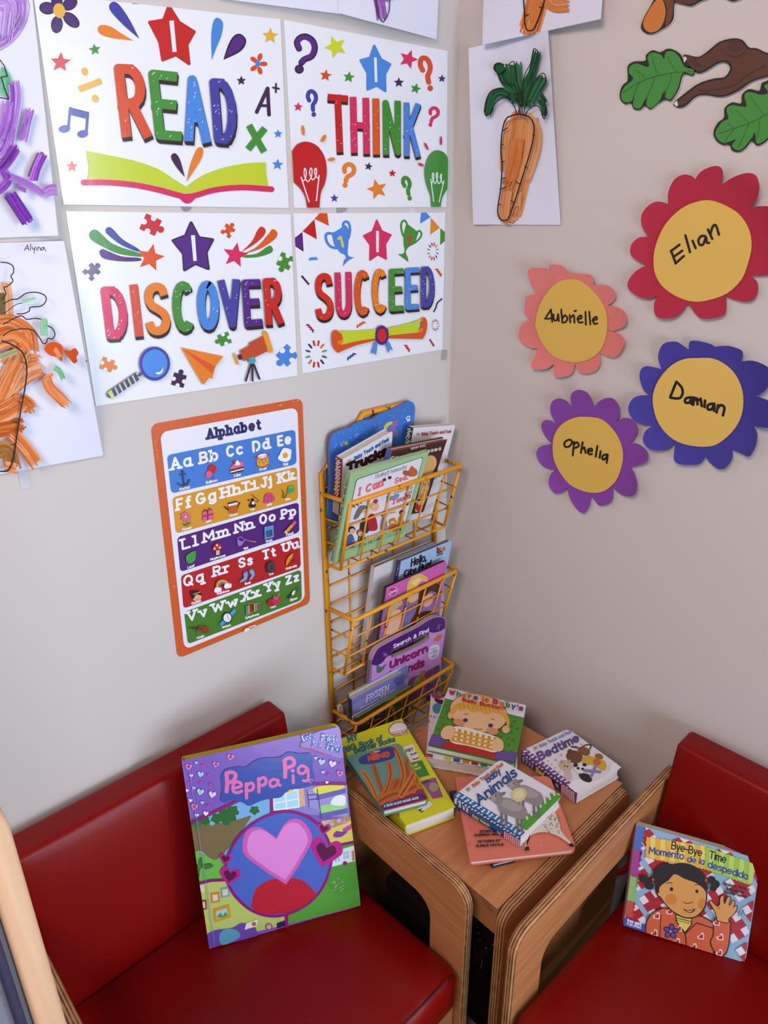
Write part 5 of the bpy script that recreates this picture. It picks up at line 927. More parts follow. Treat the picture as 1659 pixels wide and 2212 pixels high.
# ============================================================ BOOKS
def tilt(y, z, lean): return Plane((0, y, z), (0, -1, -lean))     # faces the room, top leaning out from the left wall
class Book:
    """hardback or board book: front cover with its print, page block, back cover, spine along the left edge"""
    def __init__(s, label, corners, plane, T, col, spine, back=None, page='d6cdc0', k=PX, r=.006, fin='satin', rl=0., leaves=6, tc=.0016, group='picture books on the side table', outline=None, inset=.0028):
        s.plane = plane; s.k = k; q = [plane.at(k(p)) for p in corners]; s.q = q; N = plane.N; s.N = N; s.T = T
        c = sum(q, Vector()) / 4 - N * T
        s.t = thing('book', label, 'book', c, group); U = q[1] - q[0]; V = q[3] - q[0]; u0 = .0022 / U.length
        def out(i, rr):
            a0, a1, b0, b1 = u0 + i / U.length, 1 - i / U.length, i / V.length, 1 - i / V.length
            if i: a0 = u0
            o = []
            for cx, cy, ang, rad in ((a0, b0, 180, rl), (a1, b0, 270, rr), (a1, b1, 0, rr), (a0, b1, 90, rl)):
                ru, rv = rad / U.length, rad / V.length; ccx = cx + (ru if ang in (180, 90) else -ru); ccy = cy + (rv if ang in (180, 270) else -rv)
                for j in range(6 if rad else 1):
                    a = math.radians(ang + 18 * j); x, y = ccx + ru * math.cos(a), ccy + rv * math.sin(a)
                    o.append(q[0] * (1 - x) * (1 - y) + q[1] * x * (1 - y) + q[2] * x * y + q[3] * (1 - x) * y)
            return o
        o0 = outline or out(0, r); o1 = outline or out(inset, max(0, r - inset * .6))
        s.fm = MB(); prism(s.fm, o0, -N * tc, ink(col, fin), ink(col, fin)); s.ar = Art(s.fm, plane, k, fin); s.ar.clip = None if outline else [tuple(k(p)) for p in corners]
        mb = MB(); prism(mb, [p - N * (T - tc) for p in o0], -N * tc, ink(back or col, fin)); s.bk = mb
        mb = MB(); g = (T - 2 * tc) / leaves
        for i in range(leaves):
            d = random.uniform(-.0005, .0003); cc = sum(o1, Vector()) / len(o1)
            prism(mb, [p + (p - cc).normalized() * d - N * (tc + g * i + g * .04) for p in o1], -N * g * .93, ink(page, 'paper'))
        s.pg = mb; s.sm = MB(); u = U.normalized() * .0022
        if not outline: prism(s.sm, [q[0], q[3], q[3] + u, q[0] + u], -N * T, ink(spine, fin))
        sn = V.cross(N).normalized(); sn = -sn if sn.dot(U) > 0 else sn; s.sp = Art(s.sm, Plane(q[0], sn), k, fin) if sn.dot(CAM - q[0]) > 0 else None
        if s.sp: s.sp.clip = s.spq = [proj(v) for v in (q[0], q[3], q[3] - N * T, q[0] - N * T)]
    def done(s):
        s.fm.build('front_cover', s.t); s.pg.build('page_block', s.t); s.bk.build('back_cover', s.t)
        if s.sm.v: s.sm.build('spine', s.t)
        return s.t
    def spine_at(s, a, v):
        f0, f1, b1, b0 = s.spq; return tuple((b0[i] * (1 - v) + b1[i] * v) * (1 - a) + (f0[i] * (1 - v) + f1[i] * v) * a for i in (0, 1))
    def dk(s, x, y, h, col, ang):
        a = math.radians(ang); ux, uy = math.cos(a), math.sin(a); vx, vy = uy, -ux
        P = lambda p, q: (x + ux * p * h + vx * q * h, y + uy * p * h + vy * q * h)
        s.ar.line([P(0, 0), P(1.25, 0), P(1.25, 1), P(0, 1)], h * .1, col, closed=True); s.ar.text('DK', P(.15, .15), P(1.1, .15), h * .7, h * .12, col, up=(vx, vy))

# ---------------- the large book on the left armchair
PB = Vector((-.93, -.235, .289)); PBR = Vector((-.656, -.373, .302)); PTL = Vector((-.886, -.135, .667))
b = Book('large glossy purple picture book with hearts, standing open-faced on the left red chair', [(50, 412), (1398, 112), (1578, 1645), (285, 2012)], Plane(PB, (PBR - PB).cross(PTL - PB)), .020, '7c5cb8', '8a6cc0', back='a89a34', page='b0a040', k=cM, r=.012, fin='gloss', leaves=5, inset=.004, group='picture books standing on the armchairs')
ar = b.ar; MG = '8e1c78'
ar.poly([(122, 940), (300, 860), (530, 745), (650, 690), (800, 640), (800, 860), (400, 1440), (195, 1448), (150, 1200)], '7ab0e0'); ar.blob([(125, 985), (180, 915), (260, 905), (300, 960), (350, 940), (440, 930), (560, 900), (640, 880), (560, 1010), (470, 1130), (330, 1260), (220, 1180), (150, 1170)], '7a6a48'); ar.blob([(150, 1200), (230, 1200), (330, 1255), (430, 1230), (430, 1400), (195, 1445)], '6cb84a')
for x, y, r_ in ((430, 880, 80), (350, 900, 50), (480, 840, 55), (670, 830, 40), (170, 940, 50), (250, 920, 40)): ar.blob([(x + r_ * (1 + .18 * math.sin(5 * a)) * math.cos(a), y + r_ * .9 * (1 + .18 * math.sin(5 * a)) * math.sin(a)) for a in [PI * i / 7 for i in range(14)]], random.choice(['2f6a34', '3c7a3a', '4a8a3c']))
ar.line([(195, 1400), (205, 1330), (250, 1290), (300, 1285)], 8, '4a3c20', True); ar.ell(210, 1270, 22, 40, '3f7a34'); ar.ell(275, 1310, 48, 20, '3f7a34', -15); ar.ell(185, 1320, 18, 38, '3f7a34', -20)
ar.poly([(195, 1450), (420, 1425), (960, 1760), (960, 1800), (250, 1970), (235, 1880)], 'b8c86a'); ar.poly([(820, 640), (1460, 600), (1470, 860), (1480, 900), (820, 830)], '8a84c8'); ar.poly([(830, 730), (1040, 640), (1050, 800), (835, 830)], 'a8daf0')
ar.line([(935, 680), (945, 820)], 12, 'e4ecf6'); ar.line([(840, 770), (1045, 730)], 12, 'e4ecf6'); ar.line([(832, 735), (1040, 645), (1050, 800), (838, 828)], 12, 'e8f0f8', closed=True); ar.ell(980, 672, 20, 20, 'e2dc5a'); ar.poly([(1045, 645), (1090, 640), (1105, 790), (1055, 800)], 'e0a890')
for p in ((1065, 680), (1085, 720), (1068, 760)): ar.ell(p[0], p[1], 9, 9, '8cc46a')
ar.poly([(1110, 650), (1455, 610), (1475, 900), (1125, 800)], '9a92d0'); ar.blob([(1170, 650), (1250, 620), (1430, 615), (1400, 655), (1230, 700)], 'dcd84a'); ar.poly([(1195, 700), (1450, 640), (1452, 680), (1200, 745)], '6a60b0'); ar.blob([(1230, 800), (1330, 770), (1440, 740), (1440, 810), (1250, 860)], '9ed486'); ar.blob([(1320, 770), (1360, 710), (1440, 705), (1440, 780), (1380, 790)], 'e6ecf0'); ar.poly([(1215, 860), (1465, 810), (1470, 850), (1225, 905)], '6a60b0')
for p in ([(1118, 655), (1135, 800)], [(1205, 650), (1240, 900)], [(1130, 700), (1210, 690)], [(1135, 740), (1215, 730)]): ar.line(p, 9, '4a4288')
ar.poly([(1240, 920), (1490, 890), (1515, 1095), (1300, 1130)], 'd8cc62'); ar.blob([(1300, 930), (1480, 880), (1480, 920), (1320, 980)], 'b88a5a')
for p in ((1285, 930), (1330, 945), (1390, 915), (1435, 930)): ar.poly([(p[0] - 18, p[1] - 14), (p[0] + 16, p[1] - 20), (p[0] + 18, p[1] + 14), (p[0] - 16, p[1] + 20)], random.choice(['c0a8d4', '9ab8c8', 'c88ab8', 'd0c890']))
ar.blob([(1340, 1040), (1370, 1005), (1420, 1010), (1460, 960), (1470, 1000), (1420, 1050), (1360, 1060)], '8a3a9a'); ar.blob([(1420, 990), (1470, 960), (1510, 930), (1505, 980), (1450, 1010)], 'c04a9a')
ar.poly([(1330, 1140), (1515, 1100), (1560, 1480), (1575, 1640), (960, 1800), (950, 1600), (1200, 1350)], '58a03c'); ar.poly([(1345, 1180), (1520, 1130), (1530, 1260), (1330, 1310)], 'dfe6ee')
for p in ((1375, 1235), (1450, 1210)): ar.poly([(p[0] - 24, p[1] - 25), (p[0] + 22, p[1] - 36), (p[0] + 24, p[1] + 26), (p[0] - 22, p[1] + 36)], '9ac4e0'); ar.line([(p[0], p[1] - 30), (p[0], p[1] + 30)], 5, 'e8f0f6'); ar.line([(p[0] - 22, p[1] + 4), (p[0] + 22, p[1] - 6)], 5, 'e8f0f6')
ar.poly([(1498, 1175), (1518, 1170), (1525, 1255), (1505, 1260)], 'c87a4a'); ar.ell(1442, 1282, 20, 21, '7a2a5a'); ar.blob([(1330, 1330), (1440, 1300), (1530, 1280), (1560, 1480), (1400, 1560), (1280, 1440)], '4e9a38')
for i in range(26): ar.ell(1330 + random.random() * 110, 1400 + random.random() * 120, 4, 4, random.choice(['d8d86a', 'c84a7a', '7ac0e0', 'e0e0e0']))
for q_, c_ in (((335, 1575), 'd07a3a'), ((420, 1530), '6aaab0'), ((225, 1640), '8a4a3a'), ((215, 1500), 'c4cc5a')): x, y = q_; ar.poly([(x - 38, y - 40), (x + 34, y - 52), (x + 40, y + 30), (x - 30, y + 44)], c_); ar.poly([(x - 24, y - 26), (x + 20, y - 34), (x + 26, y + 18), (x - 18, y + 28)], 'dccfc0')
ar.poly([(318, 1670), (455, 1630), (465, 1740), (330, 1785)], 'd8942c'); ar.poly([(340, 1690), (435, 1660), (443, 1725), (350, 1755)], '9ad0d8'); ar.blob([(350, 1740), (380, 1700), (400, 1725), (420, 1695), (440, 1722), (400, 1740)], '5a9a4a')
ar.blob([(255, 1900), (340, 1850), (480, 1830), (560, 1790), (660, 1810), (690, 1860), (680, 1900), (400, 1975), (260, 1990)], '6a4aa6'); ar.blob([(370, 1900), (420, 1840), (520, 1850), (540, 1910), (400, 1975)], '58a0b4'); ar.poly([(600, 1790), (700, 1755), (690, 1815), (585, 1845)], 'e6e2da'); ar.ell(665, 1795, 20, 18, 'b86a3a'); ar.ell(793, 1820, 30, 30, '8a4ab0'); ar.ell(793, 1820, 20, 20, 'd8b070'); ar.poly([(860, 1790), (935, 1765), (940, 1810), (865, 1835)], '2e2450')
ar.line([(122, 940), (300, 855), (530, 745)], 26, MG); ar.line([(815, 720), (820, 860)], 24, MG); ar.line([(1165, 605), (1310, 600), (1460, 602)], 24, MG); ar.line([(195, 1450), (300, 1425), (420, 1420)], 24, MG); ar.line([(1340, 1135), (1515, 1098)], 24, MG); ar.line([(940, 1700), (945, 1815)], 26, MG); ar.line([(1060, 285), (1180, 320), (1430, 380)], 14, 'a02a70')
ar.blob([(1060, 270), (1140, 190), (1260, 140), (1390, 118), (1430, 370), (1300, 350), (1160, 305)], '8f72c4')
ring = [(410, 1340), (430, 1220), (500, 1080), (620, 950), (780, 860), (930, 825), (1080, 850), (1210, 930), (1300, 1060), (1340, 1210), (1310, 1370), (1240, 1520), (1120, 1640), (960, 1720), (800, 1740), (640, 1690), (510, 1580), (435, 1460)]
ar.blob(ring, MG); cx, cy = 875, 1285; ar.blob([(cx + (x - cx) * .945, cy + (y - cy) * .945) for x, y in ring], '4c68c0')
inn_ = [(cx + (x - cx) * .945, cy + (y - cy) * .945) for x, y in ring]
ar.blob([(640, 1650), (640, 1650), (680, 1500), (800, 1420), (960, 1400), (1090, 1430), (1180, 1520), (1200, 1545), (1200, 1545), (1110, 1625), (960, 1695), (800, 1712), (690, 1685)], 'b82434')
ar.heart(880, 1180, 300, 'd060b4', -12); ar.heart(880, 1176, 262, 'e08ad6', -12)
for x, y, s_, rr in ((1275, 1185, 140, 14), (460, 1385, 88, 10), (422, 1240, 54, 12), (1258, 985, 58, 14)): ar.heart(x, y, s_, 'b8248c', rr); ar.heart(x, y, s_ * .62, '5c1848', rr)
ar.blob([(380, 735), (395, 640), (385, 540), (430, 475), (540, 455), (600, 455), (680, 400), (780, 378), (880, 375), (960, 330), (1060, 345), (1140, 340), (1165, 400), (1160, 470), (1180, 540), (1160, 610), (1060, 640), (960, 655), (890, 715), (780, 730), (700, 755), (620, 788), (570, 760), (460, 740), (420, 760)], '3a50a8')
PK = 'e070ac'
ar.line([(432, 665), (438, 600), (432, 510)], 36, PK); ar.line([(434, 510), (470, 500), (505, 515), (505, 550), (480, 580), (440, 590)], 32, PK, True)
ar.line([(490, 640), (555, 620), (545, 590), (510, 585), (485, 620), (492, 665), (530, 675), (560, 662)], 26, PK, True); ar.line([(600, 600), (602, 720)], 28, PK); ar.line([(602, 615), (640, 592), (662, 615), (650, 650), (608, 660)], 26, PK, True); ar.line([(705, 555), (708, 670)], 28, PK); ar.line([(708, 570), (745, 545), (768, 570), (755, 605), (712, 615)], 26, PK, True); ar.line([(865, 570), (830, 560), (800, 585), (810, 620), (845, 618), (868, 590), (872, 570), (872, 605), (890, 612)], 24, PK, True)
ar.line([(930, 540), (932, 480), (925, 400)], 34, PK); ar.line([(928, 395), (970, 378), (1005, 400), (1000, 440), (940, 465)], 31, PK, True); ar.line([(998, 530), (1000, 590)], 26, PK); ar.ell(995, 488, 16, 16, PK); ar.line([(1110, 460), (1070, 445), (1042, 475), (1055, 510), (1095, 505), (1118, 465), (1128, 520), (1120, 570), (1085, 572)], 24, PK, True); ar.line([(1150, 590), (1130, 575), (1150, 560), (1168, 572)], 9, PK, True)
TX = '3a50a4'
for t_, a_, b_, h_, w_ in (('First', (1225, 235), (1372, 248), 70, 13), ('Look', (1075, 250), (1190, 220), 62, 12), ('find', (1262, 305), (1390, 338), 72, 14), ('&', (1200, 300), (1240, 300), 46, 9), ('k', (1150, 285), (1182, 290), 56, 12)): ar.text(t_, a_, b_, h_, w_ + 8, 'd8dcf2'); ar.text(t_, a_, b_, h_, w_, TX)
for x, y, r_, c_ in ((108, 455, 26, 0), (340, 435, 25, 0), (465, 372, 28, 0), (210, 518, 24, 1), (208, 668, 28, 1), (310, 690, 30, 2), (157, 795, 27, 0), (130, 528, 16, 3), (95, 655, 14, 3), (125, 740, 16, 3), (178, 865, 17, 3), (175, 418, 13, 1), (230, 445, 14, 4), (282, 522, 12, 4), (215, 588, 14, 4), (298, 605, 14, 4), (152, 633, 14, 1), (225, 758, 14, 1), (278, 785, 14, 4), (112, 590, 11, 4), (1240, 412, 26, 1), (1332, 428, 30, 2), (1395, 510, 26, 0), (1190, 378, 13, 1), (1400, 432, 13, 4), (1252, 498, 14, 1), (1300, 522, 14, 4), (255, 850, 22, 3), (1285, 585, 14, 3)):
    c2 = [('c8286e', 'e8a8cc'), ('8ac4d4', 'd4e8ee'), ('e4b8dc', 'f0e0f0'), ('ece8f4', 'ece8f4'), ('d040a0', 'd040a0')][c_]
    ar.heart(x, y, r_, c2[1], 12); ar.heart(x, y, r_ * .66, c2[0], 12)
ar.line([(118, 470), (330, 1970)], 5, '9a80cc')
b.done()

# ---------------- the board book on the right armchair
PB = Vector((-.303, -.772, .296)); PBR = Vector((-.19, -.969, .283)); PTL = Vector((-.221, -.731, .478))
b = Book('board book of a waving child before a quilt, standing on the right chair', [(225, 205), (1585, 590), (1412, 1715), (85, 1302)], Plane(PB, (PBR - PB).cross(PTL - PB)), .024, '8ab0cc', 'b89ab0', back='8aa070', page='cfc2b0', k=cO, r=.012, fin='satin', leaves=5, inset=.0012, group='picture books standing on the armchairs')
ar = b.ar
cl = [(225, 205), (1585, 590), (1412, 1715), (85, 1302)]
def bil(u, v): return tuple(cl[0][i] * (1 - u) * (1 - v) + cl[1][i] * u * (1 - v) + cl[2][i] * u * v + cl[3][i] * (1 - u) * v for i in (0, 1))
def rotsq(u, v, s_, col):
    a = s_; pts = [(u - a, v), (u, v - a * 1.15), (u + a, v), (u, v + a * 1.15)]
    pts = [(min(.992, max(.008, x)), min(.992, max(.008, y))) for x, y in pts]
    if len(set(pts)) >= 3 and max(p[0] for p in pts) - min(p[0] for p in pts) > .01 and max(p[1] for p in pts) - min(p[1] for p in pts) > .01: ar.poly([bil(*p) for p in pts], col)
g = .046
for i in range(-1, 5):
    for j in range(-1, 5):
        for ox, oy in ((0, 0), (.5, .5)):
            u, v = .06 + (i + ox) * .325, .10 + (j + oy) * .40
            if (i + j) % 1 == 0 and ox == 0 or True:
                if u < -.05 or u > 1.05 or v < -.05 or v > 1.05: continue
                for dx, dy in ((0, 0), (-1, -1), (1, 1), (1, -1), (-1, 1)): rotsq(u + dx * g * .98, v + dy * g * 1.13, g, 'a81c2c')
                for dx, dy in ((2, 0), (-2, 0), (0, 2), (0, -2)): rotsq(u + dx * g * .96, v + dy * g * 1.11, g * .92, 'dcdce8')
strip = [('4a6cb8', 0, .235), ('a03c8c', .235, .5), ('8cb86c', .5, .745), ('c4503c', .745, .9)]
for c_, a_, b_ in strip:
    n_ = 9; ar.poly([bil(.004, a_ + .004), bil(.07, a_ + .004)] + [bil(.055 + (.025 if i % 2 else 0), a_ + (b_ - a_) * i / n_) for i in range(n_ + 1)] + [bil(.004, b_)], c_)
def zig(p, q, r_, s_, col, n_=16, amp=9):
    pts = []
    for a, b_ in ((p, q), (q, r_), (r_, s_), (s_, p)):
        m_ = n_ if math.dist(a, b_) > 400 else 8
        for i in range(m_):
            t = i / m_; nx, ny = -(b_[1] - a[1]), b_[0] - a[0]; L = math.hypot(nx, ny); e = amp * (1 if i % 2 else -1) * .5; pts.append((a[0] + (b_[0] - a[0]) * t + nx / L * e, a[1] + (b_[1] - a[1]) * t + ny / L * e))
    ar.poly(pts, col)
zig((330, 335), (975, 435), (975, 690), (325, 565), 'dcae3c', 30); zig((975, 440), (1530, 640), (1470, 865), (970, 690), '9cc438', 26)
for i in range(6): x = 380 + 108 * i; y = 345 + 16.5 * i; ar.poly([(x, y), (x + 48, y + 8), (x + 44, y + 225), (x - 6, y + 216)], 'e4cc66')
for i in range(5): x = 1025 + 108 * i; y = 462 + 38 * i; ar.poly([(x, y), (x + 50, y + 18), (x + 30, y + 235), (x - 22, y + 218)], 'b8d668')
ar.poly([(88, 1215), (325, 1290), (318, 1378), (82, 1300)], '3c54b0'); ar.text('free spirit', (122, 1262), (280, 1312), 44, 8, 'e4e4f0', up=(.06, -1)); ar.text('PUBLISHING', (118, 1292), (278, 1342), 26, 6, 'd4d4ec', up=(.06, -1))
ar.text('Bye-Bye', (598, 470), (935, 555), 92, 13, '1e1a24', up=(.12, -1)); ar.text('Time', (1008, 570), (1198, 628), 92, 13, '1e1a24', up=(.12, -1)); ar.text('Momento', (355, 520), (742, 588), 84, 13, '2c4696', up=(.1, -1)); ar.text('de la', (772, 610), (962, 645), 76, 12, '2c4696', up=(.12, -1)); ar.text('despedida', (995, 670), (1435, 808), 84, 13, '2c4696', up=(.14, -1))
for t_, a_, b_ in (('Elizabeth Verdick', (1165, 858), (1455, 925)), ('Ilustrado por', (1200, 915), (1400, 958)), ('Marieka Heinlen', (1170, 945), (1425, 1005))): ar.text(t_, a_, b_, 34, 6, '2a2228', up=(.15, -1))
SK = 'd89c54'; HB = '231a1e'
ar.blob([(320, 1390), (320, 1390), (330, 1250), (390, 1165), (470, 1120), (560, 1105), (800, 1180), (920, 1190), (1010, 1230), (1070, 1290), (1080, 1440), (1075, 1620), (1075, 1620), (700, 1510)], HB); ar.blob([(330, 1385), (330, 1385), (342, 1260), (400, 1172), (475, 1132), (560, 1118), (800, 1192), (915, 1202), (1000, 1240), (1055, 1295), (1062, 1440), (1055, 1606), (1055, 1606), (700, 1498)], 'd0603c')
ar.blob([(1060, 1250), (1110, 1210), (1240, 1240), (1252, 1330), (1240, 1480), (1200, 1610), (1130, 1635), (1060, 1580), (1020, 1480), (1050, 1400)], HB); ar.blob([(1072, 1258), (1112, 1225), (1228, 1250), (1238, 1330), (1226, 1475), (1190, 1598), (1130, 1618), (1072, 1572), (1036, 1480), (1065, 1400)], 'd0603c')
ar.poly([(640, 1180), (830, 1220), (830, 1290), (755, 1385), (660, 1270)], HB); ar.poly([(655, 1190), (820, 1228), (818, 1285), (752, 1368), (668, 1265)], 'e0cc5a'); ar.line([(650, 1215), (825, 1258)], 9, HB); ar.line([(655, 1240), (820, 1282)], 6, HB)
ar.line([(650, 1240), (752, 1390), (880, 1270), (1060, 1330)], 11, HB); ar.line([(755, 1390), (768, 1530)], 11, HB); ar.line([(490, 1180), (478, 1440)], 9, HB)
for x, y in ((450, 1200), (425, 1385), (590, 1150), (668, 1480), (930, 1420), (850, 1535), (1100, 1270), (1140, 1430), (1130, 1600), (690, 1335)): ar.heart(x, y, 42, 'e8d8cc', -40); ar.heart(x, y, 26, 'a81c24', -40)
for a in range(5): t = math.radians(72 * a + 8); ar.ell(600 + 52 * math.sin(t), 1362 - 50 * math.cos(t), 30, 36, HB, 72 * a)
for a in range(5): t = math.radians(72 * a + 8); ar.ell(600 + 50 * math.sin(t), 1362 - 48 * math.cos(t), 22, 28, '5a4ca4', 72 * a)
ar.ell(595, 1362, 17, 18, HB); ar.ell(595, 1362, 11, 12, 'd8c890')
for x, y, r_ in ((300, 790, 48), (365, 865, 48), (345, 810, 50), (1040, 800, 46), (1080, 850, 50), (1060, 890, 40), (400, 790, 40)): ar.ell(x, y, r_, r_ * .92, HB)
ar.blob([(450, 960), (420, 850), (395, 760), (420, 690), (480, 640), (540, 615), (620, 630), (700, 618), (800, 630), (900, 680), (960, 740), (990, 830), (985, 920), (800, 900), (600, 880)], HB)
ar.blob([(458, 930), (470, 860), (560, 800), (640, 728), (740, 775), (850, 815), (920, 850), (985, 920), (992, 1000), (970, 1110), (900, 1190), (820, 1222), (720, 1210), (600, 1140), (520, 1050), (485, 1000), (455, 985), (440, 950)], HB); ar.blob([(470, 935), (482, 872), (570, 808), (640, 740), (740, 787), (850, 826), (912, 860), (972, 925), (978, 1000), (956, 1100), (892, 1178), (820, 1208), (725, 1197), (610, 1130), (530, 1045), (492, 990), (466, 972), (454, 950)], SK)
ar.ell(600, 1010, 66, 60, 'd08238', 20); ar.ell(930, 1060, 40, 60, 'd08238', 10)
ar.ell(604, 902, 19, 22, HB); ar.ell(880, 925, 17, 20, HB); ar.line([(552, 845), (580, 828), (612, 838)], 8, HB, True); ar.line([(860, 858), (885, 850), (908, 858)], 8, HB, True); ar.line([(735, 1040), (765, 1056), (800, 1054), (835, 1040)], 8, HB, True); ar.blob([(725, 1110), (725, 1110), (790, 1130), (868, 1112), (868, 1112), (840, 1150), (800, 1158), (755, 1140)], HB); ar.blob([(755, 1128), (790, 1138), (840, 1130), (818, 1148), (785, 1146)], 'e0b0a0')
ar.ell(405, 798, 12, 16, 'c8503c'); ar.ell(980, 805, 12, 18, 'c8503c')
hand = [(1100, 1215), (1080, 1150), (1045, 1085), (1018, 1040), (1035, 1032), (1075, 1070), (1100, 1090), (1130, 1070), (1135, 1010), (1150, 975), (1168, 985), (1170, 1050), (1190, 1055), (1205, 1010), (1225, 985), (1240, 1000), (1225, 1070), (1245, 1078), (1270, 1030), (1288, 1035), (1278, 1090), (1270, 1110), (1300, 1085), (1318, 1095), (1300, 1140), (1270, 1180), (1225, 1220), (1215, 1265), (1110, 1240)]
ar.line(hand, 18, HB, True, True); ar.blob(hand, SK); ar.line([(1105, 1095), (1130, 1115)], 6, HB); ar.line([(1340, 1140), (1328, 1195)], 7, HB); ar.line([(1390, 1125), (1360, 1180)], 7, HB)
b.done()

# ---------------- books on the side table
def dots(ar, c0, c1, c2, c3, nu, nv, r, col, jit=.0, ry=None):
    for i in range(nu):
        for j in range(nv):
            u, v = (i + .5 + (.5 if j % 2 else 0) + random.uniform(-jit, jit)) / (nu + .5), (j + .5 + random.uniform(-jit, jit)) / nv
            x, y = [c0[t] * (1 - u) * (1 - v) + c1[t] * u * (1 - v) + c2[t] * u * v + c3[t] * (1 - u) * v for t in (0, 1)]; ar.ell(x, y, r, ry or r, col, n=8)
b = Book('lime yellow hardback on the table, partly under the teal book', [(-15, 368), (362, 242), (668, 745), (382, 852)], flat(.532), .030, 'c8c81c', 'b8b81c', k=cN, r=0, fin='satin', leaves=4, page='d8d4cc')
ar = b.ar; TL_ = '1c6a6c'
ar.text('MY', (58, 385), (118, 362), 42, 10, TL_, up=(-.28, -1)); ar.text('BIG', (32, 445), (108, 415), 38, 10, TL_, up=(-.25, -1)); ar.text('Book of', (124, 412), (258, 368), 36, 8, TL_, up=(-.25, -1)); ar.text('Beginner Books', (95, 445), (330, 375), 34, 8, TL_, up=(-.28, -1))
ar.ell(342, 302, 54, 40, '3a2c3c', -14); ar.ell(342, 302, 50, 36, 'dcd6d6', -14); ar.poly([(310, 325), (385, 308), (398, 326), (318, 346)], 'dcd6d6'); ar.line([(310, 325), (385, 308), (398, 326), (318, 346)], 3, 'a03038', closed=True); ar.text('Beginner Books', (320, 341), (392, 322), 11, 2.6, 'a03038', up=(-.3, -1))
for i in range(9): a = math.radians(200 + 16 * i); ar.line([(342 + 41 * math.cos(a), 302 + 28 * math.sin(a)), (342 + 46 * math.cos(a), 302 + 32 * math.sin(a))], 2.4, '3a2c3c')
ar.poly([(368, 408), (425, 388), (468, 478), (415, 495)], 'd8d4d0'); ar.text('FOOT', (388, 440), (432, 426), 20, 4, '2a2a2c', up=(-.3, -1)); ar.text('Book', (415, 458), (450, 445), 15, 3, '2a2a2c', up=(-.3, -1)); ar.text('Seuss', (425, 485), (462, 472), 13, 3, '8a2a2a', up=(-.3, -1))
ar.poly([(418, 495), (478, 482), (520, 565), (462, 582)], '3a7a38'); ar.text('EAR', (420, 525), (458, 514), 17, 3.5, 'd8d04a', up=(-.3, -1)); ar.text('Book', (438, 540), (474, 528), 14, 3, 'd8d04a', up=(-.3, -1)); ar.poly([(475, 600), (555, 580), (598, 690), (540, 702)], '8a4a7a'); ar.text('TOOTH', (478, 622), (522, 606), 15, 3, '2a1c2a', up=(-.3, -1)); ar.ell(545, 635, 26, 26, '9a8a72'); ar.poly([(450, 760), (520, 715), (540, 735), (480, 778)], 'd8d4d0'); ar.poly([(455, 765), (480, 755), (470, 770), (490, 768), (478, 778)], '2a2020'); ar.blob([(305, 790), (340, 775), (350, 800), (325, 818)], '8a5a1c')
b.done()
b = Book('teal board book with orange sea tentacles, lying on the lime yellow book', [(45, 458), (347, 380), (515, 702), (258, 768)], flat(.548), .0145, '5a8c84', '4a7a74', k=cN, r=.008, fin='satin', leaves=5, page='d0c6bc')
ar = b.ar
ar.blob([(235, 735), (300, 690), (400, 665), (480, 620), (500, 660), (512, 700), (260, 766)], '9a1c48')
for pts, w_, c_ in (([(215, 720), (180, 660), (150, 610), (135, 605)], 20, 'b8682a'), ([(230, 720), (200, 640), (160, 570), (140, 550)], 24, 'c4742c'), ([(270, 710), (240, 620), (220, 560), (205, 515)], 26, 'a85a22'), ([(240, 700), (280, 640), (300, 560), (290, 500)], 30, 'b8682a'), ([(330, 690), (370, 580), (350, 470), (318, 410)], 30, 'c07030'), ([(380, 670), (400, 590), (390, 500), (410, 450), (400, 440)], 26, 'a85a22'), ([(430, 660), (450, 580), (430, 520), (445, 480)], 26, 'b8682a'), ([(300, 700), (320, 640), (340, 600)], 44, 'a85a22'), ([(230, 720), (300, 680), (380, 660), (440, 630)], 52, 'b0622a'), ([(470, 640), (475, 590), (468, 570)], 18, 'c4742c'), ([(360, 680), (410, 600), (430, 560)], 40, 'c07030')): ar.line(pts, w_, c_, True); ar.line(pts, w_ * .28, '8a4418', True)
ar.blob([(125, 470), (180, 440), (300, 405), (318, 430), (310, 470), (200, 500), (130, 500)], '2c3a86'); ar.text('NEMO', (172, 490), (298, 462), 34, 11, 'c8501c', up=(-.15, -1)); ar.text('finding', (185, 452), (225, 442), 14, 3, 'c8501c', up=(-.2, -1)); ar.text('Disney', (205, 440), (240, 432), 10, 2, 'c8ccd8', up=(-.2, -1))
ar.poly([(245, 738), (480, 672), (505, 690), (262, 762)], '24366c'); ar.text('A READ-ALOUD BOARD BOOK', (262, 752), (462, 702), 15, 3, 'd0d4e0', up=(-.25, -1))
b.done()
b = Book('white board book with coloured block border, under the green baby book', [(528, 102), (1030, 205), (1018, 552), (500, 462)], flat(.528), .0265, 'd4ccd4', 'c8c0c8', k=cN, r=.006, fin='satin', leaves=6)
ar = b.ar
ar.blob([(535, 105), (600, 112), (595, 125), (560, 130), (538, 122)], 'a02858'); ar.ell(565, 185, 28, 30, '3a86a0'); ar.blob([(550, 130), (600, 140), (600, 165), (560, 150)], '3c2224')
for i in range(10): t = i / 10; x, y = 503 + 515 * t, 440 + 90 * t; ar.poly([(x, y), (x + 38, y + 7), (x + 36, y + 26), (x - 1, y + 20)], ('a8242c', 'd8d0d8', 'b8b830', '2c4a9a', 'c8781c', 'a8242c', '2a7a4a', 'd8d0d8', '2c4a9a', '3a9a4a')[i])
for x, y in ((530, 230), (520, 260), (548, 235)): ar.ell(x, y, 5, 4, '6a4a5a')
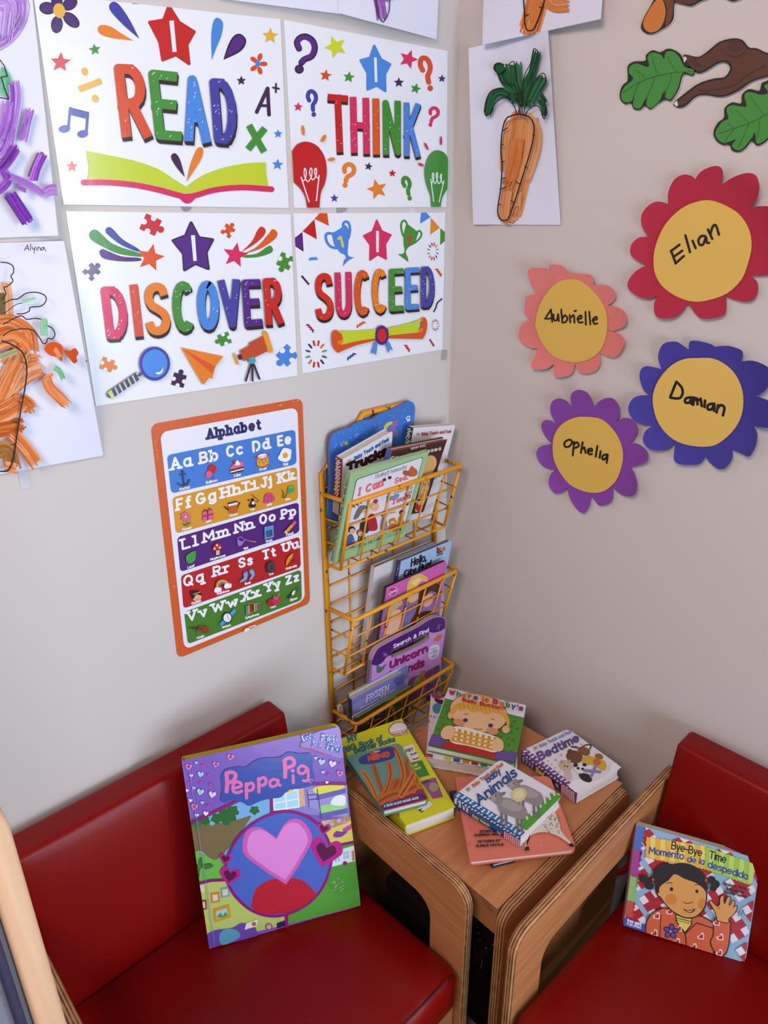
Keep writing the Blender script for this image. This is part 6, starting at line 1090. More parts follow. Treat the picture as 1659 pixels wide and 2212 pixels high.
for i in range(9): # coloured blocks along the lower cover edge
    q0, q1 = b.q[3], b.q[2]; u = (q1 - q0); N = b.N; a = q0 + u * (i / 9 + .01); c = q0 + u * (i / 9 + .085); o_ = N.cross(u).normalized(); o_ = o_ if o_.dot(CAM - q0) > 0 else -o_
    for z0, z1, sh_ in ((.0003, .0014, 0), (b.T - .0014, b.T - .0003, 3)): b.bk.add([a - N * z0 + o_ * .0004, c - N * z0 + o_ * .0004, c - N * z1 + o_ * .0004, a - N * z1 + o_ * .0004], [[0, 1, 2, 3]], ink(('b0242c', 'd8d0d8', 'c8a81c', '2c4a9a', 'd8d0d8', '2a7a8a', '3a9a4a', 'b0242c', 'd8d0d8')[(i + sh_) % 9], 'satin'))
b.done()
b = Book('green board book with a fair-haired baby in a checked top, upper left of the table', [(628, 65), (1072, 165), (1005, 506), (510, 396)], flat(.546), .017, '4a8a2c', 'c4bcc0', k=cN, r=.006, fin='satin', leaves=5)
ar = b.ar
ar.poly([(630, 68), (1070, 167), (1060, 240), (604, 128)], 'dcd8e0'); ar.line([(604, 128), (1060, 240)], 3, '4a62a4')
dots(ar, (600, 150), (1050, 250), (990, 490), (530, 380), 12, 7, 8, '3a7424', .15, 6)
ar.poly([(535, 335), (610, 350), (600, 415), (512, 395)], '5a4288'); ar.poly([(890, 425), (1020, 440), (1005, 500), (895, 478)], '5a4288'); dots(ar, (535, 340), (610, 352), (600, 412), (515, 393), 9, 4, 2, 'a890c4'); dots(ar, (895, 432), (1010, 446), (1000, 495), (900, 476), 10, 4, 2, 'a890c4')
ar.blob([(590, 412), (620, 380), (700, 385), (800, 405), (880, 420), (895, 478), (895, 478), (590, 412)], 'b01c24')
ar.ell(800, 215, 168, 110, '8a5a2a', 12); ar.ell(800, 215, 164, 106, 'e0b486', 12); ar.ell(640, 228, 14, 22, 'dcae80', 10); ar.ell(955, 310, 22, 22, 'dcae80', 10)
hair = [(640, 215), (650, 185), (690, 160), (760, 155), (860, 165), (930, 195), (970, 240), (975, 290), (960, 300), (955, 260), (920, 225), (880, 215), (840, 225), (800, 205), (770, 215), (730, 195), (700, 205), (680, 195), (660, 220)]
ar.blob(hair, 'd8a03c'); 
for i in range(10): x = 690 + 24 * i; ar.line([(x, 160 + 2.2 * i), (x + 8, 185 + 3 * i)], 3, 'b07c24')
ar.ell(690, 270, 34, 20, 'd08a62', 12); ar.ell(880, 320, 34, 20, 'd08a62', 12); ar.ell(725, 258, 14, 11, '2c3470'); ar.ell(868, 288, 14, 11, '2c3470'); ar.line([(718, 225), (740, 222)], 4, '8a5a2a'); ar.line([(870, 250), (890, 256)], 4, '8a5a2a'); ar.line([(775, 305), (800, 312), (820, 310)], 4, '8a4a2a', True)
ar.blob([(655, 300), (720, 298), (800, 320), (880, 345), (935, 380), (900, 440), (820, 425), (740, 405), (640, 380)], 'e4dcd0')
for i in range(8): t = i / 8; ar.poly([(650 + 270 * t, 300 + 62 * t), (668 + 270 * t, 304 + 62 * t), (660 + 265 * t, 382 + 58 * t), (642 + 265 * t, 378 + 58 * t)], 'c88a1c')
for j in range(3): y = 318 + 24 * j; ar.poly([(648, y), (920, y + 62), (918, y + 74), (646, y + 12)], 'd09a30')
ar.blob([(585, 330), (610, 295), (650, 292), (665, 330), (640, 365), (595, 362)], 'e0b486'); ar.blob([(880, 380), (910, 360), (940, 385), (935, 430), (895, 435), (875, 415)], 'e0b486'); ar.ell(757, 412, 5, 3, 'a8724a')
cs = ('b0242c', 'c8702c', '3a7a3c', '2c5a9a', '7a2c6a', 'b0242c'); UPB = (.13, -1)
for ch, (a_, b_), c_ in zip(['W', 'h', 'e', 'r', 'e', 'is', 'B', 'a', 'b', 'y', "'s"], [((630, 113), (664, 119)), ((672, 122), (696, 127)), ((702, 129), (728, 134)), ((738, 137), (758, 141)), ((768, 142), (794, 147)), ((818, 152), (858, 161)), ((878, 166), (908, 173)), ((918, 176), (942, 181)), ((952, 184), (976, 190)), ((984, 191), (1008, 197)), ((1014, 200), (1052, 208))], ['b0242c', '2c7a8a', 'c8702c', '3a7a3c', '2c4a9a', 'c85a1c', 'b0242c', 'c8702c', '3a7a3c', '2c4a9a', '8a2c5a']): ar.text(ch, a_, b_, 32, 8, c_, up=UPB)
ar.text('Belly Button?', (706, 152), (952, 205), 22, 5.5, 'b0242c', up=UPB); ar.text('a karen katz lift-the-flap book', (712, 97), (985, 160), 10, 2, '8a8490', up=UPB)
for i in range(22): ar.line([(640 + 19 * i, 74 + 4.3 * i), (648 + 19 * i, 77 + 4.3 * i)], 3, 'c8a040')
b.done()
b = Book('thin dark navy book, lowest in the pile, mostly hidden under the pink book', [(636, 655), (985, 600), (1010, 1040), (878, 1072)], flat(.5115), .010, '24304e', '202a48', k=cN, r=.003, leaves=3)
b.done()
b = Book('salmon pink picture book with a spotted white animal, under the white lambs book', [(663, 575), (1206, 570), (1358, 988), (748, 1058)], flat(.5225), .0105, 'd0725e', 'c06a58', k=cN, r=.012, rl=.004, fin='satin', leaves=3)
ar = b.ar
for _ in range(60): x, y = random.uniform(720, 1320), random.uniform(590, 1030); ar.line([(x, y), (x + 9, y - 6)], 3, 'c0604e')
for _ in range(34): x, y = random.uniform(930, 1320), random.uniform(620, 980); ar.star(x, y, 6, 'e0a48c')
ar.blob([(1080, 930), (1075, 980), (1060, 985), (1085, 925), (1120, 880), (1180, 830), (1180, 780), (1230, 780), (1260, 850), (1270, 890), (1320, 950), (1345, 968), (1330, 972), (1270, 930), (1200, 900), (1130, 900)], 'cfc4b8')
for _ in range(40): x, y = random.uniform(1170, 1260), random.uniform(790, 900); ar.ell(x, y, 3.4, 3, '6a5a54')
ar.poly([(1065, 980), (1085, 978), (1088, 1000), (1058, 1002)], '1e1816'); ar.poly([(1310, 965), (1330, 958), (1350, 978), (1318, 980)], '1e1816')
for t_, a_, b_ in (('STORY BY', (805, 902), (905, 898)), ('SABRINA MOYLE', (775, 922), (945, 914)), ('PICTURES BY', (795, 960), (925, 952)), ('EUNICE MOYLE', (785, 984), (942, 975))): ar.text(t_, a_, b_, 16, 4, '3a1c1c')
b.done()
b = Book('white board book with two grey lambs and blue dotted spine, on the pink book', [(658, 682), (925, 474), (1278, 682), (1036, 918)], flat(.549), .0255, 'dcdae4', '1f5a8c', k=cN, r=.011, fin='satin', leaves=7, page='d4ccc4')
ar = b.ar
def edge(p, q, r, s, col): ar.poly([p, q, r, s], col)
ar.poly([(660, 682), (690, 660), (1065, 890), (1038, 916)], '2468a0'); dots(ar, (664, 682), (690, 664), (1060, 890), (1036, 912), 2, 16, 8, 'dcdce8', .1, 6)
ar.poly([(1075, 880), (1276, 684), (1230, 672), (1030, 858)], '4a9a2c')
for i in range(26): t = i / 26; x, y = 1020 + 225 * t, 862 - 195 * t; d = random.uniform(18, 40); ar.poly([(x, y + 6), (x + random.uniform(-6, 0), y - d), (x + 14, y - 4)], 'dcdae4' if i % 3 == 0 else '4a9a2c')
def lamb(ox, oy, s_, sh_):
    W = ['8a8688', 'a09a98', '706c70']
    P = lambda x, y: (ox + x * s_, oy + y * s_)
    for lx in (20, 45, 110, 135): ar.line([P(lx, 60 + lx * .35), P(lx + 2, 130 + lx * .38)], 15 * s_, W[2])
    ar.blob([P(0, 20), P(40, -10), P(100, 10), P(155, 45), P(165, 90), P(130, 115), P(60, 90), P(10, 70)], W[0]); ar.blob([P(10, 22), P(45, 0), P(100, 20), P(140, 50), P(100, 70), P(50, 55)], W[1])
    ar.blob([P(-30, -30), P(5, -45), P(25, -20), P(25, 20), P(-5, 30), P(-30, 10), P(-45, -10)], W[0]); ar.blob([P(-45, -12), P(-20, -25), P(-10, 0), P(-30, 12)], W[1]); ar.ell(*P(-12, -18), 4 * s_, 4 * s_, '1e1a1c'); ar.ell(*P(28, -32), 18 * s_, 8 * s_, W[2], -25); ar.ell(*P(-30, -42), 12 * s_, 7 * s_, W[2], 40); ar.ell(*P(-44, -5), 5 * s_, 4 * s_, '4a3a3c')
lamb(1010, 632, .95, 0); lamb(910, 705, 1.0, 0); ar.blob([(985, 690), (1000, 650), (1040, 640), (1072, 665), (1060, 705), (1020, 722)], 'd0c48c'); ar.blob([(1000, 690), (1010, 665), (1040, 655), (1055, 675), (1040, 700)], 'dcd4a8')
ar.text('Baby', (852, 616), (932, 556), 42, 8, '1e5088', up=(-.62, -1)); ar.text('Animals', (803, 742), (1026, 568), 62, 11, '1c4a84', up=(-.62, -1)); ar.text('Baby Touch and Feel', (770, 640), (942, 512), 22, 5, 'b86a3a', up=(-.62, -1)); b.dk(738, 662, 18, '7a4a3a', -37)
sp = b.sp
if sp:
    sp.poly([(665, 735), (945, 905), (945, 925), (930, 918), (664, 745)], '1c3c70'); dots(sp, (664, 690), (664, 700), (1030, 925), (1030, 915), 1, 20, 8, 'dcdce8', .1, 5)
    for i in range(8): t = i / 8; x, y = 942 + 92 * t, 880 + 52 * t; sp.poly([(x, y), (x + 5, y + 3), (x + 5, y + 66 - 3 * t), (x, y + 62)], 'b02c34'); sp.poly([(x + 5.4, y + 3), (x + 11, y + 6), (x + 11, y + 69), (x + 5.4, y + 66)], 'd8d0d4')
    sp.text('Baby Animals', (765, 800), (862, 858), 17, 4, 'c8b078', up=(.1, -1)); sp.text('Baby', (678, 730), (676, 702), 16, 3.5, 'd8d8e4', up=(-1, -.5)); sp.text('Touch', (702, 752), (700, 715), 16, 3.5, 'd8d8e4', up=(-1, -.5)); sp.text('and', (724, 765), (722, 742), 16, 3.5, 'd8d8e4', up=(-1, -.5)); sp.text('Feel', (744, 778), (742, 752), 16, 3.5, 'd8d8e4', up=(-1, -.5)); sp.text('DK', (905, 900), (928, 912), 20, 4, 'c8b0b8', up=(.1, -1))
b.done()
b = Book('white board book of soft toys with a purple dotted spine, right side of the table', [(1044, 426), (1308, 300), (1616, 520), (1358, 668)], flat(.530), .0285, 'd8d4dc', '5c3c74', k=cN, r=.012, fin='satin', leaves=8, page='d4ccc4')
ar = b.ar
ar.poly([(1046, 426), (1070, 414), (1382, 652), (1358, 666)], '6a4484'); dots(ar, (1048, 426), (1070, 415), (1380, 652), (1358, 662), 2, 15, 7, 'd8d4e0', .1, 5)
ar.blob([(1310, 640), (1350, 590), (1440, 600), (1530, 560), (1560, 500), (1612, 522), (1600, 535), (1362, 665)], 'e2dee6')
for x, y, r_ in ((1240, 480, 10), (1270, 452, 9), (1215, 505, 7), (1235, 525, 8), (1262, 545, 8), (1385, 392, 8), (1360, 375, 8), (1195, 485, 7)): ar.star(x, y, r_, 'c8a060')
ar.ell(1345, 462, 48, 36, '6a4226', 15); ar.ell(1320, 432, 15, 14, '5c381e'); ar.ell(1378, 420, 15, 14, '5c381e'); ar.ell(1400, 430, 36, 24, '7a5230', 20); ar.line([(1390, 405), (1420, 392), (1440, 400), (1430, 420)], 7, '4a2c18', True); ar.line([(1330, 405), (1360, 408)], 10, '4a2c18')
ar.blob([(1385, 480), (1420, 455), (1470, 470), (1520, 490), (1525, 530), (1500, 540), (1460, 510), (1410, 505)], 'c8a02c'); ar.ell(1472, 492, 24, 18, 'b86a24', 20); ar.ell(1485, 460, 24, 16, '8a6030', 20)
ar.ell(1295, 512, 40, 30, 'bca890', 15); ar.ell(1275, 492, 11, 10, 'a89278'); ar.ell(1315, 488, 11, 10, 'a89278'); ar.ell(1290, 515, 5, 4, '2a2020'); ar.ell(1305, 518, 5, 4, '2a2020'); ar.blob([(1290, 545), (1320, 540), (1330, 580), (1300, 600)], 'c4b29c')
ar.blob([(1370, 560), (1420, 560), (1445, 590), (1430, 608), (1390, 595)], '221c20'); ar.ell(1378, 530, 34, 28, 'dcd6d4', 10); ar.ell(1352, 510, 13, 11, '221c20'); ar.ell(1402, 508, 12, 10, '221c20'); ar.ell(1366, 528, 9, 8, '221c20'); ar.ell(1392, 532, 9, 8, '221c20'); ar.line([(1400, 540), (1490, 548)], 16, '8478a0'); ar.line([(1465, 515), (1440, 575)], 16, '8478a0')
ar.text('Bedtime', (1148, 488), (1380, 372), 54, 11, '55407c', up=(-.5, -1)); ar.text('Baby Touch and Feel', (1150, 412), (1330, 326), 20, 4.6, '7a8cb4', up=(-.5, -1)); b.dk(1118, 424, 16, '8a4a4a', -26)
sp = b.sp
if sp:
    sp.poly([(1050, 470), (1270, 620), (1268, 650), (1050, 490)], '3c2450'); dots(sp, (1050, 436), (1050, 446), (1345, 675), (1345, 665), 1, 17, 7, 'd8d4e0', .1, 5)
    for i in range(7): t = i / 7; x, y = 1268 + 78 * t, 612 + 52 * t; sp.poly([(x, y), (x + 5, y + 3.4), (x + 5, y + 68), (x, y + 64)], 'a02c3c'); sp.poly([(x + 5.3, y + 3.5), (x + 11, y + 7), (x + 11, y + 72), (x + 5.3, y + 68)], 'd4ccd4')
    sp.text('Bed', (1125, 545), (1172, 578), 30, 7, 'c8b43c', up=(.1, -1)); sp.text('Baby', (1062, 490), (1062, 462), 13, 3, 'a898bc', up=(-1, -.5)); sp.text('Touch', (1080, 505), (1080, 472), 13, 3, 'a898bc', up=(-1, -.5)); sp.text('and', (1096, 515), (1096, 492), 13, 3, 'a898bc', up=(-1, -.5)); sp.text('Feel', (1112, 528), (1112, 502), 13, 3, 'a898bc', up=(-1, -.5)); sp.text('DK', (1238, 625), (1256, 640), 18, 4, 'b8a0b8', up=(.1, -1))
b.done()

rack_books = 'picture books in the yellow wall rack'
Book.__init__.__defaults__ = tuple(rack_books if d == 'picture books on the side table' else d for d in Book.__init__.__defaults__)
# ---------------- books in the yellow rack: top basket
GP = tilt(-.041, .889, .274)
ol = [(185, 1420), (170, 1000), (165, 650), (170, 560), (190, 480), (240, 432), (330, 395), (400, 376), (470, 332), (540, 298), (640, 285), (720, 232), (800, 195), (870, 172), (930, 140), (1000, 110), (1058, 88), (1098, 100), (1122, 150), (1120, 230), (1105, 330), (1060, 520), (900, 900), (700, 1200)]
pw = Plane((0, -.0185, 0), (0, -1, 0)); oo = [pw.at(cK(p)) for p in catmull(ol)]
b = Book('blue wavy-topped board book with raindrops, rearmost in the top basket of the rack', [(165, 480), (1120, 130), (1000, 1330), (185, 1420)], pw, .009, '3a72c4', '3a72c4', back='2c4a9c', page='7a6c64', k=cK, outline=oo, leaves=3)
ar = b.ar
for _ in range(46):
    x = random.uniform(220, 1060); y = random.uniform(.2, .75); y = 430 - (x - 220) * .36 + random.uniform(20, 260); ar.ell(x, y, 6, 10, '6a9ad8', 10)
ar.ell(845, 375, 78, 60, 'c8cc3a', -20); ar.ell(870, 400, 70, 56, '3a72c4', -20); ar.blob([(800, 420), (850, 370), (880, 300), (925, 290), (930, 330), (900, 380), (930, 450), (880, 500), (820, 470)], '8a6aa8')
ar.text('Ca', (1010, 270), (1035, 320), 55, 11, 'e0e2ee', up=(.9, -.6)); ar.star(350, 560, 36, 'c8c03a', 10); ar.text('il', (445, 500), (475, 490), 46, 8, '8ab0dc', up=(0, -1)); ar.text('el', (282, 600), (312, 590), 46, 8, '8ab0dc', up=(0, -1))
b.done()
b = Book('white board book with a dark green dotted spine, right rear of the top basket', [(1098, 386), (1576, 352), (1300, 1400), (905, 1430)], tilt(-.047, 1.13, .10), .017, 'dcdae0', '17402a', k=cK, r=.006, fin='satin', leaves=6, page='d4ccc4')
b.dk(1142, 470, 26, 'b05a3a', -3); b.ar.text('Baby Touch and Feel', (1195, 474), (1528, 442), 40, 9, 'b0503a', up=(-.05, -1))
for i in range(30): x, y = random.uniform(1290, 1400), random.uniform(880, 960); b.ar.line([(x, y), (x + 12, y - 30)], 5, '3a8a3a')
if b.sp:
    b.sp.k = PX; q_ = [b.spine_at(0, .01), b.spine_at(1, .01), b.spine_at(1, .6), b.spine_at(0, .6)]; dots(b.sp, *q_, 2, 24, 1.7, 'd8dcd8', .2, 1.6)
    b.sp.text('Baby Touch and Feel', b.spine_at(.2, .03), b.spine_at(.2, .4), 7, 1.2, 'c4d0c8', up=Vector(b.spine_at(1, .1)) - Vector(b.spine_at(0, .1)))
b.done()
b = Book('white board book with a red dotted spine, left side of the top basket', [(304, 745), (872, 420), (838, 1040), (268, 1376)], tilt(-.041, .993, .15), .0215, 'dcdae2', '7a1620', k=cK, r=.005, fin='satin', leaves=6, page='d4ccc4')
ar = b.ar; b.dk(376, 780, 34, 'b06a5a', -22); ar.text('Baby Touch and Feel', (442, 752), (828, 530), 46, 10, '2c5a94', up=(-.1, -1)); ar.text('Trucks', (345, 905), (815, 690), 120, 36, '3a1218', up=(.02, -1))
if b.sp:
    b.sp.k = PX; q_ = [b.spine_at(0, .01), b.spine_at(1, .01), b.spine_at(1, .7), b.spine_at(0, .7)]; dots(b.sp, *q_, 2, 20, 1.9, 'dcd4d8', .2, 1.8)
    u_ = Vector(b.spine_at(1, .1)) - Vector(b.spine_at(0, .1))
    b.sp.text('Baby Touch and Feel', b.spine_at(.25, .05), b.spine_at(.25, .36), 7, 1.2, 'd0b4b4', up=u_); b.sp.text('Trucks', b.spine_at(.2, .40), b.spine_at(.2, .62), 9, 1.8, 'c8a838', up=u_)
    for i in range(12): v = .72 + .022 * i; b.sp.poly([b.spine_at(0, v), b.spine_at(1, v), b.spine_at(1, v + .011), b.spine_at(0, v + .011)], 'd8ccd0')
b.done()
b = Book('dark brown board book with scalloped red edge, leaning behind the green book', [(858, 638), (1484, 512), (1215, 1330), (640, 1420)], tilt(-.0283, .889, .274), .0145, '3c1614', '52609c', k=cK, r=.006, fin='satin', leaves=7, page='c4b09c')
ar = b.ar
for i in range(34): t = i / 33; ar.ell(868 + 608 * t, 640 - 122 * t, 11, 8, '8a2c34', n=10)
ar.text('karen katz', (1072, 632), (1240, 590), 38, 5, 'd0bcb4', up=(.1, -1)); ar.text('Counting Kisses', (842, 752), (1412, 632), 46, 9, 'd8ccc4', up=(.1, -1), gap=4)
ar.blob([(1230, 760), (1290, 690), (1350, 720), (1360, 790), (1330, 860), (1290, 960), (1280, 1040), (1240, 1180), (1180, 1300), (1120, 1310), (1160, 1100), (1200, 940)], 'd8aa6a')
for _ in range(44): t = random.random(); ar.ell(1310 - 120 * t + random.uniform(-35, 35), 930 + 280 * t, 4, 5, '6a4426', n=8)
for x in (1215, 1240, 1262): ar.line([(x, 1000), (x + 6, 1030), (x + 18, 1010)], 5, '8a5a3a', True)
ar.heart(1160, 1275, 50, 'b01c34', 10)
b.done()
b = Book('pale green picture book of singing children, front of the top basket', [(398, 895), (1285, 645), (1005, 1605), (214, 1908)], GP, .011, '9cc08c', '8cb080', k=cK, r=.003, fin='satin', leaves=3, page='c8d0c0')
ar = b.ar
q_ = [(470, 965), (1210, 712), (985, 1545), (300, 1770)]
def rq(c, col, r=.04):
    o = []; tl, tr, br, bl = [Vector(p) for p in c]
    for cx, cy, a0 in ((r, r, 180), (1 - r, r, 270), (1 - r, 1 - r, 0), (r, 1 - r, 90)):
        for i in range(5): a = math.radians(a0 + 22.5 * i); x, y = cx + r * math.cos(a), cy + r * math.sin(a); o.append(tuple(tl * (1 - x) * (1 - y) + tr * x * (1 - y) + br * x * y + bl * (1 - x) * y))
    ar.poly(o, col)
rq([(x + dx, y + dy) for (x, y), (dx, dy) in zip(q_, ((-8, -6), (8, -8), (6, 8), (-8, 8)))], '4a6a44'); rq(q_, 'dedce6')
ar.blob([(300, 1770), (320, 1720), (440, 1660), (600, 1640), (800, 1560), (985, 1480), (985, 1545), (640, 1660)], '8ab87c')
ar.text('Elisabeth Ivanovsky', (672, 952), (1028, 838), 52, 4, '3a2c34', up=(.2, -1), skew=0); ar.text('I Can', (482, 1152), (762, 1035), 100, 22, 'dc6a74', up=(.18, -1), serif=1.2); ar.ell(778, 965, 22, 18, '5a1c1c', -20); ar.ell(838, 942, 22, 18, '5a1c1c', -20); ar.line([(780, 950), (800, 905), (836, 930)], 3, '4a5a30', True)
ar.text('See.', (885, 1015), (1040, 960), 70, 15, 'd8707c', up=(.2, -1), serif=1); ar.text('Smell.', (870, 1135), (1100, 1060), 66, 14, 'd8a45a', up=(.2, -1), serif=1); ar.text('Taste', (785, 1220), (940, 1162), 64, 14, '5a8ab8', up=(.2, -1), serif=1); ar.text('and', (998, 1145), (1085, 1115), 44, 8, '5a8ab8', up=(.2, -1)); ar.text('Touch', (855, 1250), (1070, 1170), 66, 15, 'd0606c', up=(.2, -1), serif=1)
ar.blob([(990, 900), (1040, 870), (1080, 810), (1110, 830), (1145, 860), (1140, 910), (1090, 930), (1050, 925)], 'b8622c'); ar.ell(1020, 890, 40, 30, 'a85424', 20)
for hx, hy, hc, bx, by, bc, s_ in ((665, 1270, 'd8a86a', 640, 1430, 'b01c34', 1.25), (545, 1300, 'c8b49a', 550, 1470, '3c2a30', 1.1), (775, 1360, '4a4444', 770, 1450, '8a8a94', .9), (410, 1530, '1e1a1c', 400, 1640, '4a5a90', 1.), (975, 1340, '6a2c24', 960, 1420, 'c8843c', .8), (860, 1440, 'b8782c', 880, 1450, 'c8843c', .9), (500, 1560, '8a4a2a', 520, 1590, '5a6a3a', .9)):
    ar.blob([(bx - 45 * s_, by + 70 * s_), (bx - 30 * s_, by - 50 * s_), (bx + 20 * s_, by - 60 * s_), (bx + 50 * s_, by + 50 * s_), (bx + 20 * s_, by + 85 * s_)], bc); ar.ell(hx, hy - 6, 42 * s_, 40 * s_, hc); ar.ell(hx + 8, hy + 8, 30 * s_, 30 * s_, 'e0b494'); ar.ell(hx + 12, hy + 18, 5, 4, '5a2a20')
ar.blob([(650, 1205), (680, 1180), (705, 1195), (690, 1225), (660, 1225)], 'b81c34'); ar.blob([(430, 1400), (490, 1270), (560, 1250), (600, 1280), (540, 1300), (480, 1390)], '6a6a70'); ar.line([(830, 1340), (900, 1325)], 14, 'c89a4a'); ar.blob([(820, 1520), (850, 1460), (920, 1470), (910, 1540)], 'b8622c')
for p in ((390, 1270), (430, 1260), (470, 1240), (500, 1215)): ar.ell(p[0], p[1], 18, 10, '3a6a34', -20); ar.ell(p[0] + 14, p[1] + 10, 8, 8, 'b02c34')
for _ in range(12): x = random.uniform(400, 960); ar.ell(x, 1700 - (x - 320) * .33 + random.uniform(-40, 30), 6, 5, random.choice(['dcd8e0', 'd8c84a', 'c8606a']))
ar.line([(520, 1690), (780, 1590)], 46, '6a9060'); ar.line([(522, 1690), (778, 1591)], 42, '9cc08c'); ar.text('In full color', (548, 1702), (740, 1622), 32, 5, '2c3a2c', up=(.15, -1))
if b.sp: b.sp.text('I Can See, Hear, Smell, Taste and Touch', (358, 950), (205, 1715), 24, 4.5, '22281e', up=(.95, .2)); b.sp.text('Derrydale', (196, 1755), (178, 1868), 20, 4, '22281e', up=(.95, .2))
b.done()

# ---------------- middle basket
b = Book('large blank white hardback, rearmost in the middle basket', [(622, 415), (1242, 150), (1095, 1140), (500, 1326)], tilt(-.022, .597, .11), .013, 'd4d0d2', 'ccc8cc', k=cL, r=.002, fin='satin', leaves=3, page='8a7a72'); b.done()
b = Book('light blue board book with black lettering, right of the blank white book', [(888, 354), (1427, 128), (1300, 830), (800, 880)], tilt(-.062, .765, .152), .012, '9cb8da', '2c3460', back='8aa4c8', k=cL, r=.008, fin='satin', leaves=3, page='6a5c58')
ar = b.ar; ar.text('Hello,', (992, 412), (1160, 345), 92, 15, '1c1a22', up=(.12, -1)); ar.text('City Bus!', (918, 522), (1205, 405), 78, 14, '1c1a22', up=(.12, -1)); ar.poly([(1265, 205), (1285, 200), (1285, 262), (1265, 272)], '7a1c34'); ar.poly([(1288, 215), (1308, 200), (1310, 255), (1288, 262)], 'a8302c'); ar.poly([(1320, 215), (1345, 190), (1360, 210), (1350, 240), (1322, 245)], 'c86a34'); ar.text('Hello,', (1272, 275), (1325, 252), 24, 5, '2c2a3c', up=(.12, -1)); ar.text('World!', (1262, 300), (1328, 275), 22, 5, '2c2a3c', up=(.12, -1))
if b.sp: b.sp.text('Hello', (872, 380), (842, 500), 14, 3, 'a8b0cc', up=(1, 0))
b.done()
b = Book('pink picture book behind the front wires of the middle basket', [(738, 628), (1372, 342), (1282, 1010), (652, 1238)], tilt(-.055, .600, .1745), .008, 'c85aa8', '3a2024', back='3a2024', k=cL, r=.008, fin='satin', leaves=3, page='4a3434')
ar = b.ar
ar.poly([(715, 760), (960, 640), (1330, 500), (1275, 1000), (655, 1232)], '8a62a0')
for pts, c_ in (([(960, 740), (960, 600), (1010, 510), (1090, 480), (1160, 510), (1170, 560), (1100, 560), (1060, 640), (1080, 720), (1010, 780)], 'd8b05a'), ([(1010, 560), (1080, 520), (1110, 545), (1040, 600)], 'e4c880'), ([(740, 860), (790, 760), (880, 740), (910, 790), (860, 830), (800, 900), (760, 960)], 'd8a44a'), ([(1110, 610), (1200, 570), (1290, 590), (1290, 680), (1200, 660), (1130, 760), (1080, 900), (1000, 1030), (970, 1000), (1040, 850)], '4a2418'), ([(1000, 1020), (1060, 900), (1180, 860), (1240, 900), (1180, 960), (1050, 1030)], '3a1c14'), ([(890, 960), (980, 880), (1060, 760), (1080, 700), (1050, 860), (960, 1000)], '7a64a8'), ([(690, 1040), (740, 960), (790, 980), (770, 1080), (700, 1090)], 'c060a0'), ([(760, 1010), (800, 880), (880, 850), (900, 930), (850, 1080), (740, 1110)], 'dcae8c'), ([(980, 720), (1050, 660), (1060, 720), (1000, 760)], 'dcae8c'), ([(1120, 740), (1200, 680), (1230, 720), (1200, 800), (1140, 820)], 'd8a484'), ([(880, 1060), (940, 980), (1010, 990), (980, 1060), (900, 1100)], '3a62a8'), ([(680, 1170), (740, 1120), (860, 1110), (820, 1160), (700, 1200)], '4a72b0'), ([(790, 900), (820, 790), (870, 765), (860, 790), (815, 830), (800, 910)], '9ab4d0')): ar.blob(pts, c_)
ar.ell(808, 660, 52, 46, 'e0a8cc', -20); ar.ell(808, 660, 46, 40, 'b0307c', -20); ar.text('Disney', (775, 695), (855, 655), 34, 5, 'e8c8dc', up=(.1, -1)); 
for _ in range(18): x = random.uniform(760, 1340); ar.star(x, 620 - (x - 740) * .45 + random.uniform(10, 70), 5, 'e8b8d8')
b.done()

# ---------------- bottom basket
pu = tilt(-.0644, .50, .137)
ou = [(540, 1900), (560, 1640), (585, 1430), (600, 1340), (650, 1260), (740, 1200), (900, 1120), (1060, 1040), (1180, 960), (1260, 925), (1330, 930), (1362, 975), (1358, 1050), (1330, 1250), (1300, 1450), (1265, 1720)]
hole = [(785, 1320), (800, 1285), (860, 1255), (1020, 1180), (1150, 1105), (1185, 1110), (1188, 1150), (1160, 1185), (1020, 1260), (880, 1325), (810, 1350)]
so = catmull(ou[:2] + ou[1:-1] + [ou[-1], ou[-1]] + [ou[0]], True, 4); sh_ = catmull(hole, True, 4)
jo = min(range(len(so)), key=lambda i: math.dist(so[i], (900, 1120))); ji = min(range(len(sh_)), key=lambda i: math.dist(sh_[i], so[jo]))
def ang(ps): return sum(ps[i][0] * ps[(i + 1) % len(ps)][1] - ps[(i + 1) % len(ps)][0] * ps[i][1] for i in range(len(ps)))
if ang(so) * ang(sh_) > 0: hr = [sh_[(ji - k_) % len(sh_)] for k_ in range(len(sh_) + 1)]
else: hr = [sh_[(ji + k_) % len(sh_)] for k_ in range(len(sh_) + 1)]
slit = so[:jo + 1] + hr + [so[jo]] + so[jo + 1:]
slit = [(x + (.02 if i > jo else 0), y) for i, (x, y) in enumerate(slit)]
b = Book('lilac spiral-bound board book with a carry handle, in the bottom basket', [(600, 1340), (1360, 950), (1265, 1720), (540, 1900)], pu, .013, 'c88cd0', 'c88cd0', page='a49c98', k=cL, outline=[pu.at(cL(p)) for p in slit], leaves=6)
ar = b.ar
up_ = [p for p in so if p[1] < 1345 - (p[0] - 600) * .36 + 40 or p[1] < 1100]
band_t = catmull([(612, 1330), (660, 1255), (750, 1200), (900, 1120), (1060, 1040), (1180, 963), (1262, 930), (1330, 936), (1356, 975), (1352, 1040)], False)
low = catmull([(1352, 1042), (1300, 1075), (1230, 1090), (1180, 1080)], False); mid = [p for p in sh_]
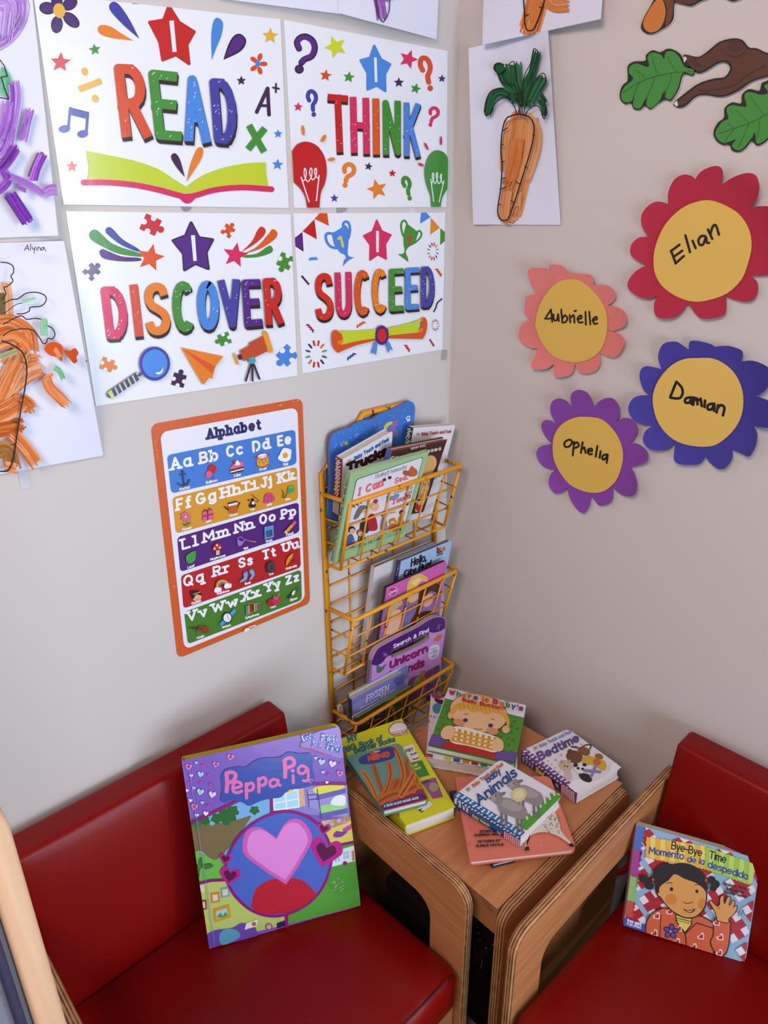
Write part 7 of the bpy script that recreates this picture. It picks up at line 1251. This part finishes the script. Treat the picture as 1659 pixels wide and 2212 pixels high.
# band drawn as two pieces around the handle hole
top_in = catmull([(1190, 1112), (1150, 1102), (1020, 1176), (860, 1250), (798, 1282), (783, 1322)], False)
ar.poly(band_t + low + top_in + catmull([(783, 1322), (740, 1350), (700, 1400), (640, 1430), (592, 1420)], False) + [(595, 1380)], '4c1c6c')
ar.text('Search & Find', (812, 1258), (1182, 1080), 46, 9, 'e4d8ec', up=(.1, -1)); ar.text('Unicorn', (770, 1475), (1172, 1290), 92, 24, '8a1c62', up=(.1, -1)); ar.text('Friends', (760, 1590), (1138, 1440), 96, 24, '8a1c62', up=(.1, -1))
ar.blob([(1185, 1290), (1200, 1235), (1250, 1215), (1290, 1225), (1292, 1290), (1270, 1340), (1210, 1370), (1180, 1340)], 'dcd8ec')
for i, t_ in enumerate(('SEARCH', 'FIND', 'ACTIVITIES', 'and', 'PUZZLES')): w_ = (66, 40, 84, 26, 64)[i]; ar.text(t_, (1238 - w_ / 2, 1268 + 22 * i), (1238 + w_ / 2, 1250 + 22 * i - 10 * (i > 1)), 15, 2.6, '5a5a8a', up=(.1, -1))
for c_, pts in (('c8742c', [(1232, 1160), (1265, 1135), (1280, 1105), (1295, 1120), (1325, 1108), (1308, 1150), (1270, 1180)]), ('2c7a6a', [(640, 1460), (650, 1425), (690, 1445), (740, 1415), (715, 1465), (680, 1500), (645, 1505)])): ar.blob(pts, c_)
ar.ell(680, 1470, 10, 20, 'b03040'); 
for a_ in ([(700, 1300), (760, 1330)], [(725, 1290), (735, 1345)], [(705, 1335), (755, 1300)], [(1255, 1050), (1305, 1005)], [(1280, 1000), (1290, 1060)]): ar.line(a_, 4, 'a890c4')
ar.blob([(960, 1640), (1000, 1560), (1080, 1530), (1200, 1470), (1290, 1430), (1285, 1560), (1262, 1710), (900, 1810)], '7a4a88')
for pts, c_ in (([(1080, 1560), (1110, 1490), (1150, 1480), (1140, 1540), (1160, 1600), (1100, 1640)], 'b87a4a'), ([(1010, 1640), (1050, 1560), (1090, 1560), (1060, 1680)], '9aa46a'), ([(1180, 1560), (1240, 1500), (1260, 1560), (1210, 1620)], '8a5a9a')): ar.blob(pts, c_)
b.done()
mb = MB(); ed = [pu.at(cL((590 - 22 * i / 14, 1385 + 22 * i))) for i in range(15)]
for p in ed:
    mb_c = p - pu.N * .008; tube(mb, [mb_c + Vector((.0045 * math.cos(a) - .001, 0, 0)) + pu.N * (.0105 * math.sin(a)) for a in [2 * PI * i / 12 for i in range(12)]], .0008, ink('241c2c', 'satin'), 5, True)
mb.build('spiral_binding', b.t)
b = Book('small violet hardback with white lettering, front left of the bottom basket', [(378, 1792), (925, 1498), (930, 1690), (385, 2005)], tilt(-.078, .45, .10), .012, '7a78bc', '2c2440', back='9aa050', k=cL, r=.002, fin='satin', leaves=4, page='b8b0b4')
ar = b.ar; ar.poly([(384, 1955), (928, 1655), (930, 1688), (386, 2002)], 'd4d0d8'); ar.blob([(820, 1580), (880, 1540), (925, 1520), (926, 1600), (860, 1640)], '5a5a9a'); ar.blob([(400, 1850), (480, 1790), (560, 1760), (520, 1860), (420, 1900)], '8c8cc8')
ar.text('FROZEN', (535, 1815), (765, 1695), 72, 8, 'dcdcf0', up=(.05, -1), serif=.8); ar.text('Disney', (628, 1712), (690, 1680), 24, 3.6, 'd0d0e8', up=(.05, -1)); ar.text('Princess Edition', (470, 1890), (830, 1690), 26, 4.5, 'd4d4ec', up=(.05, -1))
b.done()
b = Book('thin pale hardback with a yellow-green edge, behind the small violet book', [(352, 1738), (968, 1405), (965, 1700), (350, 2030)], tilt(-.0655, .45, .10), .006, 'b8b8dc', '4a6a40', back='b8b048', k=cL, r=.002, leaves=2); b.ar.blob([(850, 1500), (920, 1440), (960, 1430), (960, 1560), (900, 1560)], '7a7ab4'); b.done()
b = Book('dark green hardback standing low behind the bottom basket wires', [(425, 1985), (1010, 1640), (960, 1960), (412, 2280)], tilt(-.060, .36, .25), .006, '3f6a2c', '2c3a1c', k=cL, r=0, fin='satin', leaves=3)
ar = b.ar; ar.poly([(394, 1992), (745, 1795), (700, 2100), (374, 2285)], '2c2c1c'); ar.text('DANCE!', (455, 2090), (700, 1975), 96, 7, '8a8a5a', up=(.1, -1)); ar.blob([(790, 1860), (820, 1850), (835, 1930), (850, 2000), (825, 2010), (810, 1930)], 'b09a8c'); ar.line([(760, 1780), (840, 1760), (900, 1800)], 26, '7a9a4a', True)
b.done()
